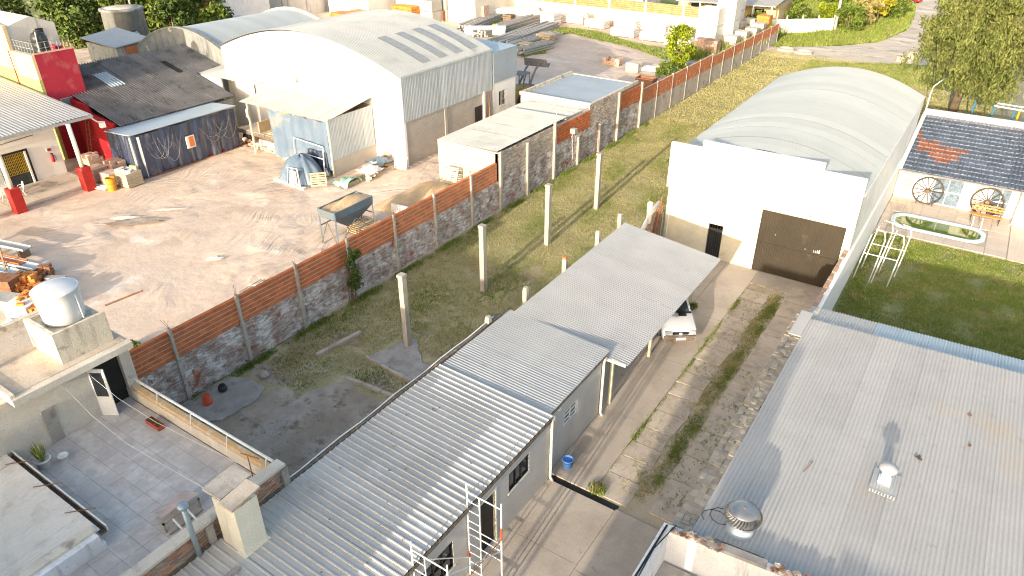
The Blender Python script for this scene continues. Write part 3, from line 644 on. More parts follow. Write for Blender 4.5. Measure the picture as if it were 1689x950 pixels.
t = thing('round_pot', 'dark round pot just behind the orange bucket', 'pot', (-24.5,13.6,.08)); part(MB().lathe([(.12,0),(.2,.12),(.19,.24),(.12,.3)], (-24.5,13.6,.08)), 'body', 'tank_black', t, True); part(MB().lathe([(.13,.3),(.14,.33),(.1,.33)], (-24.5,13.6,.08)), 'rim', 'black', t, True)
t = thing('stone', 'pale rounded stone in the dark grass near the wall', 'stone', (-23.86,15.36,0)); part(MB().lathe([(.1,0),(.22,.06),(.24,.16),(.15,.27),(.05,.3)], (-23.86,15.36,0), 9), 'body', 'concrete_grey', t)

# ================================================================== OFFICE ROW AND CARPORT
OX = -9.76
off = thing('office_building', 'long low grey building with ribbed metal roof and downpipes beside the drive', 'building', (-12.3, 12, 0))
part(MB().wall('x', OX-.2, OX, 2, 17.15, 0, 3.12, [(12.78,13.66,.05,2.5),(14.44,15.72,1.62,2.48),(9.5,11.35,1.15,2.3)]), 'wall', 'wall_grey', off)
part(MB().box(-14.6, OX-.2, 17.0, 17.15, 0, 3.1).box(-14.75, -14.6, 2, 21.5, 0, 3.2), 'wall', 'wall_grey', off)
part(MB().wall('x', -10.1, -9.92, 17.15, 21.45, 0, 3.0, [(18.45,19.5,1.55,2.25)]).box(-14.6, -10.1, 21.3, 21.45, 0, 3.0), 'wall', 'wall_grey', off)
part(MB().box(-14.5, -10.12, 2, 21, .0, .02).box(-12.0, -11.9, 2.2, 16.9, 0, 3.0), 'interior', 'dark_interior', off)
d = part(MB().box(OX-.14, OX-.10, 12.8, 13.64, .06, 2.48), 'door', 'black', off)
part(MB().box(OX-.1, OX+.015, 12.74, 12.8, .05, 2.54).box(OX-.1, OX+.015, 13.64, 13.71, .05, 2.54).box(OX-.1, OX+.015, 12.8, 13.64, 2.48, 2.54), 'door_frame', 'cream_side', off)
def win(parent, y0, y1, z0, z1, x, n, fm='black', gm='glass', bars=0):
    w = part(MB().box(x-.06, x+.012, y0, y0+.05, z0, z1).box(x-.06, x+.012, y1-.05, y1, z0, z1).box(x-.06, x+.012, y0+.05, y1-.05, z0, z0+.05).box(x-.06, x+.012, y0+.05, y1-.05, z1-.05, z1), 'window', fm, parent)
    wd = (y1-y0-.1)/n
    for i in range(n):
        part(MB().box(x-.045, x-.035, y0+.06+i*wd, y0+.04+(i+1)*wd, z0+.05, z1-.05), 'pane', gm, w)
    mb = MB()
    for i in range(1, n): mb.box(x-.05, x+.01, y0+.05+i*wd-.02, y0+.05+i*wd+.02, z0+.05, z1-.05)
    for i in range(bars): zz = z0+(z1-z0)*(i+1)/(bars+1); mb.box(x-.052, x+.014, y0+.05, y1-.05, zz-.012, zz+.012)
    if mb.v: part(mb, 'glazing_bar', fm, w)
    return w
win(off, 14.46, 15.70, 1.64, 2.46, OX-.03, 3, 'black'); win(off, 9.52, 11.33, 1.17, 2.28, OX-.03, 4, 'black', bars=1)
win(off, 18.47, 19.48, 1.57, 2.23, -9.95, 2, 'white_paint', bars=2)
part(MB().box(OX-.0, OX+.02, 14.38, 15.78, 1.56, 1.62).box(OX, OX+.02, 9.42, 11.42, 1.09, 1.15), 'sill', 'cream_side', off)
# fine wall scoring
mb = MB()
for z in (.85, 1.62, 2.35): mb.box(OX+.001, OX+.004, 13.75, 14.35, z, z+.02)
# ribbed roof sheets (ribs across the building)
sheets(off, 'galv_rib', (-14.75, 2.0, 3.42), (5.13,0,-.18), (0,15.1,0), 15, pitch=.25, amp=.03, kind='trap', jit=.003)
sheets(off, 'galv', (-14.72, 17.14, 3.40), (4.92,0,-.24), (0,4.8,0), 5, pitch=.135, amp=.012)
part(MB().box(OX-.02, OX+.14, 2, 17.1, 3.02, 3.06).box(OX+.12, OX+.15, 2, 17.1, 3.04, 3.17).box(OX-.03, OX-.0, 2, 17.1, 3.03, 3.2), 'gutter', 'gutter_dirty', off)
part(MB().box(-9.82, -9.79, 17.15, 21.5, 3.02, 3.14).box(-9.92, -9.82, 17.15, 21.5, 3.0, 3.04), 'gutter', 'gutter_dirty', off)
part(MB().box(-14.98, -14.78, 2, 21.4, 3.1, 3.46), 'roof_kerb', 'gutter_dirty', off)
part(MB().tube([(-14.9, 2+.9*i, 3.5+.03*math.sin(i*1.9)) for i in range(22)], .025, 6), 'cable', 'white_worn', off)
def downpipe(x, y, zt, m='cream_side', parent=off):
    part(MB().tube([(x,y,zt),(x,y,.18),(x+.12,y-.02,.06)], .055, 10), 'downpipe', m, parent, True)
    part(MB().obox((x, y, zt), (.16,.16,.16)), 'hopper_head', m, parent)
downpipe(OX+.08, 17.12, 3.05); downpipe(-9.84, 21.5, 2.95)
mb = MB(); 
for y0 in [random.uniform(2,16) for _ in range(26)]: x = random.uniform(-14.3,-10.2); mb.obox((x, y0, 3.47-.035*(x+14.75)), (random.uniform(.03,.09), random.uniform(.02,.05), .02), random.uniform(0,3))
part(mb, 'debris', 'gutter_dirty', off, kind='stuff')
# roof lamp over second block door
solo(MB().obox((-9.86,17.9,2.86),(.1,.14,.1)).tube([(-9.9,17.9,2.9),(-9.82,17.95,2.92)], .02, 6), 'wall_lamp', 'white_paint', 'small white floodlight on the grey wall near the corner', 'lamp', (-9.86,17.9,2.86))
cp = thing('carport', 'open carport with wide corrugated grey metal roof on cream posts', 'carport', (-11.7, 27.5, 0))
sheets(cp, 'galv', (-14.45, 21.8, 3.44), (5.52,0,-.64), (0,11.0,0), 11, pitch=.145, amp=.018)
for x, y in [(-9.86,22.4),(-9.86,26.55),(-9.92,32.0),(-14.1,22.2),(-14.1,27),(-14.1,32.4)]:
    zt = 2.86 if x > -12 else 3.3
    part(MB().box(x-.06, x+.06, y-.06, y+.06, 0, zt), 'post', 'cream_paint', cp)
for y in (22.1, 24.8, 27.4, 30, 32.6): part(MB().prism([(-14.3,y-.03,3.26),(-14.3,y+.03,3.26),(-9.05,y+.03,2.70),(-9.05,y-.03,2.70)], (0,0,.1)), 'rafter', 'gutter_grey', cp)
part(MB().box(-10.95, -9.0, 21.72, 21.8, 2.74, 2.86), 'fascia', 'cream_side', cp)
# remains of columns behind the carport
for i, (px, py) in enumerate([(815,540),(880,492),(944,440),(993,395),(1036,368)]):
    q = G(px, py, 3.3); t = thing('column_stub', 'stub of a pale concrete column behind the carport roof, '+['nearest','second','third, topped with reddish brick','fourth','beside the patched wall end'][i], 'column', (-14.85, q.y, 0), group='column stubs behind the carport')
    part(MB().box(-15.0, -14.78, q.y-.11, q.y+.11, 0, 3.62), 'shaft', 'col_concrete', t); part(MB().box(-14.98, -14.8, q.y-.09, q.y+.09, 3.62, 3.75), 'cap', 'brick_orange' if i == 2 else 'col_concrete', t)
# ---------------- car under the carport
def car():
    t = thing('parked_car', 'white compact hatchback parked under the carport with its nose out', 'car', (-10.32, 30.0, .06), R_(36))
    Wd = .8
    prof = [(-2.0,.28),(-2.05,.45),(-2.0,.66),(-1.86,.78),(-1.0,.92),(-.78,.95),(-.1,1.36),(.3,1.42),(1.35,1.40),(1.85,1.0),(1.95,.9),(1.98,.3)]
    def sect(m):
        mb = MB(); n = len(prof)
        for k, (wf) in enumerate([-1,-.93,-.6,0,.6,.93,1]):
            for (y, z) in prof:
                f = 1 if z < .93 else 1-.28*(z-.93)
                nose = 1-.16*max(0, (-y-1.35))**1.3
                bulge = .05*(1-wf*wf)
                mb.v.append((wf*Wd*f*nose, y-(bulge if y < 0 else -bulge)*(1 if abs(y) > 1.5 else 0), z+(.05*(1-wf*wf) if z > .6 else 0)-(.03 if abs(wf) == 1 and z > .5 else 0)))
        for k in range(6):
            for i in range(n): a, b = k*n+i, k*n+(i+1)%n; mb.f.append((a, b, b+n, a+n))
        mb.f.append(tuple(range(n))[::-1]); mb.f.append(tuple(6*n+i for i in range(n))); return mb
    body = part(sect(0), 'body', 'car_white', t, True)
    part(MB().add([(-.66,-.8,.985),(.66,-.8,.985),(.57,-.12,1.405),(-.57,-.12,1.405)], [(0,1,2,3)]).add([(-.3,-.88,1.0),(.3,-.88,1.0),(.3,-.8,1.02),(-.3,-.8,1.02)], [(0,1,2,3)]), 'windscreen', 'glass', t)
    part(MB().box(-.74,.74,-.92,-.80,.955,.985), 'cowl', 'black', t)
    part(MB().obox((.28,-1.02,.985),(.34,.26,.03), 0, .14), 'scoop', 'black', t)
    t.scale = (1.1, 1.05, 1.08)
    for s in (-1, 1):
        part(MB().add([(s*.745,-.55,.98),(s*.745,1.2,.98),(s*.66,1.1,1.32),(s*.66,-.1,1.34)], [(0,1,2,3) if s > 0 else (3,2,1,0)]), 'side_window', 'glass', t)
        part(MB().obox((s*.53,-2.03,.64),(.30,.10,.15), -s*.22, -.15), 'headlight', 'gutter_grey', t)
        part(MB().obox((s*.80,-.62,1.0),(.16,.08,.11)), 'mirror', 'black', t)
        for y in (-1.25, 1.25):
            w = part(MB().tube([(s*.60,y,.29),(s*.80,y,.29)], .29, 20), 'wheel', 'rubber', t, True); part(MB().tube([(s*.79,y,.29),(s*.81,y,.29)], .17, 14), 'hubcap', 'steel', w)
    part(MB().obox((0,-2.09,.63),(.70,.08,.11), 0, -.15), 'grille', 'black', t)
    part(MB().obox((0,-2.14,.64),(.12,.02,.09), .0, -.15), 'emblem', 'white_paint', t)
    part(MB().obox((0,-2.08,.36),(1.42,.14,.24)).obox((0,-2.1,.5),(1.3,.1,.05)), 'bumper', 'gutter_dirty', t)
    part(MB().obox((.03,-2.17,.38),(.42,.02,.12)), 'number_plate', 'white_worn', t)
car()
# ================================================================== WAREHOUSE (right)
WY, WB, WL, WR = 37.85, 60.4, -14.2, -3.72
wh = thing('warehouse', 'large white-fronted warehouse with pale vaulted metal roof and brown metal gate', 'warehouse', ((WL+WR)/2, WY, 0))
part(MB().wall('y', WY, WY+.2, WL+.12, WR-.02, 0, 3.93, [(-11.36,-10.5,.05,2.24),(-8.5,-4.1,.0,3.83)]), 'front_wall', 'render_cream', wh)
part(MB().box(WL, WR, WY-.06, WY+.14, 3.93, 6.64), 'facade_panel', 'white_paint', wh)
part(MB().box(-12.35, -5.82, WY-.055, WY+.13, 6.64, 7.06), 'parapet', 'white_paint', wh)
part(MB().box(WL+.05, WL+.25, WY+.2, WB, 0, 5.6), 'wall', 'side_metal', wh)
sheets(wh, 'side_metal', (WR+.03, WY+.15, .3), (0,0,5.35), (0,WB-WY-.2,0), 18, pitch=.11, amp=.014, name='wall_sheet')
part(MB().box(WR-.2, WR, WY+.2, WB, 0, 5.6), 'wall', 'wall_grey', wh)
WCX, WHW = (WL+WR)/2, (WR-WL)/2+.08
def arch_pt(cx, hw, z0, rise, y0, y1):
    def f(u, v, h):
        t = (2*u-1); z = z0+rise*(1-t*t)*(1-.06*t*t); dz = -2*t*rise; nn = math.hypot(dz/hw, 1)
        return Vector((cx+hw*t+h*(-dz/hw)/nn, y0+(y1-y0)*v, z+h/nn))
    return f
sheets(wh, 'roof_green_white', (WL,WY,0), (WR-WL,0,0), (0,WB-WY,0), 20, pitch=.17, amp=.022, nu=26, arch=arch_pt(WCX, WHW, 5.68, 1.42, WY+.14, WB), seg=4, jit=.006)
def gable(cx, hw, z0, rise, y, th, zb, n=20):
    f = arch_pt(cx, hw, z0, rise, 0, 1); pts = [(cx-hw, y, zb)]+[(f(i/n,0,0).x, y, f(i/n,0,0).z) for i in range(n+1)]+[(cx+hw, y, zb)]
    return MB().prism(pts, (0, th, 0))
part(gable(WCX, WHW-.1, 5.6, 1.38, WB-.2, .18, 0), 'end_wall', 'wall_grey', wh)
g = part(MB().box(-8.5, -4.1, WY+.10, WY+.14, .02, 3.82), 'gate', 'gate_brown', wh)
mb = MB(); x = -8.46
rib = MB().box(-.03, .03, -.03, 0, 0, 3.76).mesh('gate_rib', 'gate_brown')
while x < -4.12: inst('gate_rib', rib, g, (x, WY+.1, .05)); x += .135
part(MB().box(-8.5,-4.1,WY+.05,WY+.07,1.83,1.86), 'rail', 'gate_brown', g)
part(MB().box(-5.35,-5.32,WY+.05,WY+.069,1.98,2.12).box(-5.44,-5.42,WY+.05,WY+.069,2.0,2.12).box(-5.26,-5.21,WY+.05,WY+.069,2.0,2.16).box(-5.17,-5.12,WY+.05,WY+.069,2.0,2.2).box(-5.9,-5.87,WY+.05,WY+.069,2.05,2.09).box(-7.6,-7.57,WY+.05,WY+.069,2.45,2.49), 'paint_mark', 'white_paint', g)
part(MB().box(-8.56,-8.5,WY-.01,WY+.1,0,3.88), 'gate_jamb', 'cream_side', wh); part(MB().box(-4.1,-4.04,WY-.01,WY+.1,0,3.88), 'gate_jamb', 'cream_side', wh)
d = part(MB().box(-11.34, -10.52, WY+.06, WY+.1, .07, 1.98), 'door', 'black', wh)
mb = MB(); 
for i in range(6): mb.box(-11.32+i*.155, -11.29+i*.155, WY+.04, WY+.07, 1.98, 2.24)
mb.box(-11.34,-10.52,WY+.04,WY+.07,1.94,1.98); part(mb, 'door_grille', 'black', d)
mb = MB(); 
for i in range(7): mb.box(-11.33+i*.13, -11.31+i*.13, WY+.035, WY+.06, .1, 1.94)
part(mb, 'bar', 'tank_black', d)
solo(MB().obox((-5.99,WY-.12,4.1),(.2,.1,.16), 0, .3).box(-6.01,-5.97,WY-.1,WY-.06,4.05,4.15), 'floodlight', 'gutter_grey', 'small grey floodlight above the brown gate', 'lamp', (-5.99,WY-.1,4.1))
part(MB().tube([(WL+.32,WY-.04,0),(WL+.32,WY-.04,3.9)], .035, 8), 'downpipe', 'white_paint', wh)
part(MB().tube([(WR+.05,WY+.2,5.7),(WR+.05,WB,5.68)], .05, 6), 'gutter', 'white_worn', wh)
# broken brick wall end next to the warehouse
t = thing('broken_wall', 'short broken brick wall end with white plaster remains between carport and warehouse', 'wall', (-14.5, 36, 0))
br = bx(.14, .26, .075, 'brick_red')
part(MB().prism([(-14.62,33.6,0),(-14.62,37.8,0),(-14.62,37.8,2.9),(-14.62,36.7,2.75),(-14.62,35.6,2.0),(-14.62,34.4,1.3),(-14.62,33.6,.8)], (.1,0,0)), 'core', 'plaster_stain', t)
for r in range(34):
    zt = .04+r*.083
    for k in range(15):
        y = 33.8+k*.275+(.13 if r%2 else 0)
        if y < 37.7 and zt < .8+(y-33.6)*.52-.25: inst('brick', br, t, (-14.49, y, zt))
part(MB().box(-14.66,-14.42,36.3,36.55,0,3.3), 'post', 'cream_side', t)
t = thing('leaning_beams', 'rusty steel beams leaning in the corner by the warehouse front', 'beams', (-14.2, 37.3, 0))
for i, (dx, m_) in enumerate([(0,'rust'),(.18,'rust'),(.3,'steel')]): part(MB().tube([(-14.25+dx,36.5+.2*i,0),(-14.34+dx*.6,37.6,3.3-.5*i)], .055, 4), 'beam', m_, t)

# ================================================================== WHITE GARDEN WALL, GARDEN, POOL, POOL HOUSE
gw = thing('garden_wall', 'long white-painted wall with ragged brick top between warehouse and pool garden', 'wall', (-3.7, 45, 0))
part(MB().box(-3.78, -3.56, 28.6, 59.5, 0, 2.55), 'wall', 'plaster_white', gw)
mb = MB(); y = 28.7
while y < 59: 
    l = random.uniform(.2,.5); mb.box(-3.95, -3.74, y, y+l-.02, 0 if random.random()<.0 else 2.3, 2.5+random.uniform(.0,.16)); y += l
part(mb, 'brick_cap', 'brick_red', gw, kind='stuff')
part(MB().box(-3.97, -3.781, 28.7, 59.4, 0, 2.45), 'back_face', 'brick_rough', gw)
# patio built of slabs
pt = thing('patio_terrace', None, None, (4, 51, 0)); pt['kind'] = 'structure'
part(MB().box(-3.55, 22, 47.4, 54.2, -.1, .04), 'base', 'concrete_old', pt)
PX0, PX1, PY0, PY1 = -2.95, 2.55, 48.55, 51.2
def prow(x0, x1, y0, y1, nx, ny):
    for i in range(nx):
        for j in range(ny):
            a, b = x0+(x1-x0)*i/nx, x0+(x1-x0)*(i+1)/nx; c, d = y0+(y1-y0)*j/ny, y0+(y1-y0)*(j+1)/ny
            part(MB().box(a+.008, b-.008, c+.008, d-.008, .04, .085+random.uniform(-.003,.003)), 'slab', 'patio', pt)
prow(-3.5, 3.75, 51.35, 54.1, 7, 3); prow(-3.5, -2.95, 47.5, 51.33, 1, 4); prow(2.6, 3.75, 47.5, 51.33, 1, 4); prow(-2.93, 2.58, 47.5, 48.5, 5, 1)
mb = MB(); 
for i in range(40): mb.box(3.8, 12, 47.4+i*.17, 47.55+i*.17, .04, .09)
part(mb, 'decking', 'patio', pt, kind='stuff')
pool = thing('swimming_pool', 'rounded swimming pool with murky green water and pale blue rim', 'pool', (-.2, 49.9, 0))
def ring(hw, hl, r, z, n=10):
    out = []
    for cx, cy, a0 in ((hl-r,hw-r,0),(-(hl-r),hw-r,90),(-(hl-r),-(hw-r),180),(hl-r,-(hw-r),270)):
        for i in range(n+1): a = R_(a0+90*i/n); out.append((-.2+cx+r*math.cos(a), 49.92+cy+r*math.sin(a), z))
    return out
rings = [ring(1.25,2.72,1.0,.06), ring(1.25,2.72,1.0,.17), ring(1.02,2.48,.85,.17), ring(.98,2.42,.8,.02), ring(.95,2.38,.8,-.02)]
mb = MB(); n = len(rings[0])
for r in rings: mb.v += r
for k in range(4):
    for i in range(n): a, b = k*n+i, k*n+(i+1)%n; mb.f.append((a, b, b+n, a+n))
part(mb, 'rim', 'pool_shell', pool)
mb = MB(); mb.v = ring(1.0,2.46,.84,.09); mb.f = [tuple(range(n))]; part(mb, 'water', 'pool_water', pool)
lad = thing('pool_ladder', 'white curved handrails of the ladder at the right end of the pool', 'ladder', (1.7, 51.1, .09))
for dx in (0, .5): part(MB().tube([(1.55+dx,51.6,.09),(1.57+dx,51.5,.75),(1.6+dx,51.2,.85),(1.62+dx,50.95,.5),(1.62+dx,50.95,-.05)], .035, 8), 'rail', 'white_paint', lad, True)
part(MB().box(1.6,2.14,50.9,50.98,.0,.03), 'step', 'white_paint', lad)
ph = thing('pool_house', 'low white house with glossy blue tiled roof behind the pool', 'house', (4, 54.2, 0))
ops = [(-1.25,.55,.12,2.1),(2.2,3.3,.12,2.1)]
part(MB().wall('y', 54.15, 54.35, -3.5, 12, 0, 2.35, ops).box(-3.5,-3.3,54.35,63,0,2.4).box(3.75,12,53.2,54.13,0,2.2), 'wall', 'plaster_white', ph)
for (a, b, c, d) in ops:
    w = part(MB().box(a, a+.06, 54.2, 54.26, c, d).box(b-.06, b, 54.2, 54.26, c, d).box((a+b)/2-.03,(a+b)/2+.03,54.19,54.25,c,d).box(a+.06,b-.06,54.2,54.26,1.0,1.07).box(a+.06,b-.06,54.2,54.26,d-.06,d), 'glass_door', 'white_paint', ph)
    part(MB().box(a+.05, b-.05, 54.28, 54.3, c, d), 'pane', 'glass_curtain', w)
part(MB().box(1.15,1.7,54.1,54.15,1.35,1.8), 'meter_box', 'concrete_old', ph)
for k in range(4): part(MB().box(-3.15,-2.55,54.02,54.15,.25+.47*k,.32+.47*k), 'niche_shelf', 'plaster_white', ph)
part(MB().box(-3.2,-2.5,54.12,54.149,.2,2.05), 'niche', 'concrete_old', ph)
# tiles: rows along x, individually laid in the part in view
y0, z0, y1, z1 = 53.55, 2.28, 63.2, 3.75
part(MB().prism([(-3.55,y0,z0-.04),(12,y0,z0-.04),(12,y1,z1-.04),(-3.55,y1,z1-.04)], (0,0,-.1)), 'roof_deck', 'mortar_dark', ph)
sl_ = math.atan2(z1-z0, y1-y0); rows = 15; rh = (y1-y0)/rows
def tmesh(m):
    mb = MB(); mb.grid(lambda u, v: (-.23+.46*v, -rh*.55+rh*1.1*u, .05-.045*u+.035*math.sin(v*6.283*2)), 1, 8)
    mb.grid(lambda u, v: (-.23+.46*v, -rh*.55, -.0+(.05)*u+.035*u*math.sin(v*6.283*2)), 1, 8); return mb.mesh('tile', m, smooth=False)
tb, tr_ = tmesh('roof_blue_tile'), tmesh('roof_red_tile'); cnt = 0; extra = MB()
for r in range(rows):
    for k in range(33):
        x = -3.3+k*.455; yy = y0+rh*(r+.5); zz = z0+(z1-z0)*(r+.5)/rows
        red = (r in (5,6,7) and 1 <= k <= 3) or (r in (4,5,6) and 3 <= k <= 6) or (r == 6 and k == 7) or (r in (8,9) and k == 0) or (r==3 and k in (4,5))
        if cnt < 296 and k < 14: inst('tile', tr_ if red else tb, ph, (x, yy, zz), (sl_, 0, 0)); cnt += 1
        else:
            def fn(u, v, x=x, yy=yy, zz=zz): a = -.55*rh+rh*1.1*u; return (x-.23+.46*v, yy+a, zz+.05-.045*u+math.tan(sl_)*a+.035*math.sin(v*12.566))
            extra.grid(fn, 1, 8)
part(extra, 'roof_tiling', 'roof_blue_tile', ph, kind='stuff')
for r in range(rows+1):
    mb = MB(); x = -3.5; yy = y0+rh*(r-.03); zz = z0+(z1-z0)*(r-.03)/rows+.02
    while x < 11.8:
        l = random.uniform(.1,.35); mb.obox((x+l/2, yy, zz+.06), (l, .045, .03), random.uniform(-.05,.05)); x += l+random.uniform(.02,.12)
    part(mb, 'mortar_line', 'lime_line', ph, kind='stuff')
part(MB().box(-3.6, 12, 63.1, 63.9, 2.4, 4.0).prism([(-3.62,53.5,2.3),(-3.36,53.5,2.3),(-3.36,63.1,3.85),(-3.62,63.1,3.85)], (0,0,.12)), 'parapet', 'plaster_white', ph)
def cartwheel(label, c, r, tilt=.12):
    t = thing('cart_wheel', label, 'wheel', c, group='old cart wheels leaning against the pool house'); x0, y0, z0 = c
    def cp(a, rr): return (x0+rr*math.cos(a), y0+.0+math.sin(tilt)*(rr*math.sin(a)+r), z0+math.cos(tilt)*(rr*math.sin(a)+r))
    part(MB().tube([cp(2*math.pi*i/32, r) for i in range(33)], .06, 6), 'rim', 'wheel_wood', t, True)
    part(MB().tube([(cp(0,0)[0], cp(0,0)[1]-.15, cp(0,0)[2]), (cp(0,0)[0], cp(0,0)[1]+.12, cp(0,0)[2])], .12, 10), 'hub', 'wood_dark', t)
    for i in range(14): part(MB().tube([cp(2*math.pi*i/14, .1), cp(2*math.pi*i/14, r)], .03, 5), 'spoke', 'wheel_wood', t)
    part(MB().tube([(x0-.5,y0-.2,z0),(x0-.45,y0+.1,z0+.5)], .03, 5).tube([(x0+.5,y0-.2,z0),(x0+.45,y0+.1,z0+.5)], .03, 5), 'stand', 'wheel_wood', t)
cartwheel('spoked cart wheel on the left, leaning by the shelf niche of the pool house', (-1.45, 53.75, .09), .92)
cartwheel('spoked cart wheel on the right, partly behind the wooden bench', (2.1, 53.8, .09), .92)
t = thing('garden_bench', 'wooden slatted bench with dark iron legs in front of the right cart wheel', 'bench', (2.25, 52.75, .085))
for i in range(4): part(MB().box(1.35,3.15,52.5+.12*i,52.59+.12*i,.5,.54), 'seat_slat', 'wood_bench', t)
for i in range(3): part(MB().box(1.35,3.15,53.0+.04*i,53.04+.04*i,.68+.16*i,.78+.16*i), 'back_slat', 'wood_bench', t)
for x in (1.45, 3.05): part(MB().tube([(x,52.45,.085),(x,52.5,.5),(x,52.95,.5),(x,53.15,1.15)], .025, 6).tube([(x,53.1,.085),(x,52.95,.5)], .025, 6), 'leg', 'black', t)
# arch frame / swing of white tubes in the garden
for lab, y, x0_ in (('tall white tubular frame with rounded top standing in the garden, rear one', 41.6, -3.2), ('white tubular frame with rounded top nearer the garden wall, front one', 40.1, -3.35)):
    t = thing('swing_frame', lab, 'frame', (x0_+.8, y, 0), group='white tubular frames in the garden')
    for k in range(2):
        x = x0_+.0+k*.95
        part(MB().tube([(x-.0,y-.05,0),(x+.12,y+.6,1.4),(x+.22,y+1.0,2.35),(x+.45,y+1.05,2.75),(x+.85,y+1.0,2.72),(x+.98,y+.9,2.3),(x+.92,y+.4,1.3),(x+.82,y-.1,0)], .035, 8), 'tube', 'white_worn', t, True)
    part(MB().tube([(x0_+.1,y+.6,1.4),(x0_+1.9,y+.6,1.4)], .03, 6), 'crossbar', 'white_worn', t)
# ================================================================== BIG METAL-ROOFED BUILDING (right front)
BZ = 3.6
br_ = thing('big_roof_building', 'wide low building with pale corrugated roof filling the right foreground', 'building', (2, 21, 0))
sheets(br_, 'galv_warm', (-3.52, 14.4, BZ-.02), (0,13.75,.02), (16,1.0,0), 18, pitch=.125, amp=.022, lap=2, jit=.004)
sheets(br_, 'galv_blue', (-3.75, 28.0, BZ-.10), (0,1.65,-.12), (16,.85,0), 18, pitch=.11, amp=.022, jit=.004, mfn=lambda k,q: 'galv' if k < 3 else 'galv_blue')
part(MB().box(-3.6,-3.4,14.4,29.5,0,3.45).box(-3.4,12,29.2,29.4,0,3.3), 'wall', 'plaster_old', br_)
mb = MB(); y = 14.6
while y < 28.3:
    l = random.uniform(.12,.3)
    for xa in (-4.12,-3.92,-3.72): mb.obox((xa+.1+random.uniform(-.03,.03), y+l/2, 3.3+random.uniform(-.03,.03)), (random.uniform(.17,.24), l-.01, .5), random.uniform(-.08,.08))
    y += l
part(mb, 'rough_kerb', 'kerb_stone', br_, kind='stuff')
part(MB().box(-4.1,-3.6,14.5,28.6,0,3.5), 'side_wall', 'kerb_stone', br_)
part(MB().box(-3.98,-3.5,26.4,28.5,3.66,3.70), 'flashing', 'galv_warm', br_)
PA = .092
def ply(x): return 14.2+PA*(x+4.0)
part(MB().prism([(-4.05,ply(-4.05)-.14,0),(12,ply(12)-.14,0),(12,ply(12)+.14,0),(-4.05,ply(-4.05)+.14,0)], (0,0,3.78)), 'parapet', 'plaster_stain', br_)
capm = [bx(.24,.12,.06,'brick_red'), bx(.15,.12,.06,'brick_red'), bx(.2,.14,.08,'brick_rough'), bx(.12,.1,.05,'rust')]
for k in range(170):
    x = random.uniform(-4.0, 6)
    if not (-2.55 < x < -1.3) and not(.15<x<.5): inst('brick', capm[k%4], br_, (x, ply(x)+random.uniform(-.1,.1), 3.80+random.uniform(0,.05)), (random.uniform(-.25,.25), random.uniform(-.25,.25), random.uniform(0,3.1)))
part(MB().obox((-1.92,ply(-1.92),3.83),(1.15,.26,.1),PA), 'coping', 'concrete_grey', br_)
part(MB().box(-4.25,-4.02,2,14.3,0,3.8), 'left_wall', 'plaster_stain', br_)
part(MB().box(-4.02,12,2,14.0,2.4,2.6), 'lower_slab', 'concrete_grey', br_)
part(MB().tube([(-4.13,14.2,3.85),(-4.15,12,3.86),(-4.2,8,3.9)], .03, 6).tube([(-3.9,14.3,3.9),(-4.1,13.2,3.9),(-4.05,11.5,3.88),(-4.2,9,3.9)], .018, 5), 'cable', 'black', br_)
# turbine ventilator
def turbine(c, r=.53):
    x, y, z = c; t = thing('roof_ventilator', 'large spinning steel turbine ventilator at the corner of the metal roof', 'ventilator', c)
    part(MB().lathe([(r*.78,-.02),(r*.74,.06),(r*.72,.45),(r*.72,.5)], c, 28), 'base_pipe', 'galv_blue', t, True)
    part(MB().lathe([(r*.72,.5),(r*.9,.56),(r*.9,.58),(r*.3,.6)], c, 28), 'lower_ring', 'steel', t, True)
    blade = MB().grid(lambda u, v: (lambda a, rr: (rr*math.cos(a), rr*math.sin(a), .56+.40*v))(.35*v+.13*u, r*(.62+.40*math.sin(math.pi*(.12+.80*v)))-.05*u), 1, 6).mesh('blade', 'steel')
    for i in range(34): inst('blade', blade, t, c, (0,0,2*math.pi*i/34))
    part(MB().lathe([(r*.80,.93),(r*.78,.97),(r*.4,1.02),(r*.03,1.03)], c, 28), 'cap', 'steel', t, True)
    part(MB().lathe([(.03,1.02),(.03,1.06),(.005,1.07)], c, 8), 'bolt', 'rust', t)
turbine((-2.38, 15.4, BZ-.12))
t = thing('roof_vent', 'small capped white vent pipe on a patched sheet in the middle of the metal roof', 'vent', (.75, 19.75, BZ))
part(MB().lathe([(.17,0),(.15,.1),(.13,.5)], (.75,19.75,BZ), 16), 'pipe', 'tank_white', t, True)
part(MB().lathe([(.20,.5),(.27,.54),(.27,.62),(.12,.72),(.02,.74)], (.75,19.75,BZ), 18), 'cowl', 'galv', t, True)
sheets(t, 'galv', (.40,19.15,BZ+.04), (0,1.1,.01), (.78,0,0), 1, pitch=.0845, amp=.012, name='patch_sheet')
part(MB().obox((.75,19.75,BZ+.08),(.36,.36,.08)), 'flashing', 'plaster_white', t)
mb = MB(); 
for i in range(9): mb.obox((.44+.085*i,19.12,BZ+.05),(.04,.12,.02), random.uniform(-.2,.2))
part(mb, 'sealant', 'white_worn', t)
t = thing('cable_coil', 'loose black cable lying in loops beside the turbine ventilator', 'cable', (-3.1,15.5,BZ))
part(MB().tube([(-3.1+.32*math.cos(a*.7)+.1*math.sin(a*.3), 15.5+.28*math.sin(a*.7)+.12*math.cos(a*.2), BZ+.04+.002*a) for a in range(16)], .012, 5), 'loop', 'black', t)
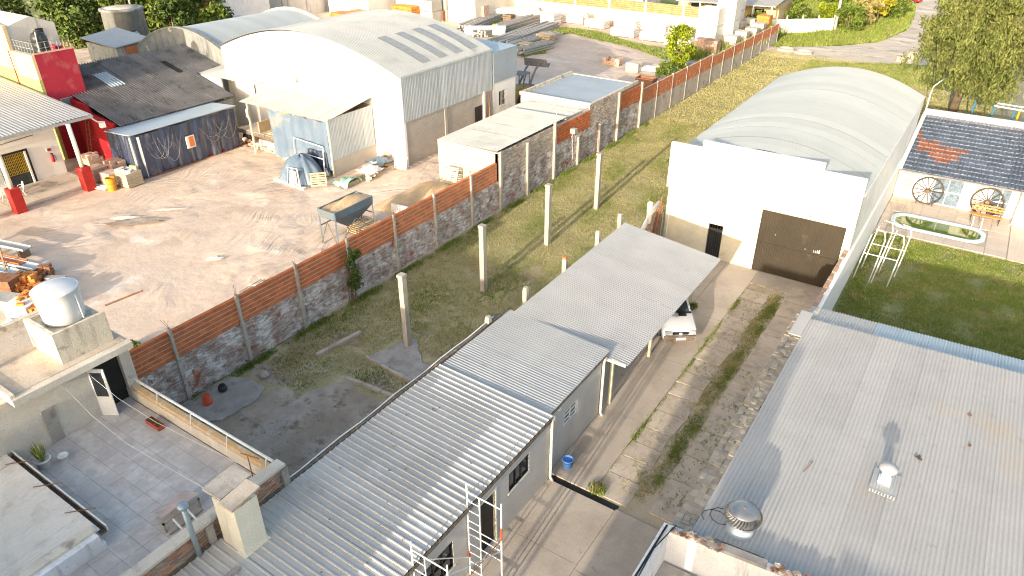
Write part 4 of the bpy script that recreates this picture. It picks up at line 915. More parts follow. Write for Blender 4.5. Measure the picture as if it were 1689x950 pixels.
for (px, py, m_, s_, lab) in [(1600,685,'rust',.14,'rusty patch of debris near the far right of the roof'),(1598,735,'rust',.12,'smaller brown rust flake below the first on the right of the roof'),(1513,755,'wheel_wood',.2,'dead leaf cluster on the roof right of the small vent'),(1330,770,'rust',.12,'thin rusty rod lying on the roof left of the small vent')]:
    q = G(px, py, BZ+.02); t = thing('roof_debris', lab, 'debris', q)
    if 'rod' in lab: part(MB().tube([q+Vector((-.02,-.3,.02)), q+Vector((.12,.35,.02))], .012, 5), 'rod', 'rust', t)
    else:
        for k in range(5): part(MB().obox(q+Vector((random.uniform(-s_,s_)/2, random.uniform(-s_,s_)/2, .02)), (s_*.5,s_*.3,.02), random.uniform(0,3), random.uniform(-.4,.4)), 'flake', m_, t)
q = Vector((-.1,14.5,3.80)); t = thing('broken_bricks', 'heap of bright orange broken hollow bricks on the white parapet', 'bricks', q)
for k in range(7): part(MB().obox(q+Vector((random.uniform(-.35,.35), random.uniform(-.1,.1), .03+.012*k)), (.22,.10,.05), random.uniform(0,3), random.uniform(-.5,.5)), 'brick', 'brick_orange', t)
t = thing('wall_bar', 'dark metal bar lying along the parapet in front of the turbine ventilator', 'bar', (-2.3,14.42,3.75)); part(MB().tube([(-2.9,14.52,3.80),(-1.5,14.66,3.78)], .025, 5), 'bar', 'gutter_dirty', t)

# ================================================================== SCAFFOLD
t = thing('scaffold', 'white tubular scaffold tower standing against the grey office wall', 'scaffold', (-9.1, 10.8, .05))
for y in (9.5, 12.05):
    f = part(MB().tube([(-9.68,y,.05),(-9.68,y,4.15)], .028, 8).tube([(-8.42,y,.05),(-8.42,y,4.05)], .028, 8), 'frame', 'white_worn', t)
    for z in (3.82, 2.0, .3): part(MB().tube([(-9.68,y,z),(-8.42,y,z)], .024, 7), 'crossbar', 'white_worn', f)
    part(MB().tube([(-9.22,y,3.82),(-9.22,y,2.0)], .02, 6).tube([(-9.22,y,2.0),(-9.22,y,.3)], .02, 6), 'upright', 'white_worn', f)
    for z in (3.45,3.05,2.6,2.3,1.55,1.15,.7): part(MB().tube([(-9.68,y,z),(-9.22 if z not in (2.3,1.55) else -8.42,y,z)], .018, 6), 'rung', 'white_worn', f)
part(MB().tube([(-9.66,9.5,3.4),(-9.66,12.05,.9)], .018, 6).tube([(-8.44,12.05,2.0),(-8.44,9.5,3.6)], .018, 6), 'brace', 'white_worn', t)
part(MB().tube([(-8.44,9.5,2.6),(-8.44,12.05,2.5)], .015, 6), 'brace', 'rust', t)
part(MB().tube([(-8.42,12.05,2.5),(-8.42,12.05,3.05)], .031, 8), 'red_band', 'bucket_orange', t)
part(MB().tube([(-9.68,12.05,.9),(-9.68,12.05,1.2)], .033, 8), 'red_band', 'bucket_orange', t)
# ================================================================== TERRACE HOUSE (left front)
TZ = 3.1
th_ = thing('terrace_house', 'cream house with tiled roof terrace, brick parapet and tank room in the left foreground', 'house', (-20, 7, 0))
part(MB().box(-25.6,-15.35,2,9.75,-.35,TZ-.06), 'lower_storey', 'plaster_cream', th_)
part(MB().box(-25.2,-15.5,2,9.45,TZ-.055,TZ-.012), 'grout_bed', 'grout', th_)
tm = MB().box(-.296,.296,-.296,.296,0,.02).mesh('tile','tile_grey')
for i in range(13):
    for j in range(12):
        x, y = -15.85-.6*i, 9.05-.6*j
        if x > -23.3 and y > 2.2: inst('tile', tm, th_, (x, y, TZ-.014+random.uniform(-.002,.002)))
# far parapet and rail
part(MB().box(-23.9,-15.55,9.38,9.62,TZ,TZ+.42), 'parapet', 'plaster_cream', th_)
part(MB().box(-23.9,-15.55,9.44,9.62,TZ+.42,TZ+.56), 'parapet_top', 'paint_orange', th_)
rl = part(MB().tube([(-24.0,9.52,TZ+.92),(-15.5,9.52,TZ+.92)], .045, 10), 'handrail', 'white_paint', th_, True)
for i in range(5): part(MB().tube([(-23.4+1.9*i,9.52,TZ+.9),(-23.4+1.9*i,9.42,TZ+.5),(-23.4+1.9*i,9.36,TZ+.25)], .018, 6), 'bracket', 'white_paint', rl)
# right parapet: brick by brick
part(MB().box(-15.58,-15.33,2,9.7,TZ-.9,TZ+.62), 'parapet_core', 'mortar_dark', th_)
part(MB().box(-15.45,-15.36,2,9.7,-.3,TZ), 'outer_wall', 'mortar_dark', th_)
brm = bx(.10,.235,.062,'brick_red'); cnt = 0
for r in range(17):
    y = 9.6-(r%2)*.12
    while y > 4.8 and cnt < 299:
        if random.random() > .02: inst('brick', brm, th_, (-15.365+random.uniform(-.008,.012), y, 3.66-.078*r)); cnt += 1
        y -= .25
part(rubble_face(2, 4.7, 2.3, 3.7, -15.315, bl=.25, bh=.078), 'brickwork', 'brick_red', th_, kind='stuff')
part(MB().box(-15.66,-15.27,2,9.78,TZ+.63,TZ+.72), 'coping', 'plaster_cream', th_)
for y in (9.7,7.0): part(MB().box(-15.4,-15.22,y-.12,y+.1,0,TZ+.6), 'pier', 'concrete_grey', th_)
# tank room
part(MB().wall('x', -23.35, -23.15, 2.0, 9.6, 0, 5.36, [(8.45,9.4,TZ,5.15)]).box(-26.4,-23.35,5.6,5.8,0,5.36), 'room_wall', 'plaster_cream', th_)
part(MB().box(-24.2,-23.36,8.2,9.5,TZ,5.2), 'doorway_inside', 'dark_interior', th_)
part(MB().box(-23.14,-22.75,8.0,8.03,TZ,TZ+.0).obox((-22.95,8.42,TZ+1.0),(.04,.62,2.0),R_(-58)), 'door_leaf', 'white_paint', th_)
part(MB().obox((-22.94,8.42,TZ+1.35),(.05,.42,1.0),R_(-58)), 'door_glass', 'glass', th_)
part(MB().box(-24.1,-23.2,9.62,9.8,TZ,5.3), 'room_wall', 'plaster_cream', th_)
part(MB().box(-27.0,-22.62,5.85,9.75,5.36,5.60), 'roof_slab', 'plaster_cream', th_)
part(MB().box(-26.9,-22.9,5.95,9.65,5.60,5.63), 'roof_top', 'concrete_old', th_)
part(MB().box(-26.1,-22.75,5.86,6.0,5.6,5.72).box(-24.9,-24.7,5.95,6.15,5.6,6.5).box(-27.0,-26.8,6,9.7,5.6,5.85), 'roof_rim', 'plaster_old', th_)
part(MB().wall('x', -23.3, -23.2, 7.7, 9.45, 5.62, 6.78).wall('y',7.7,7.82,-25.0,-23.3,5.62,6.78).wall('y',9.35,9.45,-25.0,-23.3,5.62,6.6).wall('x',-25.1,-25.0,7.7,9.45,5.62,6.7).box(-25.0,-23.3,7.82,9.35,6.3,6.6), 'tank_base', 'plaster_old', th_)
part(MB().box(-23.15,-23.1,6.55,6.95,TZ,TZ+1.35), 'electric_panel', 'concrete_grey', th_)
part(MB().box(-23.16,-15.5,2,2.1,TZ,TZ+.3).box(-25.0,-23.35,2,5.5,0,3.75), 'low_wall', 'plaster_cream', th_)
TC = (-24.2, 8.62, 6.62)
wt = thing('water_tank', 'large pale cylindrical water tank on the roof of the tank room', 'tank', TC)
part(MB().lathe([(.60,0),(.62,.02),(.65,.4),(.68,.85),(.69,1.08),(.71,1.10),(.72,1.15),(.69,1.18),(.66,1.17)], TC, 40), 'body', 'tank_white', wt, True)
part(MB().lathe([(.665,1.165),(.64,1.18),(.1,1.2)], TC, 40), 'lid', 'tank_white', wt, True)
part(MB().tube([(-23.56,8.9,7.65),(-23.55,8.92,6.7)], .025, 6), 'pipe', 'tank_white', wt)
solo(MB().tube([(-23.6,9.7,6.75),(-23.2,10.9,6.9)], .035, 4), 'steel_angle', 'rust', 'short rusty steel angle sticking out behind the water tank', 'bar', (-23.4,10.2,6.8))
# chimney and flue
ch = thing('chimney', 'tall cream-white square chimney with cracked grey slab cap beside the ribbed roof', 'chimney', (-14.1, 7.35, 2.6))
part(MB().prism([(-14.6,7.0,2.4),(-13.65,7.0,2.4),(-13.65,7.75,2.4),(-14.6,7.75,2.4)], (0,0,2.75)), 'shaft', 'cream_side', ch)
part(MB().box(-14.55,-13.7,7.05,7.15,5.15,5.36).box(-14.55,-13.7,7.6,7.7,5.15,5.36), 'cap_stand', 'cream_side', ch)
part(MB().obox((-14.45,7.45,5.42),(.75,1.05,.08),.05,.02,.0), 'cap_slab', 'concrete_grey', ch)
part(MB().obox((-13.8,7.35,5.39),(.5,1.0,.08),.1,.0,.12), 'cap_slab', 'concrete_old', ch)
part(MB().box(-14.7,-13.58,6.93,7.82,2.6,3.42), 'base_flashing', 'cream_side', ch)
fl = thing('flue_pipe', 'slim blue-grey metal flue pipe with round cap in front of the terrace parapet', 'pipe', (-14.75,6.3,2.8))
part(MB().tube([(-14.75,6.3,2.8),(-14.78,6.28,5.3)], .075, 12), 'pipe', 'pipe_blue', fl, True)
part(MB().lathe([(.08,0),(.15,.03),(.15,.12),(.05,.16)], (-14.78,6.28,5.28), 16), 'cap', 'pipe_blue', fl, True)
t = thing('annex_roof', 'small flat white-painted roof with edge beams below the flue pipe', 'roof', (-14.8,5.5,2.6))
part(MB().box(-14.82,-13.4,2,6.85,2.6,2.78), 'slab', 'plaster_stain', t)
part(MB().box(-14.82,-14.7,2,6.85,2.78,2.95).box(-13.55,-13.4,2,6.6,2.78,3.5), 'rim', 'concrete_grey', t)
part(MB().tube([(-15.05,9.6,3.2),(-15.0,8.3,3.25),(-15.0,7.6,3.4),(-15.02,7.2,3.5),(-15.03,6.5,3.1),(-15.0,5.2,3.05),(-15.03,3.5,3.05)], .02, 6), 'cable', 'white_worn', t)
# clothes lines
t = thing('clothes_line', 'pair of thin clothes lines crossing the terrace', 'line', (-19, 8, TZ+1.5))
part(MB().tube([(-23.1,8.2,5.1),(-21.3,8.2,4.75),(-19.5,8.3,4.55),(-17.5,8.5,4.45),(-15.5,8.7,4.4)], .006, 5), 'line', 'white_paint', t); part(MB().tube([(-23.1,7.4,5.1),(-21.3,7.3,4.65),(-19.5,7.3,4.4),(-17.5,7.45,4.28),(-15.6,7.6,4.2)], .006, 5), 'line', 'white_paint', t)
t = thing('line_post', 'thin rusty line holder at the terrace corner behind the chimney', 'holder', (-15.9,9.0,TZ)); part(MB().tube([(-15.9,9.0,TZ),(-15.9,9.0,4.4)], .018, 5).tube([(-16.25,9.0,4.35),(-15.5,9.1,4.45)], .02, 5), 'bar', 'rust', t)
# terrace things
def pot(label, c, r, h, plant=True, big=True):
    t = thing('potted_plant' if plant else 'flower_pot', label, 'plant' if plant else 'pot', c)
    part(MB().lathe([(r*.68,0),(r*.7,.01),(r*.95,h*.85),(r*1.04,h*.86),(r*1.04,h),(r*.93,h),(r*.9,h*.86),(.02,h*.86)], c, 18), 'pot', 'white_worn', t, True)
    if plant:
        for i in range(34):
            a = random.uniform(0,6.28); l = random.uniform(.35,.75); d = random.uniform(.05,.28); rr = random.uniform(0, r*.6); w = .022
            b = Vector((c[0]+rr*math.cos(a), c[1]+rr*math.sin(a), c[2]+h*.85)); tp_ = b+Vector((d*math.cos(a), d*math.sin(a), l)); md = (b+tp_)/2+Vector((0,0,.05)); s = Vector((-math.sin(a), math.cos(a), 0))*w
            part(MB().add([b-s, b+s, md+s*1.2, tp_, md-s*1.2, md+Vector((.01,.01,0))], [(0,1,2,5),(5,2,3),(0,5,4),(4,5,3)]), 'leaf', 'plant_leaf', t)
    else: part(MB().lathe([(r*.88,h*.8),(.02,h*.82)], c, 12), 'soil', 'dark_interior', t)
pot('spiky green plant in a white pot by the low terrace wall', (-22.3,5.85,TZ), .24, .32); pot('small white pot of dark soil beside the spiky plant', (-22.05,6.35,TZ), .16, .22, False)
t = thing('planter', 'red planter boxes with low seedlings by the far terrace parapet', 'planter', (-21.1,8.95,TZ))
for k in range(3):
    b = part(MB().wall('y', 8.85,8.87,-21.45+.25*k,-21.24+.25*k,TZ,TZ+.17).wall('y',9.08,9.10,-21.45+.25*k,-21.24+.25*k,TZ,TZ+.17).wall('x',-21.47+.25*k,-21.45+.25*k,8.85,9.1,TZ,TZ+.17).wall('x',-21.24+.25*k,-21.22+.25*k,8.85,9.1,TZ,TZ+.17).box(-21.45+.25*k,-21.24+.25*k,8.87,9.08,TZ,TZ+.12), 'box', 'terracotta', t)
    o = bpy.data.objects.new('seedlings', quad_mesh('seedlings', leaves([(-.26+.25*k, .03, .17)], [.12], 60, .02), 'leaf_dark')); C.objects.link(o); o.parent = t
t = thing('covered_table', 'overturned low table draped with a pink grey cloth by the right parapet', 'table', (-16.9,7.0,TZ))
part(MB().grid(lambda u, v: (-17.45+.75*u+.1*v, 6.45+1.15*v, TZ+.55-.32*(1-u)**2+.03*math.sin(v*9+u*4)), 6, 10), 'cloth', 'cloth_pink', t, True)
part(MB().box(-16.68,-16.62,6.4,7.6,TZ+.3,TZ+.36).box(-16.5,-16.44,6.4,7.5,TZ+.02,TZ+.08).box(-16.68,-16.62,6.4,6.45,TZ,TZ+.36).box(-16.68,-16.62,7.55,7.6,TZ,TZ+.36), 'frame', 'concrete_old', t)
for y in (6.7,7.15): part(MB().tube([(-16.6,y,TZ+.33),(-16.1,y-.05,TZ+.25)], .03, 6), 'leg', 'white_worn', t)
for o in list(C.objects):
    if o.parent is None and o.name.split('.')[0] in ('terrace_house','water_tank','steel_angle','clothes_line','line_post','potted_plant','flower_pot','planter','covered_table'): o.location = Vector(o.location)+Vector((.45,-.2,.38))
# near-left neighbouring roof
t = thing('neighbour_house', 'house at the bottom left corner with pale corrugated roof and dark gutter', 'house', (-21, 2, 0))
sheets(t, 'roof_cream', (-26,5.05,4.02), (0,-7,-.35), (8.7,0,0), 9, pitch=.13, amp=.014)
part(MB().box(-26,-17.3,5.02,5.2,3.8,3.84).box(-26,-17.3,5.18,5.2,3.84,4.0), 'gutter', 'gutter_dirty', t)
part(MB().box(-26,-17.3,5.2,5.24,3.82,4.03), 'gutter_lip', 'white_worn', t)
part(MB().box(-17.5,-17.1,-2,4.9,0,4.02).box(-17.8,-17.1,4.9,5.0,0,3.7), 'wall', 'plaster_stain', t)
part(MB().box(-17.62,-17.3,-2,4.95,4.02,4.1), 'roof_edge', 'plaster_old', t)
for x in (-21.9,-20.2,-18.4): part(MB().tube([(x-.3,4.8,4.05),(x+.25,5.4,4.04)], .015, 5), 'gutter_strap', 'rust', t)

# ================================================================== YARD BUILDINGS
# vaulted white warehouse
LXR, LXL, LY, LYB = -34.4, -54.2, 37.5, 48.6; LCX, LHW = (LXR+LXL)/2, (LXR-LXL)/2
lw = thing('vaulted_warehouse', 'big white vaulted warehouse in the brick yard with skylight strips near its eave', 'warehouse', (LCX, LY, YZ))
part(gable(LCX, LHW, 7.4, 2.15, LY-.02, .25, YZ-.1, 28), 'front_wall', 'plaster_white', lw)
A1 = arch_pt(LCX, LHW+.1, 7.5, 2.15, LY-.1, LYB+.1)
sheets(lw, 'roof_white', (LXL,LY,0), (LXR-LXL,0,0), (0,LYB-LY,0), 11, pitch=.2, amp=.022, nu=28, arch=A1, seg=4, jit=.006)
for k in range(4):
    v0 = (.30+.175*k); 
    mb = MB(); mb.grid(lambda u, v: A1(.74+.22*u, v0+.085*v, .035), 8, 3); part(mb, 'skylight', 'skylight_grey', lw)
part(MB().box(LXR-.25, LXR-.05, LY+.25, LYB, YZ-.05, 4.35), 'lower_wall', 'block_grey', lw)
bm_ = MB().box(-.02,.02,-.19,.19,-.09,.09).mesh('block','block_grey'); cnt = 0
for r in range(17):
    y = LY+.5-(r%2)*.2
    while y < LYB-.3 and cnt < 296*2:
        if not (45.9 < y < 47.4 and r < 12): 
            if cnt < 290: inst('block', bm_, lw, (LXR-.05, y, 4.2-.2*r)); 
            else: break
            cnt += 1
        y += .4
sheets(lw, 'side_metal', (LXR+.02, LY+.0, 4.3), (0,0,3.3), (0,LYB-LY,0), 11, pitch=.16, amp=.02, name='wall_sheet')
part(MB().box(LXR-.04,LXR+.0,46.15,47.1,YZ+.1,3.35), 'door', 'black', lw)
part(MB().box(LXR-.1,LXR+.08,47.3,47.5,YZ,4.4), 'pilaster', 'white_paint', lw)
part(MB().box(LXR-.06,LXR+.02,42.2,42.5,YZ,4.3), 'pilaster', 'block_grey', lw)
for i in range(4): part(MB().box(LXR+.02+.1*i, LXR+.08+.1*i, 48.0-.1*i, 48.06-.1*i, YZ, 4.2-.5*i), 'leaning_plank', 'wood_dark' if i%2 else 'rust', lw)
part(MB().obox((LXR-1.0,46.6,7.95),(1.6,.05,.03),0,0,.32), 'rib', 'gutter_grey', lw)
an = thing('yard_annex', 'lower annex behind the vaulted warehouse, blue-grey sheet above white wall', 'annex', (-36, 50.5, YZ))
part(MB().wall('x', LXR-.2, LXR+.0, LYB+.15, 52.1, YZ-.05, 4.85, [(49.55,50.5,2.7,3.9)]).box(LXR-4,LXR-.2,51.9,52.1,YZ-.05,4.8), 'wall', 'plaster_white', an)
part(MB().box(LXR-.02,LXR+.06,LYB+.12,52.25,4.75,7.25).box(LXR-4,LXR-.02,52.15,52.25,4.75,7.2), 'cladding', 'sheet_blue_grey', an)
part(MB().add([(LXR-5,LYB,7.6),(LXR+.06,LYB,7.26),(LXR+.06,52.25,7.26),(LXR-5,52.25,7.4)],[(0,1,2,3)]), 'roof', 'galv_blue', an)
win(an, 49.55, 50.5, 2.7, 3.9, LXR-.03, 2, 'wood_dark')
mb = MB()
for i in range(7): mb.tube([(LXR+.2,49.5+.18*i,2.6),(LXR+.2,49.5+.18*i,4.0)], .01, 4)
for z in (2.6,3.3,4.0): mb.tube([(LXR+.2,49.5,z),(LXR+.2,50.6,z)], .01, 4)
part(mb, 'window_grille', 'gutter_grey', an)
# lean-to roofs in front
l1 = thing('white_garage', 'tall white garage annex left of the vaulted warehouse front, open towards the yard', 'garage', (-52, 36.2, YZ))
sheets(l1, 'roof_white', (-55.7,35.9,5.35), (0,5.4,.5), (7.0,0,-.05), 7, pitch=.12, amp=.012)
part(MB().box(-55.6,-53.1,36.0,36.2,YZ,5.25).box(-55.6,-55.4,36.2,41,YZ,5.25), 'wall', 'plaster_white', l1)
part(MB().box(-53.1,-48.8,40.2,40.4,3.2,5.4), 'back_wall', 'block_grey', l1)
bm2 = MB().box(-.62,.62,-.03,0,-.24,.24).mesh('panel','render_cream')
for r in range(4):
    for i in range(4): inst('panel', bm2, l1, (-52.8+1.28*i-(r%2)*.4, 40.2, 3.5+.5*r))
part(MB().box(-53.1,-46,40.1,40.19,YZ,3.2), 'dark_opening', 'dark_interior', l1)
part(MB().box(-48.95,-48.8,36.05,40.3,4.6,5.3).box(-48.95,-48.8,36.0,36.15,YZ,5.3).box(-53.12,-53.0,36.0,36.15,YZ,5.2), 'frame', 'white_paint', l1)
part(MB().box(-48.8,-45.0,36.9,37.1,4.9,6.3), 'upper_wall', 'plaster_white', l1)
l2 = thing('lean_to_shed', 'lean-to shed with pale metal roof and corrugated side wall at the warehouse front', 'shed', (-41.5, 34, YZ))
sheets(l2, 'roof_white', (-46.5,32.75,5.1), (0,5.2,.75), (9.2,0,0), 9, pitch=.12, amp=.012)
sheets(l2, 'side_metal', (-37.35,33.0,2.2), (0,0,3.0), (0,4.4,0), 4, pitch=.14, amp=.02, name='wall_sheet')
part(MB().box(-37.5,-37.36,33.0,37.5,YZ,2.2), 'block_wall', 'block_grey', l2)
part(MB().box(-37.45,-37.35,32.95,33.05,YZ,5.1).box(-46.2,-46.08,33.1,33.22,YZ,5.1), 'post', 'cream_paint', l2)
part(MB().grid(lambda u, v: (-43.6+6.1*u+.0, 32.98+.07*math.sin(u*38)*(1-.5*v)+.12*math.sin(u*9+v*3)*(1-v), 5.02-3.6*(1-v)-.10*abs(math.sin(u*16))), 60, 14), 'tarpaulin', 'tarp_pale', l2, True)
part(MB().box(-46.25,-46.03,33.0,33.06,3.9,4.5), 'notice_box', 'white_paint', l2)
# dark opening and parked flatbed under the lean-to
part(MB().box(-46.0,-37.6,37.2,37.4,YZ,5.2), 'back_panel', 'wood_dark', l2)
t = thing('flatbed_trailer', 'flatbed trailer loaded with timber standing under the lean-to roof', 'trailer', (-46.5,35.3,YZ))
part(MB().box(-49.5,-43.6,34.3,36.3,2.0,2.15), 'bed', 'block_grey', t)
part(MB().box(-49.5,-43.6,34.25,34.3,1.85,2.12), 'side_rail', 'gutter_dirty', t)
for i in range(7): part(MB().obox((-45.0,34.6+.2*i,2.24+.04*(i%2)),(2.6,.14,.09),.05), 'plank', 'wood', t)
for x in (-48.7,-44.6): part(MB().tube([(x,34.35,1.45),(x,34.6,1.45)], .42, 20), 'wheel', 'rubber', t, True)
part(MB().box(-43.4,-43.3,34.4,36.2,2.1,3.6).box(-47.0,-46.9,34.4,36.2,2.1,3.0), 'stake_frame', 'wood', t)
part(MB().tube([(-46.5,35.6,2.2),(-44.2,35.6,4.3)], .14, 6), 'boom', 'gutter_dirty', t)
part(MB().obox((-44.6,35.5,3.9),(.7,.4,.7),0,0,.6), 'boom_head', 'yellow_paint', t)
t = thing('low_block_wall', 'low grey block wall in front of the trailer', 'wall', (-44.5,33.6,YZ))
part(MB().box(-46.5,-43.6,33.9,34.1,YZ,1.85), 'core', 'mortar', t)
for r in range(4):
    for i in range(7): inst('block', bx(.38,.05,.19,'block_grey'), t, (-46.3+.41*i+(.15 if r%2 else 0), 33.9, YZ+.1+.21*r))
t = thing('rubble_heap', 'heap of broken bricks and rubble under the trailer front', 'rubble', (-47.6,34.1,YZ))
for i in range(40): part(MB().obox((-49.2+random.uniform(0,5.2), 33.95+random.uniform(-.3,.4), YZ+random.uniform(.05,.55)), (.3,.2,.16), random.uniform(0,3), random.uniform(-.5,.5)), 'rubble_piece', random.choice(['stack_pink','brick_rough','rust','stack_white']), t)
def bag(label, c, s=.5, m='bag_white', cat='sack'):
    t = thing('sack', label, cat, c)
    part(MB().lathe([(s*.45,0),(s*.62,s*.25),(s*.6,s*.7),(s*.42,s*1.1),(s*.22,s*1.35),(s*.30,s*1.5)], c, 12), 'body', m, t, True); part(MB().lathe([(s*.2,s*1.33),(s*.22,s*1.36),(s*.2,s*1.4)], c, 8), 'tie', 'rubber', t)
bag('big white sack standing at the right end of the low block wall', (-43.2,33.7,YZ), .62)
# door frame leaning against tarp
t = thing('window_frame', 'white empty door frame leaning on the blue tarp of the lean-to', 'frame', (-39.6,32.6,YZ))
part(MB().tube([(-40.9,32.55,YZ+.1),(-40.9,32.75,3.35),(-37.9,32.75,3.2),(-37.9,32.55,YZ)], .05, 4).tube([(-39.6,32.6,2.4),(-37.9,32.7,2.3)], .04, 4), 'frame', 'white_paint', t)
part(MB().obox((-38.7,32.85,1.9),(1.9,.06,1.7)), 'dark_sheet', 'tarp_navy', t)
# arched grey building behind
a2 = thing('arched_shed', 'older vaulted shed with mould-grey gable behind the dark fibre roof', 'shed', (-61, 38.4, YZ))
AX, AH = -61.3, 7.6
part(gable(AX, AH, 5.55, 2.45, 38.6, .3, YZ, 24), 'gable', 'wall_mould', a2)
sheets(a2, 'roof_green_white', (AX-AH,38.6,0), (AH*2,0,0), (0,13,0), 12, pitch=.2, amp=.014, nu=24, arch=arch_pt(AX, AH-.1, 5.45, 2.4, 38.85, 51.5), seg=4)
f_ = arch_pt(AX, AH, 5.55, 2.45, 38.55, 38.95)
part(MB().grid(lambda u, v: f_(u, v, .06), 24, 1).grid(lambda u, v: f_(u, 0, -.1+.16*v), 24, 1), 'gable_rim', 'wall_mould', a2)
part(gable(AX, AH, 5.6, 2.5, 51.3, .25, YZ, 24), 'back_gable', 'plaster_old', a2)
# dark fibre-cement roof building
dk = thing('fibre_roof_shed', 'long shed with dark weathered corrugated fibre-cement roof next to the red building', 'shed', (-56, 32, YZ))
def fm(k, q): return 'fibre_dark'
sheets(dk, 'fibre_dark', (-61.3,26.0,6.62), (10.0,0,-2.5), (0,9.9,0), 11, pitch=.25, amp=.075, lap=3, seg=4, jit=.02)
sheets(dk, 'fibre_dark', (-61.3,35.9,6.62), (5.4,0,-1.35), (0,2.7,0), 3, pitch=.25, amp=.075, lap=2, seg=4, jit=.02)
part(MB().box(-61.3,-61.1,26,38.4,YZ,6.5).box(-51.7,-51.5,26,35.8,YZ,3.9), 'wall', 'wall_mould', dk)
part(MB().grid(lambda u, v: (-59.1+2.5*u, 28.9+1.15*v, 6.17-.625*u+.045*math.sin(v*1.15/.26*6.283)), 1, 26), 'skylight', 'skylight', dk)
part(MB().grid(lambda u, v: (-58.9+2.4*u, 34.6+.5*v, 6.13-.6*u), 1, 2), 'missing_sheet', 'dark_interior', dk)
# tarpaulin shed
ts = thing('tarp_shed', 'shed wrapped in shiny navy tarpaulin under a flat pale roof', 'shed', (-50.3, 30, YZ))
part(MB().prism([(-48.35,24.9,4.22),(-48.35,33.7,4.22),(-51.6,33.7,3.98),(-51.6,24.9,3.98)], (0,0,.06)), 'roof', 'galv_blue', ts)
def drape(x0, y0, x1, y1, zt, zb, nu, amp, ph_=0):
    dx, dy = x1-x0, y1-y0; L_ = math.hypot(dx, dy); nx, ny = dy/L_, -dx/L_
    def fn(u, v):
        s = u*L_; a = amp*(.35+.65*v)*(math.sin(s*5.1+ph_+v*.6)+.55*math.sin(s*11.3+v*2.2+ph_)+.5*math.sin(s*2.1+3*v*(1-v)*4))
        hang = .12*abs(math.sin(s*1.25))*(1-v)
        return (x0+dx*u+nx*a, y0+dy*u+ny*a, zt+(zb-zt)*v-hang)
    return MB().grid(fn, nu, 22)
part(drape(-48.4,25.0,-48.4,33.5,4.2,YZ+.02,130,.055), 'tarpaulin', 'tarp_navy', ts, True)
part(drape(-51.5,25.0,-48.4,25.0,4.2,YZ+.02,50,.05,1), 'tarpaulin', 'tarp_navy', ts, True)
part(drape(-48.6,24.9,-48.3,25.5,4.1,YZ+.1,10,.03,2), 'clear_film', 'plastic_sheet', ts, True)
for k in range(14):
    cy_, wd, dp, z0 = random.uniform(26.0,32.6), random.uniform(.25,1.1), random.uniform(.6,2.0), random.uniform(3.3,4.1)
    if 28.7 < cy_ < 29.8: continue
    mb = MB(); mb.tube([(-48.27+.03*math.sin(a*2), min(33.4, max(25.2, cy_+wd*(a/5-1)+(.25*dp*(a/10)))), z0-dp*(1-(a/5-1)**2)) for a in range(11)], [.004+.010*math.sin(math.pi*a/10) for a in range(11)], 4); part(mb, 'film_fold', 'film', ts, True)
part(MB().box(-48.3,-48.22,28.9,29.6,2.2,3.1), 'sign_board', 'stack_white', ts); part(MB().box(-48.22,-48.2,29.1,29.5,2.3,3.05), 'sign_board', 'brick_orange', ts)
part(MB().box(-48.6,-48.45,30.5,32.3,YZ,YZ+.3), 'sill', 'red_deep', ts)
part(MB().box(-48.55,-48.25,25,33.5,YZ-.02,YZ+.07), 'base_strip', 'rust', ts)
# red and yellow building
rb = thing('red_yellow_house', 'tall house with crimson side wall and cream-yellow front with green dado', 'house', (-62, 24, YZ))
part(MB().box(-57.2,-57.0,24.3,27.1,YZ,8.75).box(-66,-57.2,26.9,27.1,YZ,8.7), 'red_wall', 'red_wall', rb)
part(MB().box(-57.05,-56.98,24.25,27.12,8.75,8.86), 'red_coping', 'stack_pink', rb)
part(MB().box(-59.9,-57.0,24.1,24.3,7.0,8.75), 'yellow_wall', 'yellow_wall', rb)
part(MB().box(-80,-59.9,24.06,24.3,7.4,10.45).prism([(-80,24.06,10.45),(-59.9,24.06,10.45),(-80,24.06,11.6)], (0,.24,0)), 'yellow_wall', 'yellow_wall', rb)
part(MB().box(-80,-57.0,24.08,24.3,YZ,7.0).box(-80,-59.9,24.08,24.3,7.0,7.4), 'green_dado', 'green_wall', rb)
part(MB().box(-60.24,-60.16,24.02,24.06,YZ,8.8), 'joint', 'red_wall', rb)
part(MB().box(-66,-57.2,24.3,26.9,8.2,8.4), 'flat_roof', 'concrete_grey', rb)
part(MB().prism([(-60,24.3,8.2),(-60,27.7,8.2),(-60,27.7,10.2),(-60,26.1,10.85),(-60,24.3,10.35)], (-12,0,0)), 'upper_storey', 'pale_wall', rb)
part(MB().box(-60.0,-59.97,26.2,26.75,9.3,9.95), 'window', 'black', rb)
part(MB().box(-56.99,-56.96,25.05,25.95,4.65,5.45), 'glass_block_frame', 'plaster_old', rb)
gb = MB().box(0,.02,-.065,.065,-.065,.065).mesh('glass_block','glass_curtain')
for i in range(6):
    for j in range(5): inst('glass_block', gb, rb, (-56.955, 25.13+.148*i, 4.74+.155*j))
part(MB().prism([(-57,25.7,YZ),(-51.7,25.7,YZ),(-51.7,25.7,4.3),(-54.5,25.7,4.6),(-55.0,25.7,5.2),(-57,25.7,5.3)], (0,.2,0)), 'side_wall', 'red_deep', rb)
part(MB().box(-57.05,-56.9,24.3,25.7,YZ,4.6), 'deep_red_wall', 'red_deep', rb)
mb = MB()
for z in (8.75,9.1,9.5): mb.tube([(-57.1,24.4,z),(-57.1,27.0,z)], .018, 4); mb.tube([(-57.1,24.4,z),(-59.8,24.35,z)], .018, 4)
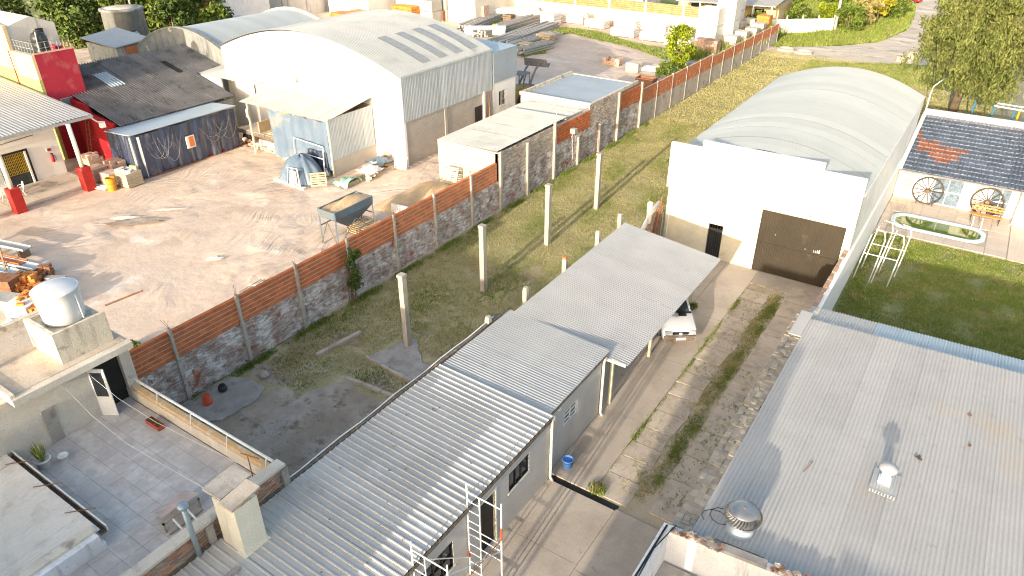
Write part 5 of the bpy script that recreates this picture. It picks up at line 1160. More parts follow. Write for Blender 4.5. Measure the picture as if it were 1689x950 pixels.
for i in range(7): mb.tube([(-57.1,24.4+.43*i,8.5),(-57.1,24.4+.43*i,9.5)], .015, 4); mb.tube([(-57.1-.43*i,24.38,8.5),(-57.1-.43*i,24.38,9.5)], .015, 4)
part(mb, 'roof_railing', 'gutter_grey', rb)
t = thing('black_water_tank', 'ribbed black water tank behind the railing on the red house roof', 'tank', (-58.7,25.7,8.4))
part(MB().lathe([(.5,0),(.55,.05),(.55,.3),(.52,.35),(.55,.4),(.55,.75),(.52,.8),(.55,.85),(.54,1.2),(.42,1.45),(.2,1.55)], (-58.7,25.7,8.4), 22), 'body', 'tank_black', t, True)
part(MB().lathe([(.22,1.54),(.22,1.62),(.05,1.66)], (-58.7,25.7,8.4), 14), 'lid', 'tank_black', t, True)
part(MB().tube([(-58.2,25.2,8.3),(-58.15,25.25,9.2),(-58.3,25.4,10.0)], .03, 5), 'pipe', 'white_paint', t)
t = thing('wooden_ladder', 'red-stained ladder leaning on the red wall behind the brick pallets', 'ladder', (-55.3,25.3,YZ))
for y in (0,.45): part(MB().tube([(-55.1+y,24.9,YZ),(-55.35+y,25.6,4.0)], .035, 4), 'rail', 'rust', t)
for i in range(8): part(MB().tube([(-55.12-.03*i,24.97+.085*i,YZ+.3+.34*i),(-54.67-.03*i,24.97+.085*i,YZ+.3+.34*i)], .022, 4), 'rung', 'rust', t)
# awning house
ah = thing('awning_house', 'white house front under a wide pale metal awning on red-based pillars', 'house', (-54, 20, YZ))
sheets(ah, 'galv', (-50.2,12.0,5.75), (-16,0,1.15), (0,11.75,0), 12, pitch=.22, amp=.022)
part(MB().box(-50.22,-50.12,12,23.75,5.55,5.72).prism([(-50.2,23.6,5.55),(-66,23.6,6.7),(-66,23.6,6.85),(-50.2,23.6,5.72)], (0,.12,0)), 'awning_edge', 'gutter_grey', ah)
part(MB().wall('x', -54.4, -54.15, 10, 22.75, YZ, 5.9, [(16.0,18.05,1.55,3.3),(18.75,20.55,YZ+.02,3.4)]).box(-57,-54.4,22.6,22.75,YZ,6.0), 'wall', 'plaster_white', ah)
w = part(MB().box(-54.2,-54.06,18.68,18.78,YZ,3.5).box(-54.2,-54.06,20.52,20.64,YZ,3.5).box(-54.2,-54.06,18.78,20.52,3.38,3.5), 'patio_door', 'black', ah)
part(MB().box(-54.35,-54.3,18.75,20.55,YZ,3.4), 'pane', 'glass', w); part(MB().box(-54.15,-54.05,20.38,20.5,YZ,3.38), 'inner_frame', 'white_paint', w)
mb = MB()
for i in range(15): mb.box(-54.2,-54.17,18.84+.105*i,18.865+.105*i,YZ+.9,3.38)
for i in range(8): mb.box(-54.2,-54.17,18.78,20.4,YZ+.9+.2*i,YZ+.925+.2*i)
part(mb, 'grille', 'yellow_paint', w)
w = part(MB().box(-54.2,-54.08,15.9,16.0,1.5,3.35).box(-54.2,-54.08,18.0,18.1,1.5,3.35), 'window', 'black', ah); part(MB().box(-54.35,-54.3,16,18,1.5,3.3), 'pane', 'glass', w)
for y in (12.6,17.4,21.95):
    p_ = part(MB().box(-50.15,-49.45,y-.32,y+.32,YZ,2.65), 'pillar_base', 'red_paint', ah)
    part(MB().tube([(-49.85,y,2.65),(-49.95,y,5.6)], .14, 14), 'column', 'cream_side', ah, True)
part(MB().box(-54.15,-50.2,10,23.0,YZ-.02,YZ+.05), 'porch_base', 'concrete_old', ah)
for i in range(6):
    for j in range(2): part(MB().box(-54.1+1.95*j,-52.2+1.95*j,12+1.8*i,13.75+1.8*i,YZ+.05,YZ+.1), 'porch_slab', 'patio', ah)
part(MB().tube([(-54.05,17.5,4.1),(-54.0,21.3,4.3)], .03, 5), 'curtain_rod', 'gutter_dirty', ah)
mb = MB().tube([(-50.3,23.7,5.5),(-50.5,24.1,5.1),(-50.3,24.5,5.0)], .05, 6).obox((-50.1,24.2,4.9),(.3,.3,.3)); part(mb, 'outdoor_lamp', 'white_paint', ah)
t = thing('fire_extinguisher', 'red fire extinguisher hanging on the white house wall', 'extinguisher', (-54.05,22.05,2.1))
part(MB().lathe([(.09,0),(.10,.04),(.10,.45),(.04,.55),(.03,.6)], (-54.05,22.05,2.1), 12), 'body', 'red_paint', t, True); part(MB().box(-54.1,-53.95,21.98,22.12,2.68,2.74), 'handle', 'black', t)
part(MB().tube([(-53.98,22.05,2.68),(-53.9,22.2,2.5),(-53.93,22.2,2.25)], .02, 5), 'hose', 'black', t)
t = thing('extinguisher_sign', 'small red and white safety sign above the fire extinguisher', 'sign', (-54.13,22.05,3.0)); part(MB().box(-54.14,-54.12,21.85,22.2,2.85,3.2), 'board', 'white_paint', t); part(MB().box(-54.12,-54.115,21.9,22.15,2.9,3.1), 'panel', 'red_paint', t)
def garden_chair(c, rz, label):
    t = thing('garden_chair', label, 'chair', c, rz, 'white ornate garden chairs on the porch')
    part(MB().lathe([(.22,.42),(.24,.44),(.22,.46)], (0,0,0), 14), 'seat', 'white_paint', t)
    part(MB().tube([(-.22,.18,.44),(-.24,.26,.75),(-.12,.3,.92),(.12,.3,.92),(.24,.26,.75),(.22,.18,.44)], .022, 5).tube([(0,.2,.46),(0,.3,.9)], .02, 5).tube([(-.12,.2,.46),(-.1,.29,.9)], .015, 5).tube([(.12,.2,.46),(.1,.29,.9)], .015, 5), 'backrest', 'white_paint', t)
    for sx in (-1,1):
        for sy in (-1,1): part(MB().tube([(sx*.16,sy*.16,.43),(sx*.15,sy*.15,.2),(sx*.22,sy*.22,0)], .02, 5), 'leg', 'white_paint', t)
        part(MB().tube([(sx*.24,.24,.68),(sx*.26,.0,.66),(sx*.22,-.12,.45)], .018, 5), 'armrest', 'white_paint', t)
for (c, rz, lb) in [((-51.9,17.95,YZ+.1),-.9,'white ornate garden chair nearest the yard, right of the round table'),((-53.3,18.3,YZ+.1),.3,'white ornate garden chair behind the round table by the window'),((-53.0,17.0,YZ+.1),1.8,'white ornate garden chair left of the round table'),((-52.3,18.7,YZ+.1),-.2,'white ornate garden chair at the far side of the round table')]: garden_chair(c, rz, lb)
t = thing('garden_table', 'white round ornate garden table on the porch among the chairs', 'table', (-52.6,17.75,YZ+.1))
part(MB().lathe([(.48,.68),(.5,.70),(.48,.72),(.02,.725)], (-52.6,17.75,YZ+.1), 24), 'tabletop', 'white_paint', t)
for i in range(4): a = .8+1.57*i; part(MB().tube([(-52.6+.1*math.cos(a),17.75+.1*math.sin(a),1.78),(-52.6+.14*math.cos(a),17.75+.14*math.sin(a),1.4),(-52.6+.34*math.cos(a),17.75+.34*math.sin(a),1.1)], .025, 5), 'leg', 'white_paint', t)
# ================================================================== YARD THINGS
def pallet(c, rz=0, rx=0, label='', m='wood', name='pallet', group=None, n=7, w=1.1, l=1.0):
    t = bpy.data.objects.new(name, None); C.objects.link(t); t.location = c; t.rotation_euler = (rx, 0, rz); OFF[t.name] = (0,0,0); tag(t, label, 'pallet', group)
    for i in range(n): part(MB().box(-w/2, w/2, -l/2+l*i/n, -l/2+l*i/n+l/n*.62, .10, .125), 'slat', m, t)
    for x in (-w/2+.05, 0, w/2-.05): part(MB().box(x-.045, x+.045, -l/2, l/2-.05, .025, .10), 'bearer', m, t)
    for y in (-l/2, 0, l/2-.12): part(MB().box(-w/2, w/2, y, y+.09, 0, .025), 'bottom_slat', m, t)
    return t
def stack(c, nx, ny, nz, bs, m, label, cat='stack', rz=0, jit=.01, name='brick_stack', group=None, top=1.0, pal=True, gap=.008, piece='brick'):
    t = bpy.data.objects.new(name, None); C.objects.link(t); t.location = c; t.rotation_euler = (0,0,rz); OFF[t.name] = (0,0,0); tag(t, label, cat, group)
    z0 = .14 if pal else 0
    if pal: part(MB().box(-nx*bs[0]/2, nx*bs[0]/2, -ny*bs[1]/2, ny*bs[1]/2, .1, .14).box(-nx*bs[0]/2, nx*bs[0]/2, -ny*bs[1]/2, -ny*bs[1]/2+.1, 0, .1).box(-nx*bs[0]/2, nx*bs[0]/2, ny*bs[1]/2-.1, ny*bs[1]/2, 0, .1), 'pallet', 'wood', t)
    me = bx(bs[0]-gap, bs[1]-gap, bs[2]-gap, m)
    for k in range(nz):
        for i in range(nx):
            for j in range(ny):
                if 0 < i < nx-1 and 0 < j < ny-1 and k < nz-1: continue
                if k == nz-1 and random.random() > top: continue
                inst(piece, me, t, ((i-nx/2+.5)*bs[0]+random.uniform(-jit,jit), (j-ny/2+.5)*bs[1]+random.uniform(-jit,jit), z0+(k+.5)*bs[2]), (0,0,random.uniform(-jit,jit)*2))
    return t
g1 = 'pallets of pinkish bricks beside the tarp shed'
stack((-50.9,23.2,YZ),4,4,4,(.28,.28,.22),'stack_pink','pallet of pinkish bricks right behind the second red pillar',group=g1,rz=.05)
stack((-52.4,23.9,YZ),4,4,6,(.27,.27,.22),'stack_pink','tall pallet of pinkish bricks at the foot of the ladder',group=g1,top=.6)
stack((-50.4,24.4,YZ),4,4,5,(.28,.26,.22),'stack_pink','rounded heap-like pallet of pinkish bricks next to the tarp side',group=g1,top=.7)
stack((-49.2,23.3,YZ),4,3,4,(.27,.3,.22),'stack_pink','pallet of pinkish bricks directly behind the yellow drum',group=g1,rz=.1)
t = thing('slatted_crate', 'pale wooden slatted crate filled with sacks at the tarp shed corner', 'crate', (-48.3,24.0,YZ), .1)
for i in range(5):
    part(MB().box(-.75,.75,-.62,-.59,.08+.2*i,.23+.2*i), 'slat', 'wood', t); part(MB().box(.72,.75,-.6,.6,.08+.2*i,.23+.2*i), 'slat', 'wood', t); part(MB().box(-.75,-.72,-.6,.6,.08+.2*i,.23+.2*i), 'slat', 'wood', t)
part(MB().box(-.7,.7,-.58,.58,.05,1.02), 'filling', 'stack_white', t)
for i in range(3): part(MB().obox((-.4+.35*i,-.1+.2*(i%2),1.1),(.5,.6,.14),.3*i), 'lid_board', 'stack_white', t)
part(MB().obox((.45,.3,1.25),(.5,.12,.3),.3), 'lid_board', 'wood', t)
t = thing('drum', 'rusty yellow steel drum standing beside the slatted crate', 'drum', (-48.3,22.75,YZ)); part(MB().lathe([(.29,0),(.30,.02),(.29,.3),(.305,.32),(.29,.34),(.29,.6),(.305,.62),(.29,.64),(.29,.9),(.31,.92),(.27,.92),(.26,.5)], (-48.3,22.75,YZ), 22), 'body', 'drum_yellow', t, True)
part(MB().lathe([(.26,.7),(.02,.7)], (-48.3,22.75,YZ), 16), 'inside', 'dark_interior', t)
t = thing('plank_pile', 'few pale planks on the ground left of the yellow drum', 'planks', (-49.4,22.3,YZ))
for i in range(4): part(MB().obox((-49.3,22.25+.14*i,YZ+.08+.06*(i%2)),(1.4,.13,.06),.25), 'plank', 'stack_white', t)
# hopper
hp = thing('sand_hopper', 'blue steel hopper on braced legs filled with sand', 'hopper', (-30.7,27.3,YZ))
A = [G(533,398,YZ), G(553,412,YZ), G(610,378,YZ), G(590,352,YZ)]
hx0, hx1, hy0, hy1 = -30.15, -28.75, 25.0, 28.1; zt, zm, zb = 3.3, 2.85, 1.95
part(MB().wall('x',hx0,hx0+.05,hy0,hy1,zm,zt).wall('x',hx1-.05,hx1,hy0,hy1,zm,zt).wall('y',hy0,hy0+.05,hx0+.05,hx1-.05,zm,zt).wall('y',hy1-.05,hy1,hx0+.05,hx1-.05,zm,zt), 'rim', 'hopper_blue', hp)
c1 = [(hx0,hy0,zm),(hx1,hy0,zm),(hx1,hy1,zm),(hx0,hy1,zm)]; c2_ = [(-29.75,26.2,zb),(-29.15,26.2,zb),(-29.15,26.9,zb),(-29.75,26.9,zb)]
part(MB().add(c1+c2_, [(0,1,5,4),(1,2,6,5),(2,3,7,6),(3,0,4,7)]), 'funnel', 'hopper_blue', hp)
part(MB().grid(lambda u, v: (hx0+.06+(hx1-hx0-.12)*u, hy0+.06+(hy1-hy0-.12)*v, zt-.1+.34*math.exp(-((u-.5)**2+(v-.65)**2)*9)+.05*math.sin(u*11+v*7)), 10, 10), 'sand', 'sand', hp, True)
for (x, y) in [(hx0+.04,hy0+.04),(hx1-.04,hy0+.04),(hx1-.04,hy1-.04),(hx0+.04,hy1-.04)]: part(MB().tube([(x,y,YZ),(x,y,zt+.03)], .055, 4), 'leg', 'hopper_blue', hp)
for a, b in [((hx0,hy0,YZ+.1),(hx0+.7,hy0,2.6)),((hx1,hy0,YZ+.1),(hx1-.7,hy0,2.6)),((hx1,hy0,YZ+.1),(hx1,hy0+1.5,2.4)),((hx1,hy1,YZ+.1),(hx1,hy1-1.5,2.4)),((hx0,hy1,YZ+.1),(hx0+.7,hy1,2.6)),((hx0,hy0,2.2),(hx0,hy1,2.2)),((hx0,hy1,2.2),(hx1,hy1,2.2))]: part(MB().tube([a,b], .04, 4), 'brace', 'gutter_dirty', hp)
t = thing('pallet_pile', 'pile of pallets lying on the ground under the blue hopper', 'pallets', (-29.9,28.6,YZ))
for k in range(4):
    for i in range(8): part(MB().box(-30.1,-28.4,26.9+.2*i,27.03+.2*i,YZ+.12+.15*k,YZ+.15+.15*k), 'slat', 'wood', t)
    for x in (-30.0,-29.3,-28.55): part(MB().box(x,x+.1,26.9,28.4,YZ+.0+.15*k,YZ+.12+.15*k), 'bearer', 'wood_dark', t)
t = thing('sand_heap', 'long heap of tan sand behind the boundary wall near the cream shed', 'sand', (-28.6,33.2,YZ))
part(MB().grid(lambda u, v: (-31.6+5.3*u, 30.4+6.0*v, YZ-.05+.85*max(0,math.sin(math.pi*u))**.8*max(0,math.sin(math.pi*v))**.7*(.75+.3*math.sin(v*7+u*5)+.12*math.sin(u*23+v*17))), 26, 30), 'heap', 'sand', t, True)
part(MB().obox((-28.2,30.7,YZ+.35),(3.0,.12,.7),.05), 'retaining_board', 'stack_white', t)
pallet((-28.9,35.9,2.15), .1, 1.2, 'grey pallet standing on the sand heap against the cream shed', 'stack_grey')
pallet(G(662,277,YZ+.02)+Vector((.15,-.1,.5)), .1, 1.25, 'pale pallet leaning upright on the vaulted warehouse corner', 'stack_white')
pallet(G(527,308,YZ)+Vector((0,0,.55)), .8, 1.0, 'wooden pallet leaning on the tarp-covered heap', 'wood', n=6)
pallet(G(481,262,YZ)+Vector((0,0,.6)), .2, 1.3, 'wooden pallet standing at the left corner of the lean-to tarp', 'wood')
t = thing('covered_heap', 'rounded heap of goods under a blue-grey tarpaulin in front of the lean-to', 'heap', (-38.7,32.2,YZ))
def heapf(cx, cy, rx, ry, h, w=.06):
    def fn(u, v):
        a = 6.2832*u; r = v; fold = 1+w*math.sin(a*11)*v+w*.7*math.sin(a*5+1)*v
        return (cx+rx*r*fold*math.cos(a), cy+ry*r*fold*math.sin(a), YZ+h*(1-r**2.6)+.05*math.sin(a*4+r*9)*(1-r)*2)
    return MB().grid(fn, 90, 14)
part(heapf(-39.1,31.6,1.75,1.45,1.75), 'tarpaulin', 'tarp_blue_grey', t, True)
part(MB().tube([(-38.95,30.05,YZ+.05),(-39.1,30.4,2.2),(-38.2,30.45,2.25),(-37.7,30.1,YZ+.05)], .05, 4), 'white_frame', 'white_paint', t)
part(MB().obox((-38.45,30.28,YZ+.65),(.6,.05,.95)), 'orange_panel', 'stack_pink', t)
for i in range(6): part(MB().obox((-40.3+.9*i*.6,30.25-.02*i,YZ+.06),(.5,.3,.12),random.uniform(-.3,.3)), 'edge_stone', 'stack_white', t)
bag('white sack behind the leaning pallet by the lean-to post', G(540,290,YZ), .4)
# goods along wall
t = thing('green_tarp_heap', 'small heap with a green sheet over it, in front of the corrugated shed side', 'heap', (-35.7,32.6,YZ))
part(MB().grid(lambda u, v: (-36.4+1.5*u, 31.8+1.5*v, YZ+.08+.55*math.sin(math.pi*v)**.6*(.3+.7*u)+.06*math.sin(u*13+v*9)), 14, 14), 'sheet', 'tarp_green', t, True)
part(MB().box(-36.2,-35.1,32.0,33.2,YZ,YZ+.3), 'load', 'wood', t)
gd = [(608,290,'stack_white','open pallet of pale sacks right of the green sheet'),(622,276,'tarp_blue_grey','pallet half under a torn blue-grey sheet by the shed wall'),(636,266,'stack_pink','pallet of pinkish packs near the warehouse corner')]
for px, py, m_, lb in gd:
    q = G(px, py+4, YZ); t = thing('goods_pallet', lb, 'pallet', q, group='pallets of mixed goods along the shed wall')
    part(MB().box(q.x-.6,q.x+.6,q.y-.5,q.y+.5,YZ,YZ+.12), 'pallet', 'wood', t)
    for k in range(10): part(MB().obox((q.x+random.uniform(-.4,.4), q.y+random.uniform(-.35,.35), YZ+.2+.06*k),(.42,.3,.14),random.uniform(0,3),random.uniform(-.2,.2)), 'pack', [m_,'stack_white','stack_grey'][k%3], t)
    if 'sheet' in lb: part(MB().grid(lambda u, v: (q.x-.8+1.5*u, q.y-.5+1.5*v, YZ+.55+.35*math.sin(3*u)*math.sin(3*v)+.06*math.sin(u*15+v*12)), 12, 12), 'sheet', m_, t, True)
# near-left stock
g2 = 'long sheet metal channels stacked at the left edge of the yard'
for i, (px, py, m_, l, z, lab) in enumerate([(15,402,'galv',4.2,.55,'long bright metal channel, farthest of the left-edge stack'),(10,425,'brick_orange',4.0,.5,'long rusty orange timber beam between the metal channels'),(28,432,'galv_blue',4.4,.45,'wide blue-white metal sheet near the orange stack'),(30,448,'galv_blue',4.2,.2,'lower blue-white metal sheet next to the small brick pile')]):
    q = G(px, py, YZ+z); d_ = 1.15
    t = thing('sheet_stack', lab, 'sheet', (q.x-.4,q.y-.3,YZ), .25, g2)
    part(MB().box(-l/2,l/2,-.28,.28,z,z+.05).box(-l/2,l/2,-.28,-.24,z+.05,z+.14).box(-l/2,l/2,.24,.28,z+.05,z+.14), 'sheet', m_, t); part(MB().box(-l/2+.3,-l/2+.5,-.3,.3,0,z-.01).box(l/2-.5,l/2-.3,-.3,.3,0,z-.01), 'bearer', 'wood_dark', t)
t = thing('prop_post', 'dark upright post between the metal sheets', 'post', G(12,452,YZ)); q = G(12,452,YZ); part(MB().tube([q, q+Vector((-.1,.15,1.5))], .06, 4), 'post', 'wood_dark', t)
def loose(c, n, spread, h, m, label, bs=(.33,.18,.2), rz=.5):
    t = thing('brick_pile', label, 'bricks', c)
    me = bx(*bs, m); lv = 0
    k = 0; r = spread
    while k < n:
        cnt = int((r/.36)**2*3.2)+2
        for i in range(cnt):
            if k >= n: break
            a = random.uniform(0,6.28); d = r*math.sqrt(random.random()); inst('brick', me, t, (c[0]+d*math.cos(a), c[1]+d*.75*math.sin(a), c[2]+.1+.2*lv), (random.uniform(-.1,.1),0,rz+random.choice([0,1.57])+random.uniform(-.3,.3))); k += 1
        lv += 1; r *= .8
        if lv > h: lv = h
loose(tuple(G(40,468,YZ+.1)), 55, 1.1, 4, 'stack_orange', 'stacked bright orange hollow bricks, the farther heap behind the white tank')
loose(tuple(G(55,500,YZ+.5)), 50, 1.15, 2, 'stack_orange', 'bright orange hollow bricks heaped on wrapped pallets just left of the white tank')
loose(tuple(G(78,455,YZ)), 22, .6, 2, 'rust', 'small dark red pile of hollow bricks beside the metal sheets')
stack(tuple(G(45,520,YZ)),4,3,3,(.33,.36,.22),'stack_white','wrapped pallet of pale blocks under the orange brick heap',rz=.4)
stack(tuple(G(8,478,YZ)),5,3,3,(.36,.3,.22),'rust','stack of brown old bricks at the left frame edge',rz=.4,top=.7)
stack(tuple(G(12,505,YZ)),4,3,2,(.36,.3,.22),'stack_grey','low grey block stack at the left frame edge',rz=.4)
stack(tuple(G(92,470,YZ)),4,3,1,(.36,.36,.15),'stack_grey','low brown pallet of rubble between the heaps and the tank',rz=.5,top=.7)
q = G(28,545,YZ); t = thing('lumpy_sack', 'white sack with red print lying by the red pipe rail', 'sack', q)
part(MB().grid(lambda u, v: (q.x+.75*math.cos(6.283*u)*math.sin(math.pi*v*.5)*(1+.05*math.sin(u*30)), q.y+.45*math.sin(6.283*u)*math.sin(math.pi*v*.5), YZ+.1+.5*math.cos(math.pi*v*.5)**.8), 20, 8), 'sack', 'bag_white', t, True)
for k in range(4): part(MB().tube([q+Vector((-.25+.16*k,-.1,.585)), q+Vector((-.2+.16*k,.1,.59)), q+Vector((-.12+.16*k,-.05,.585))], .012, 4), 'print', 'stack_pink', t)
q = G(15,565,YZ); t = thing('lumpy_sack', 'flattened white sack below the printed one', 'sack', q); part(MB().grid(lambda u, v: (q.x+.7*math.cos(6.283*u)*math.sin(math.pi*v*.5), q.y+.5*math.sin(6.283*u)*math.sin(math.pi*v*.5), YZ+.05+.3*math.cos(math.pi*v*.5)), 18, 6), 'sack', 'bag_white', t, True)
a, b = G(0,545,YZ+.6), G(75,505,YZ+.6); t = thing('pipe_rail', 'long red pipe rail along the rubble behind the tank room', 'rail', ((a.x+b.x)/2,(a.y+b.y)/2,YZ)); part(MB().tube([a-(b-a)*.6, b+(b-a)*.2], .05, 8), 'pipe', 'red_wall', t); part(MB().tube([a, (a.x,a.y,YZ)], .04, 6).tube([b, (b.x,b.y,YZ)], .04, 6), 'leg', 'red_wall', t)
for i in range(3):
    q = G(15+38*i, 598-26*i, YZ+.3); stack((q.x,q.y,YZ),5,2,2,(.36,.24,.2),'rust' if i != 1 else 'stack_grey',['row of reddish blocks along the yard edge beside the tank room, nearest','row of grey blocks along the yard edge beside the tank room','row of reddish blocks at the foot of the water tank base'][i],rz=.62,top=.6,pal=False)
t = thing('yard_weed', 'small yellow-green weed behind the orange wall near the tank room', 'plant', G(218,575,YZ))
o = bpy.data.objects.new('foliage', quad_mesh('foliage', leaves([(0,0,.2),(.25,.1,.25),(-.2,.1,.15)], [.3,.22,.2], 500, .04), 'leaf_mid')); C.objects.link(o); o.parent = t
part(MB().tube([G(218,575,YZ), G(218,575,YZ+.3)], .02, 5), 'stem', 'bark', t)
q1, q2 = G(395,482,YZ+.05), G(432,462,YZ+.05); t = thing('lath_bundle', 'bundle of thin dark laths on the yard ground by the wall', 'laths', q1)
for i in range(7): part(MB().tube([q1+Vector((.1*i,.12*i,0)), q2+Vector((.1*i,.14*i,random.uniform(0,.1)))], .018, 4), 'lath', 'wood_dark', t)
q = G(430,472,YZ); t = thing('plank_pile', 'pale planks lying beside the lath bundle', 'planks', q)
for i in range(3): part(MB().obox((q.x+.1*i,q.y+.25*i,YZ+.06),(1.3,.16,.06),.5+.1*i), 'plank', 'stack_white', t)
for i in range(9):
    px = 315+24*i; py = 545-12*i; q = G(px, py, YZ)
    if i%2 == 0: grass('yard_weeds', 'grass_dry', rnd_in(q.x-.6,q.x+.6,q.y-.5,q.y+.5,60,YZ+.02), h=(.08,.25), w=.03)
# white stain sheets and one darker soil-coloured patch on ground
for (px, py, rx, ry, m_, nm) in [(225,368,1.6,.45,'soil_bare','damp_patch'),(278,348,1.3,.18,'stack_white','lime_trace'),(352,430,.5,.3,'stack_white','lime_trace'),(205,362,.9,.25,'stack_white','lime_trace')]:
    q = G(px, py, YZ); struct(sheet_poly(blob_poly(q.x, q.y, rx, ry, 24, .3, .75), YZ+.075+.004*len(nm)), nm, m_)
# wheel loader behind the annex
wl = thing('wheel_loader', 'grey and yellow wheel loader with raised bucket behind the annex corner', 'loader', (-36.0,55.6,YZ), R_(8))
part(MB().box(-.6,.6,-2.4,.6,.9,1.9).box(-.5,.5,-2.3,-.6,1.9,2.1), 'body', 'loader_yellow', wl)
part(MB().prism([(-.6,.6,.8),(.6,.6,.8),(.6,1.6,.9),(-.6,1.6,.9)], (0,0,.8)), 'front_frame', 'loader_grey', wl)
for s in (-1,1):
    for y, r in ((-1.6,.75),(1.2,.75)):
        w = part(MB().tube([(s*.72,y,r),(s*1.15,y,r)], r, 24), 'wheel', 'rubber', wl, True); part(MB().tube([(s*1.14,y,r),(s*1.17,y,r)], r*.55, 18), 'rim', 'bucket_orange', w)
        part(MB().tube([(s*1.17,y,r),(s*1.2,y,r)], r*.2, 10), 'hub', 'loader_grey', w)
    part(MB().tube([(s*.5,.3,1.7),(s*.5,2.0,3.0),(s*.5,3.0,3.35)], .11, 6), 'lift_arm', 'loader_grey', wl)
    part(MB().tube([(s*.35,.9,1.4),(s*.4,2.0,2.7)], .06, 6), 'cylinder', 'steel', wl)
part(MB().prism([(-1.15,2.9,3.75),(-1.15,3.1,3.0),(-1.15,3.6,2.9),(-1.15,4.0,3.2),(-1.15,3.3,3.3)], (2.3,0,0)), 'loader_bucket', 'loader_grey', wl)
part(MB().box(-.55,-.48,-.7,-.63,1.9,3.0).box(.48,.55,-.7,-.63,1.9,3.0).box(-.55,-.48,.5,.57,1.9,3.0).box(.48,.55,.5,.57,1.9,3.0).box(-.6,.6,-.75,.6,3.0,3.08), 'roll_frame', 'loader_grey', wl)
# ================================================================== FAR PART OF THE YARD
w1, w2 = G(930,33,YZ), G(1130,57,YZ); D0 = (w2-w1).xy.normalized(); A = w1.xy-D0*26; B = w2.xy+D0*5; D = (B-A).normalized(); wl_ = (B-A).length; rzb = math.atan2(D.y, D.x)
t = thing('back_wall', 'bright back wall of the yard, white below and orange brick bands between white posts', 'wall', ((A.x+B.x)/2, (A.y+B.y)/2, YZ), 0)
nb = 9; bl_ = wl_/nb
for i in range(nb):
    c = A+D*(bl_*(i+.5))
    part(MB().obox((c.x,c.y,YZ+1.15), (bl_-.2,.16,2.3), rzb), 'panel', 'plaster_old', t)
    part(MB().obox((c.x,c.y,YZ+2.95), (bl_-.2,.12,1.3), rzb), 'mortar_bed', 'mortar', t)
    mb = MB()
    for r in range(5):
        for k in range(12): q = A+D*(bl_*i+.15+(bl_-.3)*(k+.5)/12); mb.obox((q.x,q.y,YZ+2.43+.26*r), ((bl_-.3)/12-.015,.17,.235), rzb)
    part(mb, 'brickwork', 'brick_orange_far', t, kind='stuff')
    q = A+D*(bl_*i); part(MB().obox((q.x,q.y,YZ+1.9), (.2,.3,3.8), rzb), 'post', 'plaster_white', t)
def flatstack(px, py, l, w, h, m, label, rz=rzb, n=4, group=None, z=YZ, nm='panel_stack', cat='stack', pc='panel'):
    q = G(px, py, z); t = thing(nm, label, cat, q, 0, group)
    for k in range(n): part(MB().obox((q.x+random.uniform(-.04,.04), q.y+random.uniform(-.03,.03), z+.12+h*(k+.5)/n), (l+random.uniform(-.1,.1), w, h/n-.05), rz+random.uniform(-.02,.02)), pc, m, t)
    for s in (-1,1):
        o_ = Vector((math.cos(rz), math.sin(rz)))*s*l*.35; part(MB().obox((q.x+o_.x, q.y+o_.y, z+.06), (.12, w, .12), rz), 'bearer', 'wood', t)
    return t
gA = 'white panel stacks in front of the back wall'
for i, (px, py) in enumerate([(948,38),(1030,60),(1078,67),(1120,76)]):
    flatstack(px, py, 3.4, 1.6, 1.0, 'stack_white', ['white panel stack at the foot of the back wall, leftmost','white panel stack second from the left, in front of the back wall','white panel stack in the middle of the row with a slanting top','white panel stack just behind the lime-green tree'][i], group=gA)
    flatstack(px+4, py-12, 3.3, 1.5, 1.2, 'stack_white', ['second-row white stack behind the leftmost panel stack','second-row white stack behind the second panel stack','second-row white stack next to the brown sheet','second-row white stack under the brown sheet'][i], group=gA)
for i, (px, py, l, h) in enumerate([(985,46,3.0,1.0),(915,26,4.0,1.3),(872,14,5.0,1.4),(1000,30,3.2,1.6),(958,20,3.6,1.6),(840,10,4.0,1.5),(1062,47,3.0,1.6)]):
    flatstack(px, py, l, 1.8, h, ['stack_white','stack_grey','stack_white','plaster_old'][i%4], 'pale stacked goods in the crowded far yard, '+['between the two left panel stacks','left of the leftmost panel stack','near the orange pallets by the wall','close under the orange wall band','behind the red-wheeled machine','at the far left of the back wall','behind the middle panel stack'][i], n=5, group='pale goods crowding the far yard')
q = G(1128,56,YZ); t = thing('brown_sheet', 'dark brown sheet draped over a stack by the back wall', 'sheet', q)
part(MB().grid(lambda u, v: (q.x-1.6+3.2*u, q.y+.9*v+.5*u, YZ+1.6+.9*v-.3*math.sin(u*7)*v), 10, 5), 'sheet', 'wood_dark', t)
def cube_bag(px, py, s, h, label, m='stack_white', lay=2, group=None, z=YZ):
    q = G(px, py, z); t = thing('wrapped_stack', label, 'stack', q, 0, group)
    for k in range(lay):
        hh = h/lay; part(MB().prism([(q.x-s/2,q.y-s/2,z+.12+k*hh),(q.x+s/2,q.y-s/2,z+.12+k*hh),(q.x+s/2,q.y+s/2,z+.12+k*hh),(q.x-s/2,q.y+s/2,z+.12+k*hh)], (random.uniform(-.05,.05),random.uniform(-.05,.05),hh-.06)), 'wrapped_block', m, t)
    part(MB().box(q.x-s/2,q.x+s/2,q.y-s/2,q.y+s/2,z,z+.12), 'pallet', 'wood', t)
gB = 'tall white wrapped stacks at the end of the back wall'
for i, (px, py, s, h) in enumerate([(1168,70,2.6,4.2),(1196,66,2.4,5.0),(1205,50,2.4,5.2)]): cube_bag(px, py, s, h, ['tall bright white wrapped stack right of the brown sheet','tallest white wrapped stack, second from the left','tall white wrapped stack behind the other two'][i], group=gB)
gC = 'cream block pallets near the far fence end'
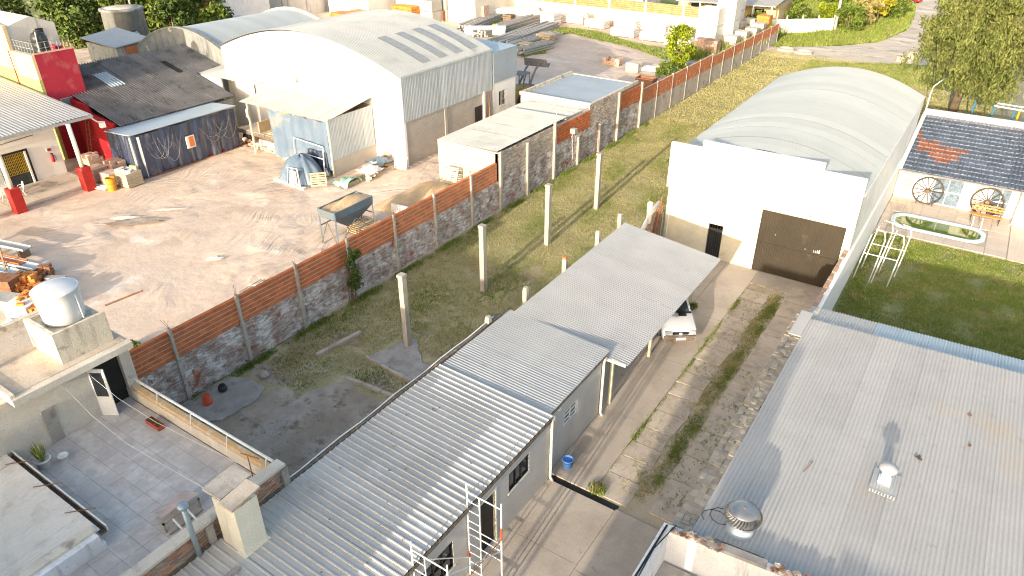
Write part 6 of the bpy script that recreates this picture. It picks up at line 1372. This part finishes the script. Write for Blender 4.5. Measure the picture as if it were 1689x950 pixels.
for i, (px, py) in enumerate([(1205,80),(1222,72),(1238,66),(1218,55),(1236,50),(1250,58)]): cube_bag(px, py, 1.5, 1.5, 'pale cream block pallet among weeds, '+['front left','front middle','front right','back left','back middle','rightmost'][i]+' of the six', 'plaster_old', 2, gC)
p = rnd_in(0,1,0,1,1,0); pts = []
for px, py in [(1212,78),(1230,70),(1244,60),(1190,88),(1262,52),(1155,95)]:
    q = G(px, py, YZ); pts.append(np.stack([q.x+np.random.randn(160)*1.0, q.y+np.random.randn(160)*1.0, np.full(160, YZ)], 1))
grass('yard_weeds', 'grass_bright', np.concatenate(pts), h=(.3,1.3), w=.07, spread=.2)
stack(tuple(G(1258,52,YZ)),4,4,5,(.42,.42,.4),'stack_orange','orange brick pallet with peaked top near the far end of the fence',gap=.02)
stack(tuple(G(1172,92,YZ)),4,4,5,(.42,.36,.34),'brick_red','reddish brick pallet right of the lime-green tree, front one',gap=.02); stack(tuple(G(1158,84,YZ)),4,4,4,(.42,.36,.34),'stack_pink','pinkish brick pallet right of the lime-green tree, back one',gap=.02)
for i, (px, py) in enumerate([(1150,112),(1176,100),(1200,90)]):
    q = G(px, py, YZ); t = thing('mesh_bundle', ['dark grey bundle of steel mesh beside the lime-green tree','dark grey bundle of steel mesh under the reddish bricks','dark grey bundle of steel mesh along the far fence'][i], 'bundle', q)
    for k in range(14): part(MB().tube([(q.x-1.2,q.y-.6+.09*k,YZ+.1+.05*(k%5)),(q.x+1.2,q.y-.3+.09*k,YZ+.15+.06*(k%4))], .05, 4), 'rod', 'gutter_grey', t)
flatstack(1210,104-12,2.2,.9,.7,'stack_white','white low stack against the far fence', rz=1.45)
t = tree('lime_tree','bright lime-green young tree in the yard beside the far fence','tree',tuple(G(1118,118,YZ)),5.0,1.9,'leaf_lime',3600,.12,.1,34,.12)
t = tree('low_bush','green bush at the foot of the lime tree by the fence','bush',tuple(G(1098,128,YZ)),1.5,1.5,'leaf_mid',1200,.1,.05,14,.1)
q = G(1065,143,YZ); t = thing('rusty_box', 'open rusty brown steel box by the fence behind the farther shed', 'box', q)
part(MB().wall('x',q.x-.95,q.x-.9,q.y-.6,q.y+.6,YZ,YZ+.95).wall('x',q.x+.9,q.x+.95,q.y-.6,q.y+.6,YZ,YZ+.95).wall('y',q.y-.65,q.y-.6,q.x-.95,q.x+.95,YZ,YZ+.95).wall('y',q.y+.6,q.y+.65,q.x-.95,q.x+.95,YZ,YZ+.95), 'side', 'rust', t)
part(MB().box(q.x-.9,q.x+.9,q.y-.6,q.y+.6,YZ,YZ+.1), 'bottom', 'rust', t)
stack(tuple(G(1011,106,YZ)),5,3,2,(.4,.4,.3),'stack_pink','low pallet of brick rubble alone in the middle of the far yard',top=.6,jit=.05)
stack(tuple(G(1045,118,YZ)),4,3,3,(.36,.36,.28),'plaster_old','pale cream pallet of blocks left of the lime tree',top=.8,jit=.03)
q = G(1078,118,YZ); t = thing('pipe_bundle', 'bundle of white pipes on the ground left of the lime tree', 'pipes', q)
for k in range(14): part(MB().tube([(q.x-1.6+.02*k,q.y-.9+.13*k,YZ+.15+.1*(k%3)),(q.x+1.6,q.y-.3+.1*k,YZ+.2+.11*(k%3))], .06, 6), 'pipe', 'stack_white', t)
# left far stacks: beams, sheets, pallets
gD = 'grey concrete beam stacks near the far yard wall'
for i, (pa, pb, n_) in enumerate([((840,84),(912,62),5),((812,80),(905,46),7),((790,62),(880,34),5),((765,52),(835,22),6),((850,92),(905,78),4)]):
    a, b = G(*pa, YZ), G(*pb, YZ); d = (b-a); q = (a+b)/2
    t = thing('beam_stack', 'grey concrete beams stacked in the far yard, '+['shorter pile with the wooden pallets','long pile in the middle','pile behind the long middle one','pile beside the vaulted roof edge','lowest pile nearest the annex roof'][i], 'beams', q, 0, gD)
    dv = d.normalized(); nv = Vector((-dv.y, dv.x, 0)); rz_ = math.atan2(dv.y, dv.x)
    for k in range(n_*3):
        c = q+nv*(.42*(k%n_-n_/2))+Vector((0,0,.2+.28*(k//n_)))+dv*random.uniform(-.5,.5); part(MB().obox(c, (d.length+random.uniform(-.8,.3), .26, .22), rz_+random.uniform(-.03,.03)), 'beam', ['stack_grey','block_grey'][k%2], t)
for i, (px, py, l, w, h, m_, lb) in enumerate([(800,58,5.5,1.6,1.0,'stack_white','bright white sheet stack just right of the vaulted roof'),(848,30,7.5,2.0,1.4,'stack_white','long bright white covered stack in the far yard middle'),(888,30,3.0,1.4,.9,'stack_white','white stack left of the red-wheeled machine'),(908,42,2.2,2.0,1.6,'stack_white','cream layered stack at the right end of the beams'),(900,72,2.0,1.5,1.1,'wood','cream and brown pallet pile at the near end of the beams'),(868,84,1.5,1.2,.9,'wood','small wooden pallet pile at the corner of the annex'),(885,24,4.0,1.2,.8,'stack_pink','row of reddish bricks on pallets along the back wall'),(840,38,1.4,1.2,1.1,'wood_dark','leaning dark wooden pallets by the white covered stack'),(738,30,3.4,1.6,.8,'stack_grey','grey plank stack by the red bricks in the far left yard')]):
    flatstack(px, py, l, w, h, m_, lb, rz=.6 if i in (0,1) else rzb, n=4)
q = G(817,55,YZ); t = thing('yellow_reel', 'small yellow and white cable reel at the edge of the vaulted roof', 'reel', q)
part(MB().tube([q+Vector((-.3,0,.6)), q+Vector((.3,0,.6))], .6, 18), 'drum', 'yellow_paint', t); part(MB().tube([q+Vector((.3,0,.6)), q+Vector((.36,0,.6))], .66, 18), 'flange', 'stack_white', t)
q = G(967,42,YZ); t = thing('mixer', 'small red-wheeled machine leaning on the white stacks by the back wall', 'mixer', q)
part(MB().tube([(q.x-.2,q.y,YZ+.45),(q.x+.2,q.y,YZ+.45)], .4, 14), 'wheel', 'stack_pink', t); part(MB().lathe([(.1,.8),(.45,1.0),(.4,1.5),(.25,1.7)], (q.x,q.y,YZ), 12), 'drum', 'gutter_grey', t)
gE = 'orange brick pallets behind the vaulted warehouse'
for i, (px, py, nx, nz) in enumerate([(572,30,9,3),(600,27,9,3),(625,14,7,6),(650,8,7,6),(672,22,8,4),(698,20,8,5),(640,-2,9,6),(676,0,9,5)]):
    q = G(px, py+6, YZ); stack((q.x,q.y,YZ),nx,4,nz,(.5,.6,.42),'stack_orange' if i < 5 else 'stack_pink', 'orange brick pallet behind the vault, '+['far left low one','second low one from the left','tall yellow-orange one','tall one beside it','pinkish-topped one near the crest','pinkish one at the right of the crest','top row left one','top row right one'][i], rz=rzb, gap=.04, group=gE, pal=False)
gF = 'grey wrapped block stacks behind the vaulted warehouse'
for i, (px, py) in enumerate([(712,32),(735,28),(758,28),(722,12),(748,8),(772,12),(795,20),(735,-4)]):
    cube_bag(px, py+4, 2.3, 3.0, 'grey-white wrapped block stack, '+['front left','front middle','front right','second row left','second row middle','second row right','tall one by the yellow board','rear one at the frame top'][i], 'stack_grey' if i != 6 else 'stack_white', 2, gF)
stack(tuple(G(728,34,YZ)),4,3,4,(.42,.4,.34),'rust','small dark red brick pallet in front of the grey wrapped stacks',gap=.02)
stack(tuple(G(795,36,YZ)),4,3,6,(.42,.4,.36),'stack_pink','pink brick column beside the white covered stack',gap=.02)
# ================================================================== BACKGROUND BUILDINGS AND TREES
def house(name, label, cat, x0, x1, y0, y1, h, wm='pale_wall', rm='concrete_grey', wins=(), rim=.25, z=0, rz=0):
    t = thing(name, label, cat, ((x0+x1)/2, (y0+y1)/2, z))
    part(MB().box(x0,x1,y0,y1,z-.3,z+h), 'wall', wm, t); part(MB().box(x0-.1,x1+.1,y0-.1,y1+.1,z+h,z+h+rim), 'roof', rm, t)
    for (face, a, b, zz, hh) in wins:
        if face == 'y': w = part(MB().box(a,b,y0-.06,y0-.002,z+zz,z+zz+hh), 'window', 'plaster_old', t); part(MB().box(a+.1,b-.1,y0-.08,y0-.061,z+zz+.1,z+zz+hh-.1), 'pane', 'glass', w)
        else: w = part(MB().box(x1+.002,x1+.06,a,b,z+zz,z+zz+hh), 'window', 'plaster_old', t); part(MB().box(x1+.061,x1+.08,a+.1,b-.1,z+zz+.1,z+zz+hh-.1), 'pane', 'glass', w)
    return t
q = G(370,36); house('streaked_house','tall mauve-grey house with dark water streaks on its wall behind the vaults','house',-101,-90,78,90,9.0,'pale_wall','concrete_grey',[('y',-99,-97.5,5,1.2)])
house('white_house','bright white house wall right of the streaked house','house',-89,-80.5,82,92,9.0,'plaster_white','plaster_old',[('y',-88,-86.8,4.5,1.3)])
house('pale_long_building','pale long building with small windows behind the vaulted roofs','building',-79,-64,86.5,97,7.0,'cream_side','concrete_grey',[('y',-76,-74.6,4.5,.9),('y',-70,-68.8,4.5,.9)])
house('blue_white_house','small blue-white flat house with reddish wall base at the trees','house',-100,-93,66,74,5.0,'plaster_stain','concrete_grey')
t = house('grey_roof_house','low house with slanted blue-grey roof and cream brick side behind the dark shed','house',-91,-79,57.5,63,3.2,'render_cream','sheet_blue_grey',[])
part(MB().box(-94,-91.2,60,62,0,3.4), 'brick_bit', 'brick_orange_far', t)
house('rust_wall_house','orange brick gable wall in front of the mauve house','house',-98,-93,61,64,5.2,'brick_orange_far','concrete_grey')
t = thing('side_shed', 'small shed with pale slanted roof and orange brick wall behind the dark roof', 'shed', (-72,40.5,0))
part(MB().box(-75.8,-70.5,37.4,40.8,0,5.35), 'wall', 'plaster_old', t); part(MB().box(-70.5,-70.38,38.3,40.8,2,5.4), 'brick_infill', 'brick_orange_far', t)
part(MB().prism([(-76.2,37.2,5.7),(-70.3,37.2,5.4),(-70.3,41.0,5.7),(-76.2,41.0,6.1)], (0,0,.12)), 'roof', 'galv', t)
t = thing('concrete_tank', 'big weathered cylindrical concrete water tank among the trees', 'tank', (-82.6,45.6,0))
part(MB().box(-85.5,-79.5,42.8,48.6,0,3.6), 'base', 'plaster_old', t)
part(MB().lathe([(2.2,3.6),(2.15,6.7),(2.3,6.75),(2.3,6.95),(2.1,7.0)], (-82.6,45.6,0), 36), 'shell', 'wall_mould', t, True)
part(MB().lathe([(2.1,6.95),(1.0,7.1),(.1,7.15)], (-82.6,45.6,0), 36), 'lid', 'concrete_old', t, True)
M['wall_mould'] = M['wall_mould']
t = thing('small_dark_tank', 'small dark round tank on the ledge of the concrete water tank base', 'tank', (-79.6,44.6,3.7)); part(MB().lathe([(.55,0),(.6,.1),(.6,.9),(.4,1.2)], (-79.6,44.6,3.7), 16), 'body', 'pipe_blue', t, True); part(MB().lathe([(.3,1.19),(.3,1.27),(.1,1.3)], (-79.6,44.6,3.7), 10), 'lid', 'tank_black', t)
part_ = part
gt = 'trees behind the red house and the concrete tank'
tl = [(-104,50,9,4.2,'leaf_mid','broad mid-green tree at the left, behind the white roof room'),(-98,48,8.5,3.6,'leaf_dark','dark green tree with dense crown left of the concrete tank'),(-93,52,9.5,4.0,'leaf_mid','bright green tree just left of the concrete tank'),(-100,56,10,4.4,'leaf_dark','tall dark tree in the rear of the left clump'),(-90,57,9,3.8,'leaf_mid','green tree right of the concrete tank'),(-87,54,6.5,3.0,'leaf_dark','dark low tree right of the tank, near the thin pole'),(-94,62,10,4.2,'leaf_dark','dark tree at the top edge behind the tank'),(-110,55,9,4.5,'leaf_dark','dark tree at the far left top corner'),(-108,44,7,3.6,'leaf_dark','low dark tree above the yellow house roof'),(-84,58,5.5,2.6,'leaf_mid','small rusty-green tree beside the cream brick house'),(-112,64,9,5,'leaf_mid','hazy tree behind the left clump'),(-103,66,9,4.5,'leaf_dark','dark round tree before the blue-white house')]
for x, y, h, r, m_, lb in tl: tree('leafy_tree', lb, 'tree', (x, y, 0), h, r, m_, 3000, .22, .25, 30, .12, group=gt)
solo(MB().tube([(-87.5,49.5,0),(-87.4,49.4,11.5)], [.13,.08], 8), 'pole', 'post_concrete', 'thin pale pole rising left of the arched shed', 'pole', (-87.5,49.5,0))
flat('back_garden', 'verge', -92, -62, 36, 48, .0)
grass('back_weeds', 'grass_bright', rnd_in(-92,-70,36,50,5000), h=(.1,.7), w=.07, spread=.25)
grass('back_weeds', 'grass_dry', rnd_in(-112,-82,36,50,5000), h=(.1,.6), w=.07, spread=.25)
# houses and street far right
t = thing('porch_house', 'yellowish house with grey metal porch roof and posts behind the back wall', 'house', (-34,112,0))
part(MB().box(-44,-28.5,113,120,0,3.4), 'wall', 'yellow_wall', t); part(MB().prism([(-42,106.6,3.5),(-28,108.8,3.5),(-28,118,4.4),(-42,118,4.4)], (0,0,.12)), 'roof', 'stack_grey', t)
for i in range(6): part(MB().tube([(-41+2.5*i,107+.36*i,0),(-41+2.5*i,107+.36*i,3.5)], .11, 6), 'post', 'cream_side', t)
for i in range(4): w = part(MB().box(-42+3.3*i,-40.4+3.3*i,112.94,112.99,1,2.6), 'window', 'white_paint', t); part(MB().box(-41.9+3.3*i,-40.5+3.3*i,112.9,112.939,1.1,2.5), 'pane', 'glass', w)
part(MB().box(-60,-47,106,113,0,3.4), 'side_wing', 'pale_wall', t)
t = thing('panel_fence', 'pale concrete panel fence along the far dirt road', 'fence', (-24.5,110.5,0))
a, b = Vector((-28.2,108.2)), Vector((-20.9,113.8)); dv = (b-a)
for i in range(4):
    c = a+dv*((i+.5)/4); part(MB().obox((c.x,c.y,1.0),(dv.length/4-.15,.08,2.0), math.atan2(dv.y,dv.x)), 'panel', 'plaster_stain', t)
for i in range(5):
    c = a+dv*(i/4); part(MB().obox((c.x,c.y,1.25),(.16,.16,2.5), math.atan2(dv.y,dv.x)), 'post', 'post_concrete', t)
solo(MB().tube([(-20.7,114.6,0),(-20.7,114.6,9)], [.22,.14], 10), 'utility_pole', 'post_concrete', 'pale round utility pole at the end of the concrete panel fence', 'pole', (-20.7,114.6,0))
tree('weeping_bush','drooping olive-green bush beside the utility pole','bush',(-19.2,115.5,0),4.2,2.5,'leaf_mid',2800,.16,.15,24,.08)
tree('tan_bush','tan-leaved round tree behind the weeping bush','tree',(-18.2,121,0),4.6,2.3,'leaf_tan',2400,.16,.15,22,.25)
tree('yellow_tree','bright yellow flowering tree by the far road','tree',(-17.2,127,0),5.6,2.6,'leaf_yellow',2800,.17,.15,22,.3)
tree('hedge_bush','dark green bush right of the yellow tree at the road','bush',(-15.8,131,0),4.0,3.0,'leaf_mid',2600,.18,.15,22,.08)
tree('low_shrub','green shrub with pale twigs behind the panel fence','bush',(-27,118,0),3.0,2.5,'leaf_mid',1800,.16,.1,18,.1)
tree('low_shrub','small yellow-green shrub behind the panel fence near the pole','bush',(-23,122,0),2.6,2.6,'leaf_lime',1500,.16,.1,16,.1)
tree('low_shrub','leafy shrub at the outer end of the brick fence','bush',(-29.5,106.5,0),3.2,1.8,'leaf_mid',1500,.14,.1,16,.1)
flat('far_plot', 'road', -34, -19, 118, 150, .018)
grass('far_weeds', 'grass_bright', rnd_in(-34,-20,112,135,6000), h=(.2,.8), w=.1, spread=.3)
for i,(x,y,h,r,m_) in enumerate([(-26,142,5,4,'leaf_mid'),(-20,150,6,4,'leaf_dark'),(-33,136,5,3,'leaf_mid')]): tree('leafy_tree','green tree at the top edge left of the road, '+['middle one','right one behind the yellow tree','left one behind the porch house'][i],'tree',(x,y,0),h,r,m_,2000,.22,.2,20,.1)
def farcar(c, rz):
    t = thing('red_car', 'red car parked on the far road at the top edge', 'car', c, rz)
    part(MB().prism([(-.8,-2.1,.35),(-.8,-2.15,.75),(-.8,-1.2,.9),(-.8,-.6,1.35),(-.8,.9,1.4),(-.8,1.5,.98),(-.8,2.1,.9),(-.8,2.15,.35)], (1.6,0,0)), 'body', 'red_paint', t)
    part(MB().box(-.81,.81,-.5,.9,.98,1.28), 'window', 'glass', t); part(MB().prism([(-.7,-1.18,.93),(.7,-1.18,.93),(.65,-.62,1.34),(-.65,-.62,1.34)],(0,-.03,.02)), 'windscreen', 'glass', t)
    for s in (-1,1):
        for y in (-1.35,1.35): w = part(MB().tube([(s*.62,y,.32),(s*.84,y,.32)], .32, 16), 'wheel', 'rubber', t); part(MB().tube([(s*.83,y,.32),(s*.86,y,.32)], .18, 12), 'hubcap', 'steel', w)
        part(MB().box(s*.6-.14,s*.6+.14,-2.19,-2.14,.62,.74), 'headlight', 'plastic_sheet', t)
farcar(tuple(G(1497,4)), 1.2)
for i, (px, py) in enumerate([(1296,83),(1325,88)]):
    q = G(px, py); t = thing('buried_tyre', ['pale half-buried tyre ring by the fence end, left one','pale half-buried tyre ring by the fence end, right one'][i], 'tyre', q)
    part(MB().tube([(q.x+1.0*math.cos(6.283*k/16), q.y+1.0*math.sin(6.283*k/16), .12) for k in range(17)], .2, 8), 'ring', 'concrete', t, True); part(MB().tube([(q.x,q.y,0),(q.x,q.y,.02)], .8, 14), 'fill', 'concrete_old', t)
for i, (px, py, s) in enumerate([(1483,101,.9),(1504,97,1.4),(1498,103,.6)]):
    q = G(px, py); t = thing('concrete_chunk', ['flat pale concrete lump at the road side, left one','large pale concrete block at the foot of the pine by the road','small pale rubble between the concrete blocks'][i], 'block', q)
    part(MB().obox((q.x,q.y,s*.35),(s,s*.8,s*.7),.4,.1,.1).obox((q.x+.4*s,q.y-.2*s,s*.2),(s*.6,s*.6,s*.4),1.1,.2), 'block', 'concrete', t)
# leaning service pole with wires behind the warehouse
t = thing('service_mast', 'bent pale pipe mast at the far right corner of the white-fronted warehouse', 'mast', (-3.4,60.7,0))
part(MB().tube([(-3.4,60.7,0),(-3.4,60.7,5.9),(-3.35,61.2,6.3),(-3.1,62.0,6.5),(-2.9,62.8,6.6)], .05, 8), 'pipe', 'cream_side', t, True)
t = thing('overhead_wires', 'dark overhead wires crossing from the top of the road to the warehouse corner', 'wire', (-6,90,6))
part(MB().tube([(-3.3,61.5,6.4),(-6,85,7.0),(-13,150,9)], .03, 4), 'wire', 'black', t); part(MB().tube([(-2.9,62.8,6.6),(-3.6,85,7.6),(-9,150,9)], .03, 4), 'wire', 'black', t)
# ---------------- pine
px0 = Vector((-2.2, 78.5, 0)); pn = thing('pine_tree', 'large olive-green drooping conifer at the upper right', 'tree', px0)
part(MB().tube([px0, px0+Vector((.3,.2,6)), px0+Vector((1.0,.4,14)), px0+Vector((1.6,.5,22))], [.42,.34,.22,.06], 10), 'trunk', 'bark', pn, True)
tc = []; bmb = MB()
V = []
for i in range(400):
    z = 3.4+18*random.random()**1.05; a = random.uniform(0, 6.283); L_ = (6.2-.12*z)*random.uniform(.5,1.1)*(1 if z > 5.5 else .75)
    if math.cos(a) > .3: L_ *= 1.25
    b0 = px0+Vector((.05*z,.02*z,z)); dirv = Vector((math.cos(a), math.sin(a), 0))
    p1 = b0+dirv*L_*.5+Vector((0,0,.3)); p2 = b0+dirv*L_+Vector((0,0,-.5))
    bmb.tube([b0,p1,p2], [.07,.04,.015], 4, False)
    for k in range(9):
        f = .2+.8*(k+random.random())/9; c = (b0.lerp(p1, f*2) if f < .5 else p1.lerp(p2, f*2-1))
        hang = random.uniform(.3,1.5)
        V.append((tuple(c-px0+Vector((random.uniform(-.2,.2),random.uniform(-.2,.2),-hang*.5))), hang))
part(bmb, 'branches', 'bark', pn, kind='stuff')
cc = np.array([v[0] for v in V]); hh = np.array([v[1] for v in V]); n = 160000
idx = np.random.randint(0, len(cc), n); d = np.random.randn(n,3)*np.array([.22,.22,1])*np.stack([np.ones(n),np.ones(n),hh[idx]*.34],1)
p = cc[idx]+d; ax = np.random.randn(n,3)*np.array([.35,.35,1]); ax /= np.linalg.norm(ax,axis=1)[:,None]; bb = np.cross(ax, np.random.randn(n,3)); bb /= np.linalg.norm(bb,axis=1)[:,None]
s = np.random.uniform(.7,1.3,n)[:,None]; v4 = np.stack([p-ax*.13*s-bb*.05, p-ax*.13*s+bb*.05, p+ax*.13*s+bb*.035, p+ax*.13*s-bb*.035], 1)
o = bpy.data.objects.new('crown', quad_mesh('crown', v4, 'leaf_pine')); C.objects.link(o); o.parent = pn
# playground frame behind pool house
t = thing('playground_climber', 'blue and yellow metal climbing frame behind the pool house', 'frame', (1.0,73,0))
pts_ = [(-.6,73.8),(.9,73.4),(2.4,73.2),(3.9,72.9)]
for i, (x, y) in enumerate(pts_): part(MB().tube([(x,y,0),(x+.05,y+.1,2.6)], .08, 8), 'post', 'blue_paint', t)
part(MB().tube([(2.75,73.0,0),(2.8,73.2,2.6)], .08, 8), 'post', 'yellow_paint', t)
part(MB().tube([(.9,73.5,2.6),(3.9,73.0,2.6)], .07, 8).tube([(1.1,74.6,2.6),(3.9,74.2,2.6)], .06, 8), 'top_bar', 'white_worn', t)
for i in range(7): part(MB().tube([(1.0+.45*i,73.5-.08*i,2.6),(1.1+.45*i,74.5-.06*i,2.6)], .03, 6), 'rung', 'white_worn', t)
t = thing('mesh_fence', 'rusty wire mesh fence right of the climbing frame', 'fence', (4.5,71,0))
mb = MB()
for i in range(18): mb.tube([(3.4+.2*i,71.6-.03*i,0),(3.4+.2*i,71.6-.03*i,1.9)], .012, 4)
for k in range(9): mb.tube([(3.4,71.6,.2*k+.1),(7.0,71.1,.2*k+.1)], .012, 4)
part(mb, 'mesh', 'gutter_grey', t, kind='stuff'); part(MB().tube([(5.0,71.4,0),(5.0,71.4,2.1)], .05, 6), 'post', 'gutter_grey', t)
house('red_kiosk','small red-walled hut at the right edge behind the pool house','hut',5.4,9,70.2,73,2.0,'stack_pink','red_wall')
struct(sheet_poly(blob_poly(8.5,90,5.2,11,30,.03), .02), 'paved_court', 'patio')
# ================================================================== UNSEEN NEIGHBOURING BUILDINGS AND POLES BEHIND THE VIEWPOINT, SIZED TO CAST SHADOWS
house('street_house','two-storey house of the same block behind the viewpoint','house',-21.5,-9.75,-15,-5.5,8.05,'plaster_cream','concrete_grey',[('y',-18,-16.5,4.5,1.3)])
house('shade_tower','narrow unseen tower behind the viewpoint, sized to shade the drive','tower',-4.75,-2.0,-13,-5.5,10.3,'plaster_cream','concrete_grey',[('y',-3.4,-2.2,4.5,1.3)])  # out of view; width and height set by the shade along the drive
house('street_house','flat-roofed house of the same block to the right behind the viewpoint','house',1.9,14,-15,-5.5,8.35,'plaster_cream','concrete_grey',[('y',5,6.5,4.5,1.3)])
house('shade_block','unseen block added behind the viewpoint to shade the near parapet','house',-1.0,1.85,-12,-5.5,8.2,'plaster_cream','concrete_grey',[])  # added out of view so the parapet and roof edge fall in shade
house('shade_stack','slender unseen stack behind the viewpoint, shaped to cast a shade strip on the metal roof','chimney',-1.75,-1.05,-7.5,-5.5,10.6,'plaster_cream','concrete_grey',[])  # unseen, shaped for the narrow shadow strip on the big roof
for i, x in enumerate((-7.5,-6.95)): solo(MB().tube([(x,-6,0),(x,-6,8.9-.3*i)], .07, 8), 'shade_pole', 'post_concrete', 'thin unseen pole added behind the viewpoint to cast a shadow line on the drive, '+('left one' if i == 0 else 'right one'), 'pole', (x,-6,0))  # unseen pair added for the two thin shadow lines on the drive
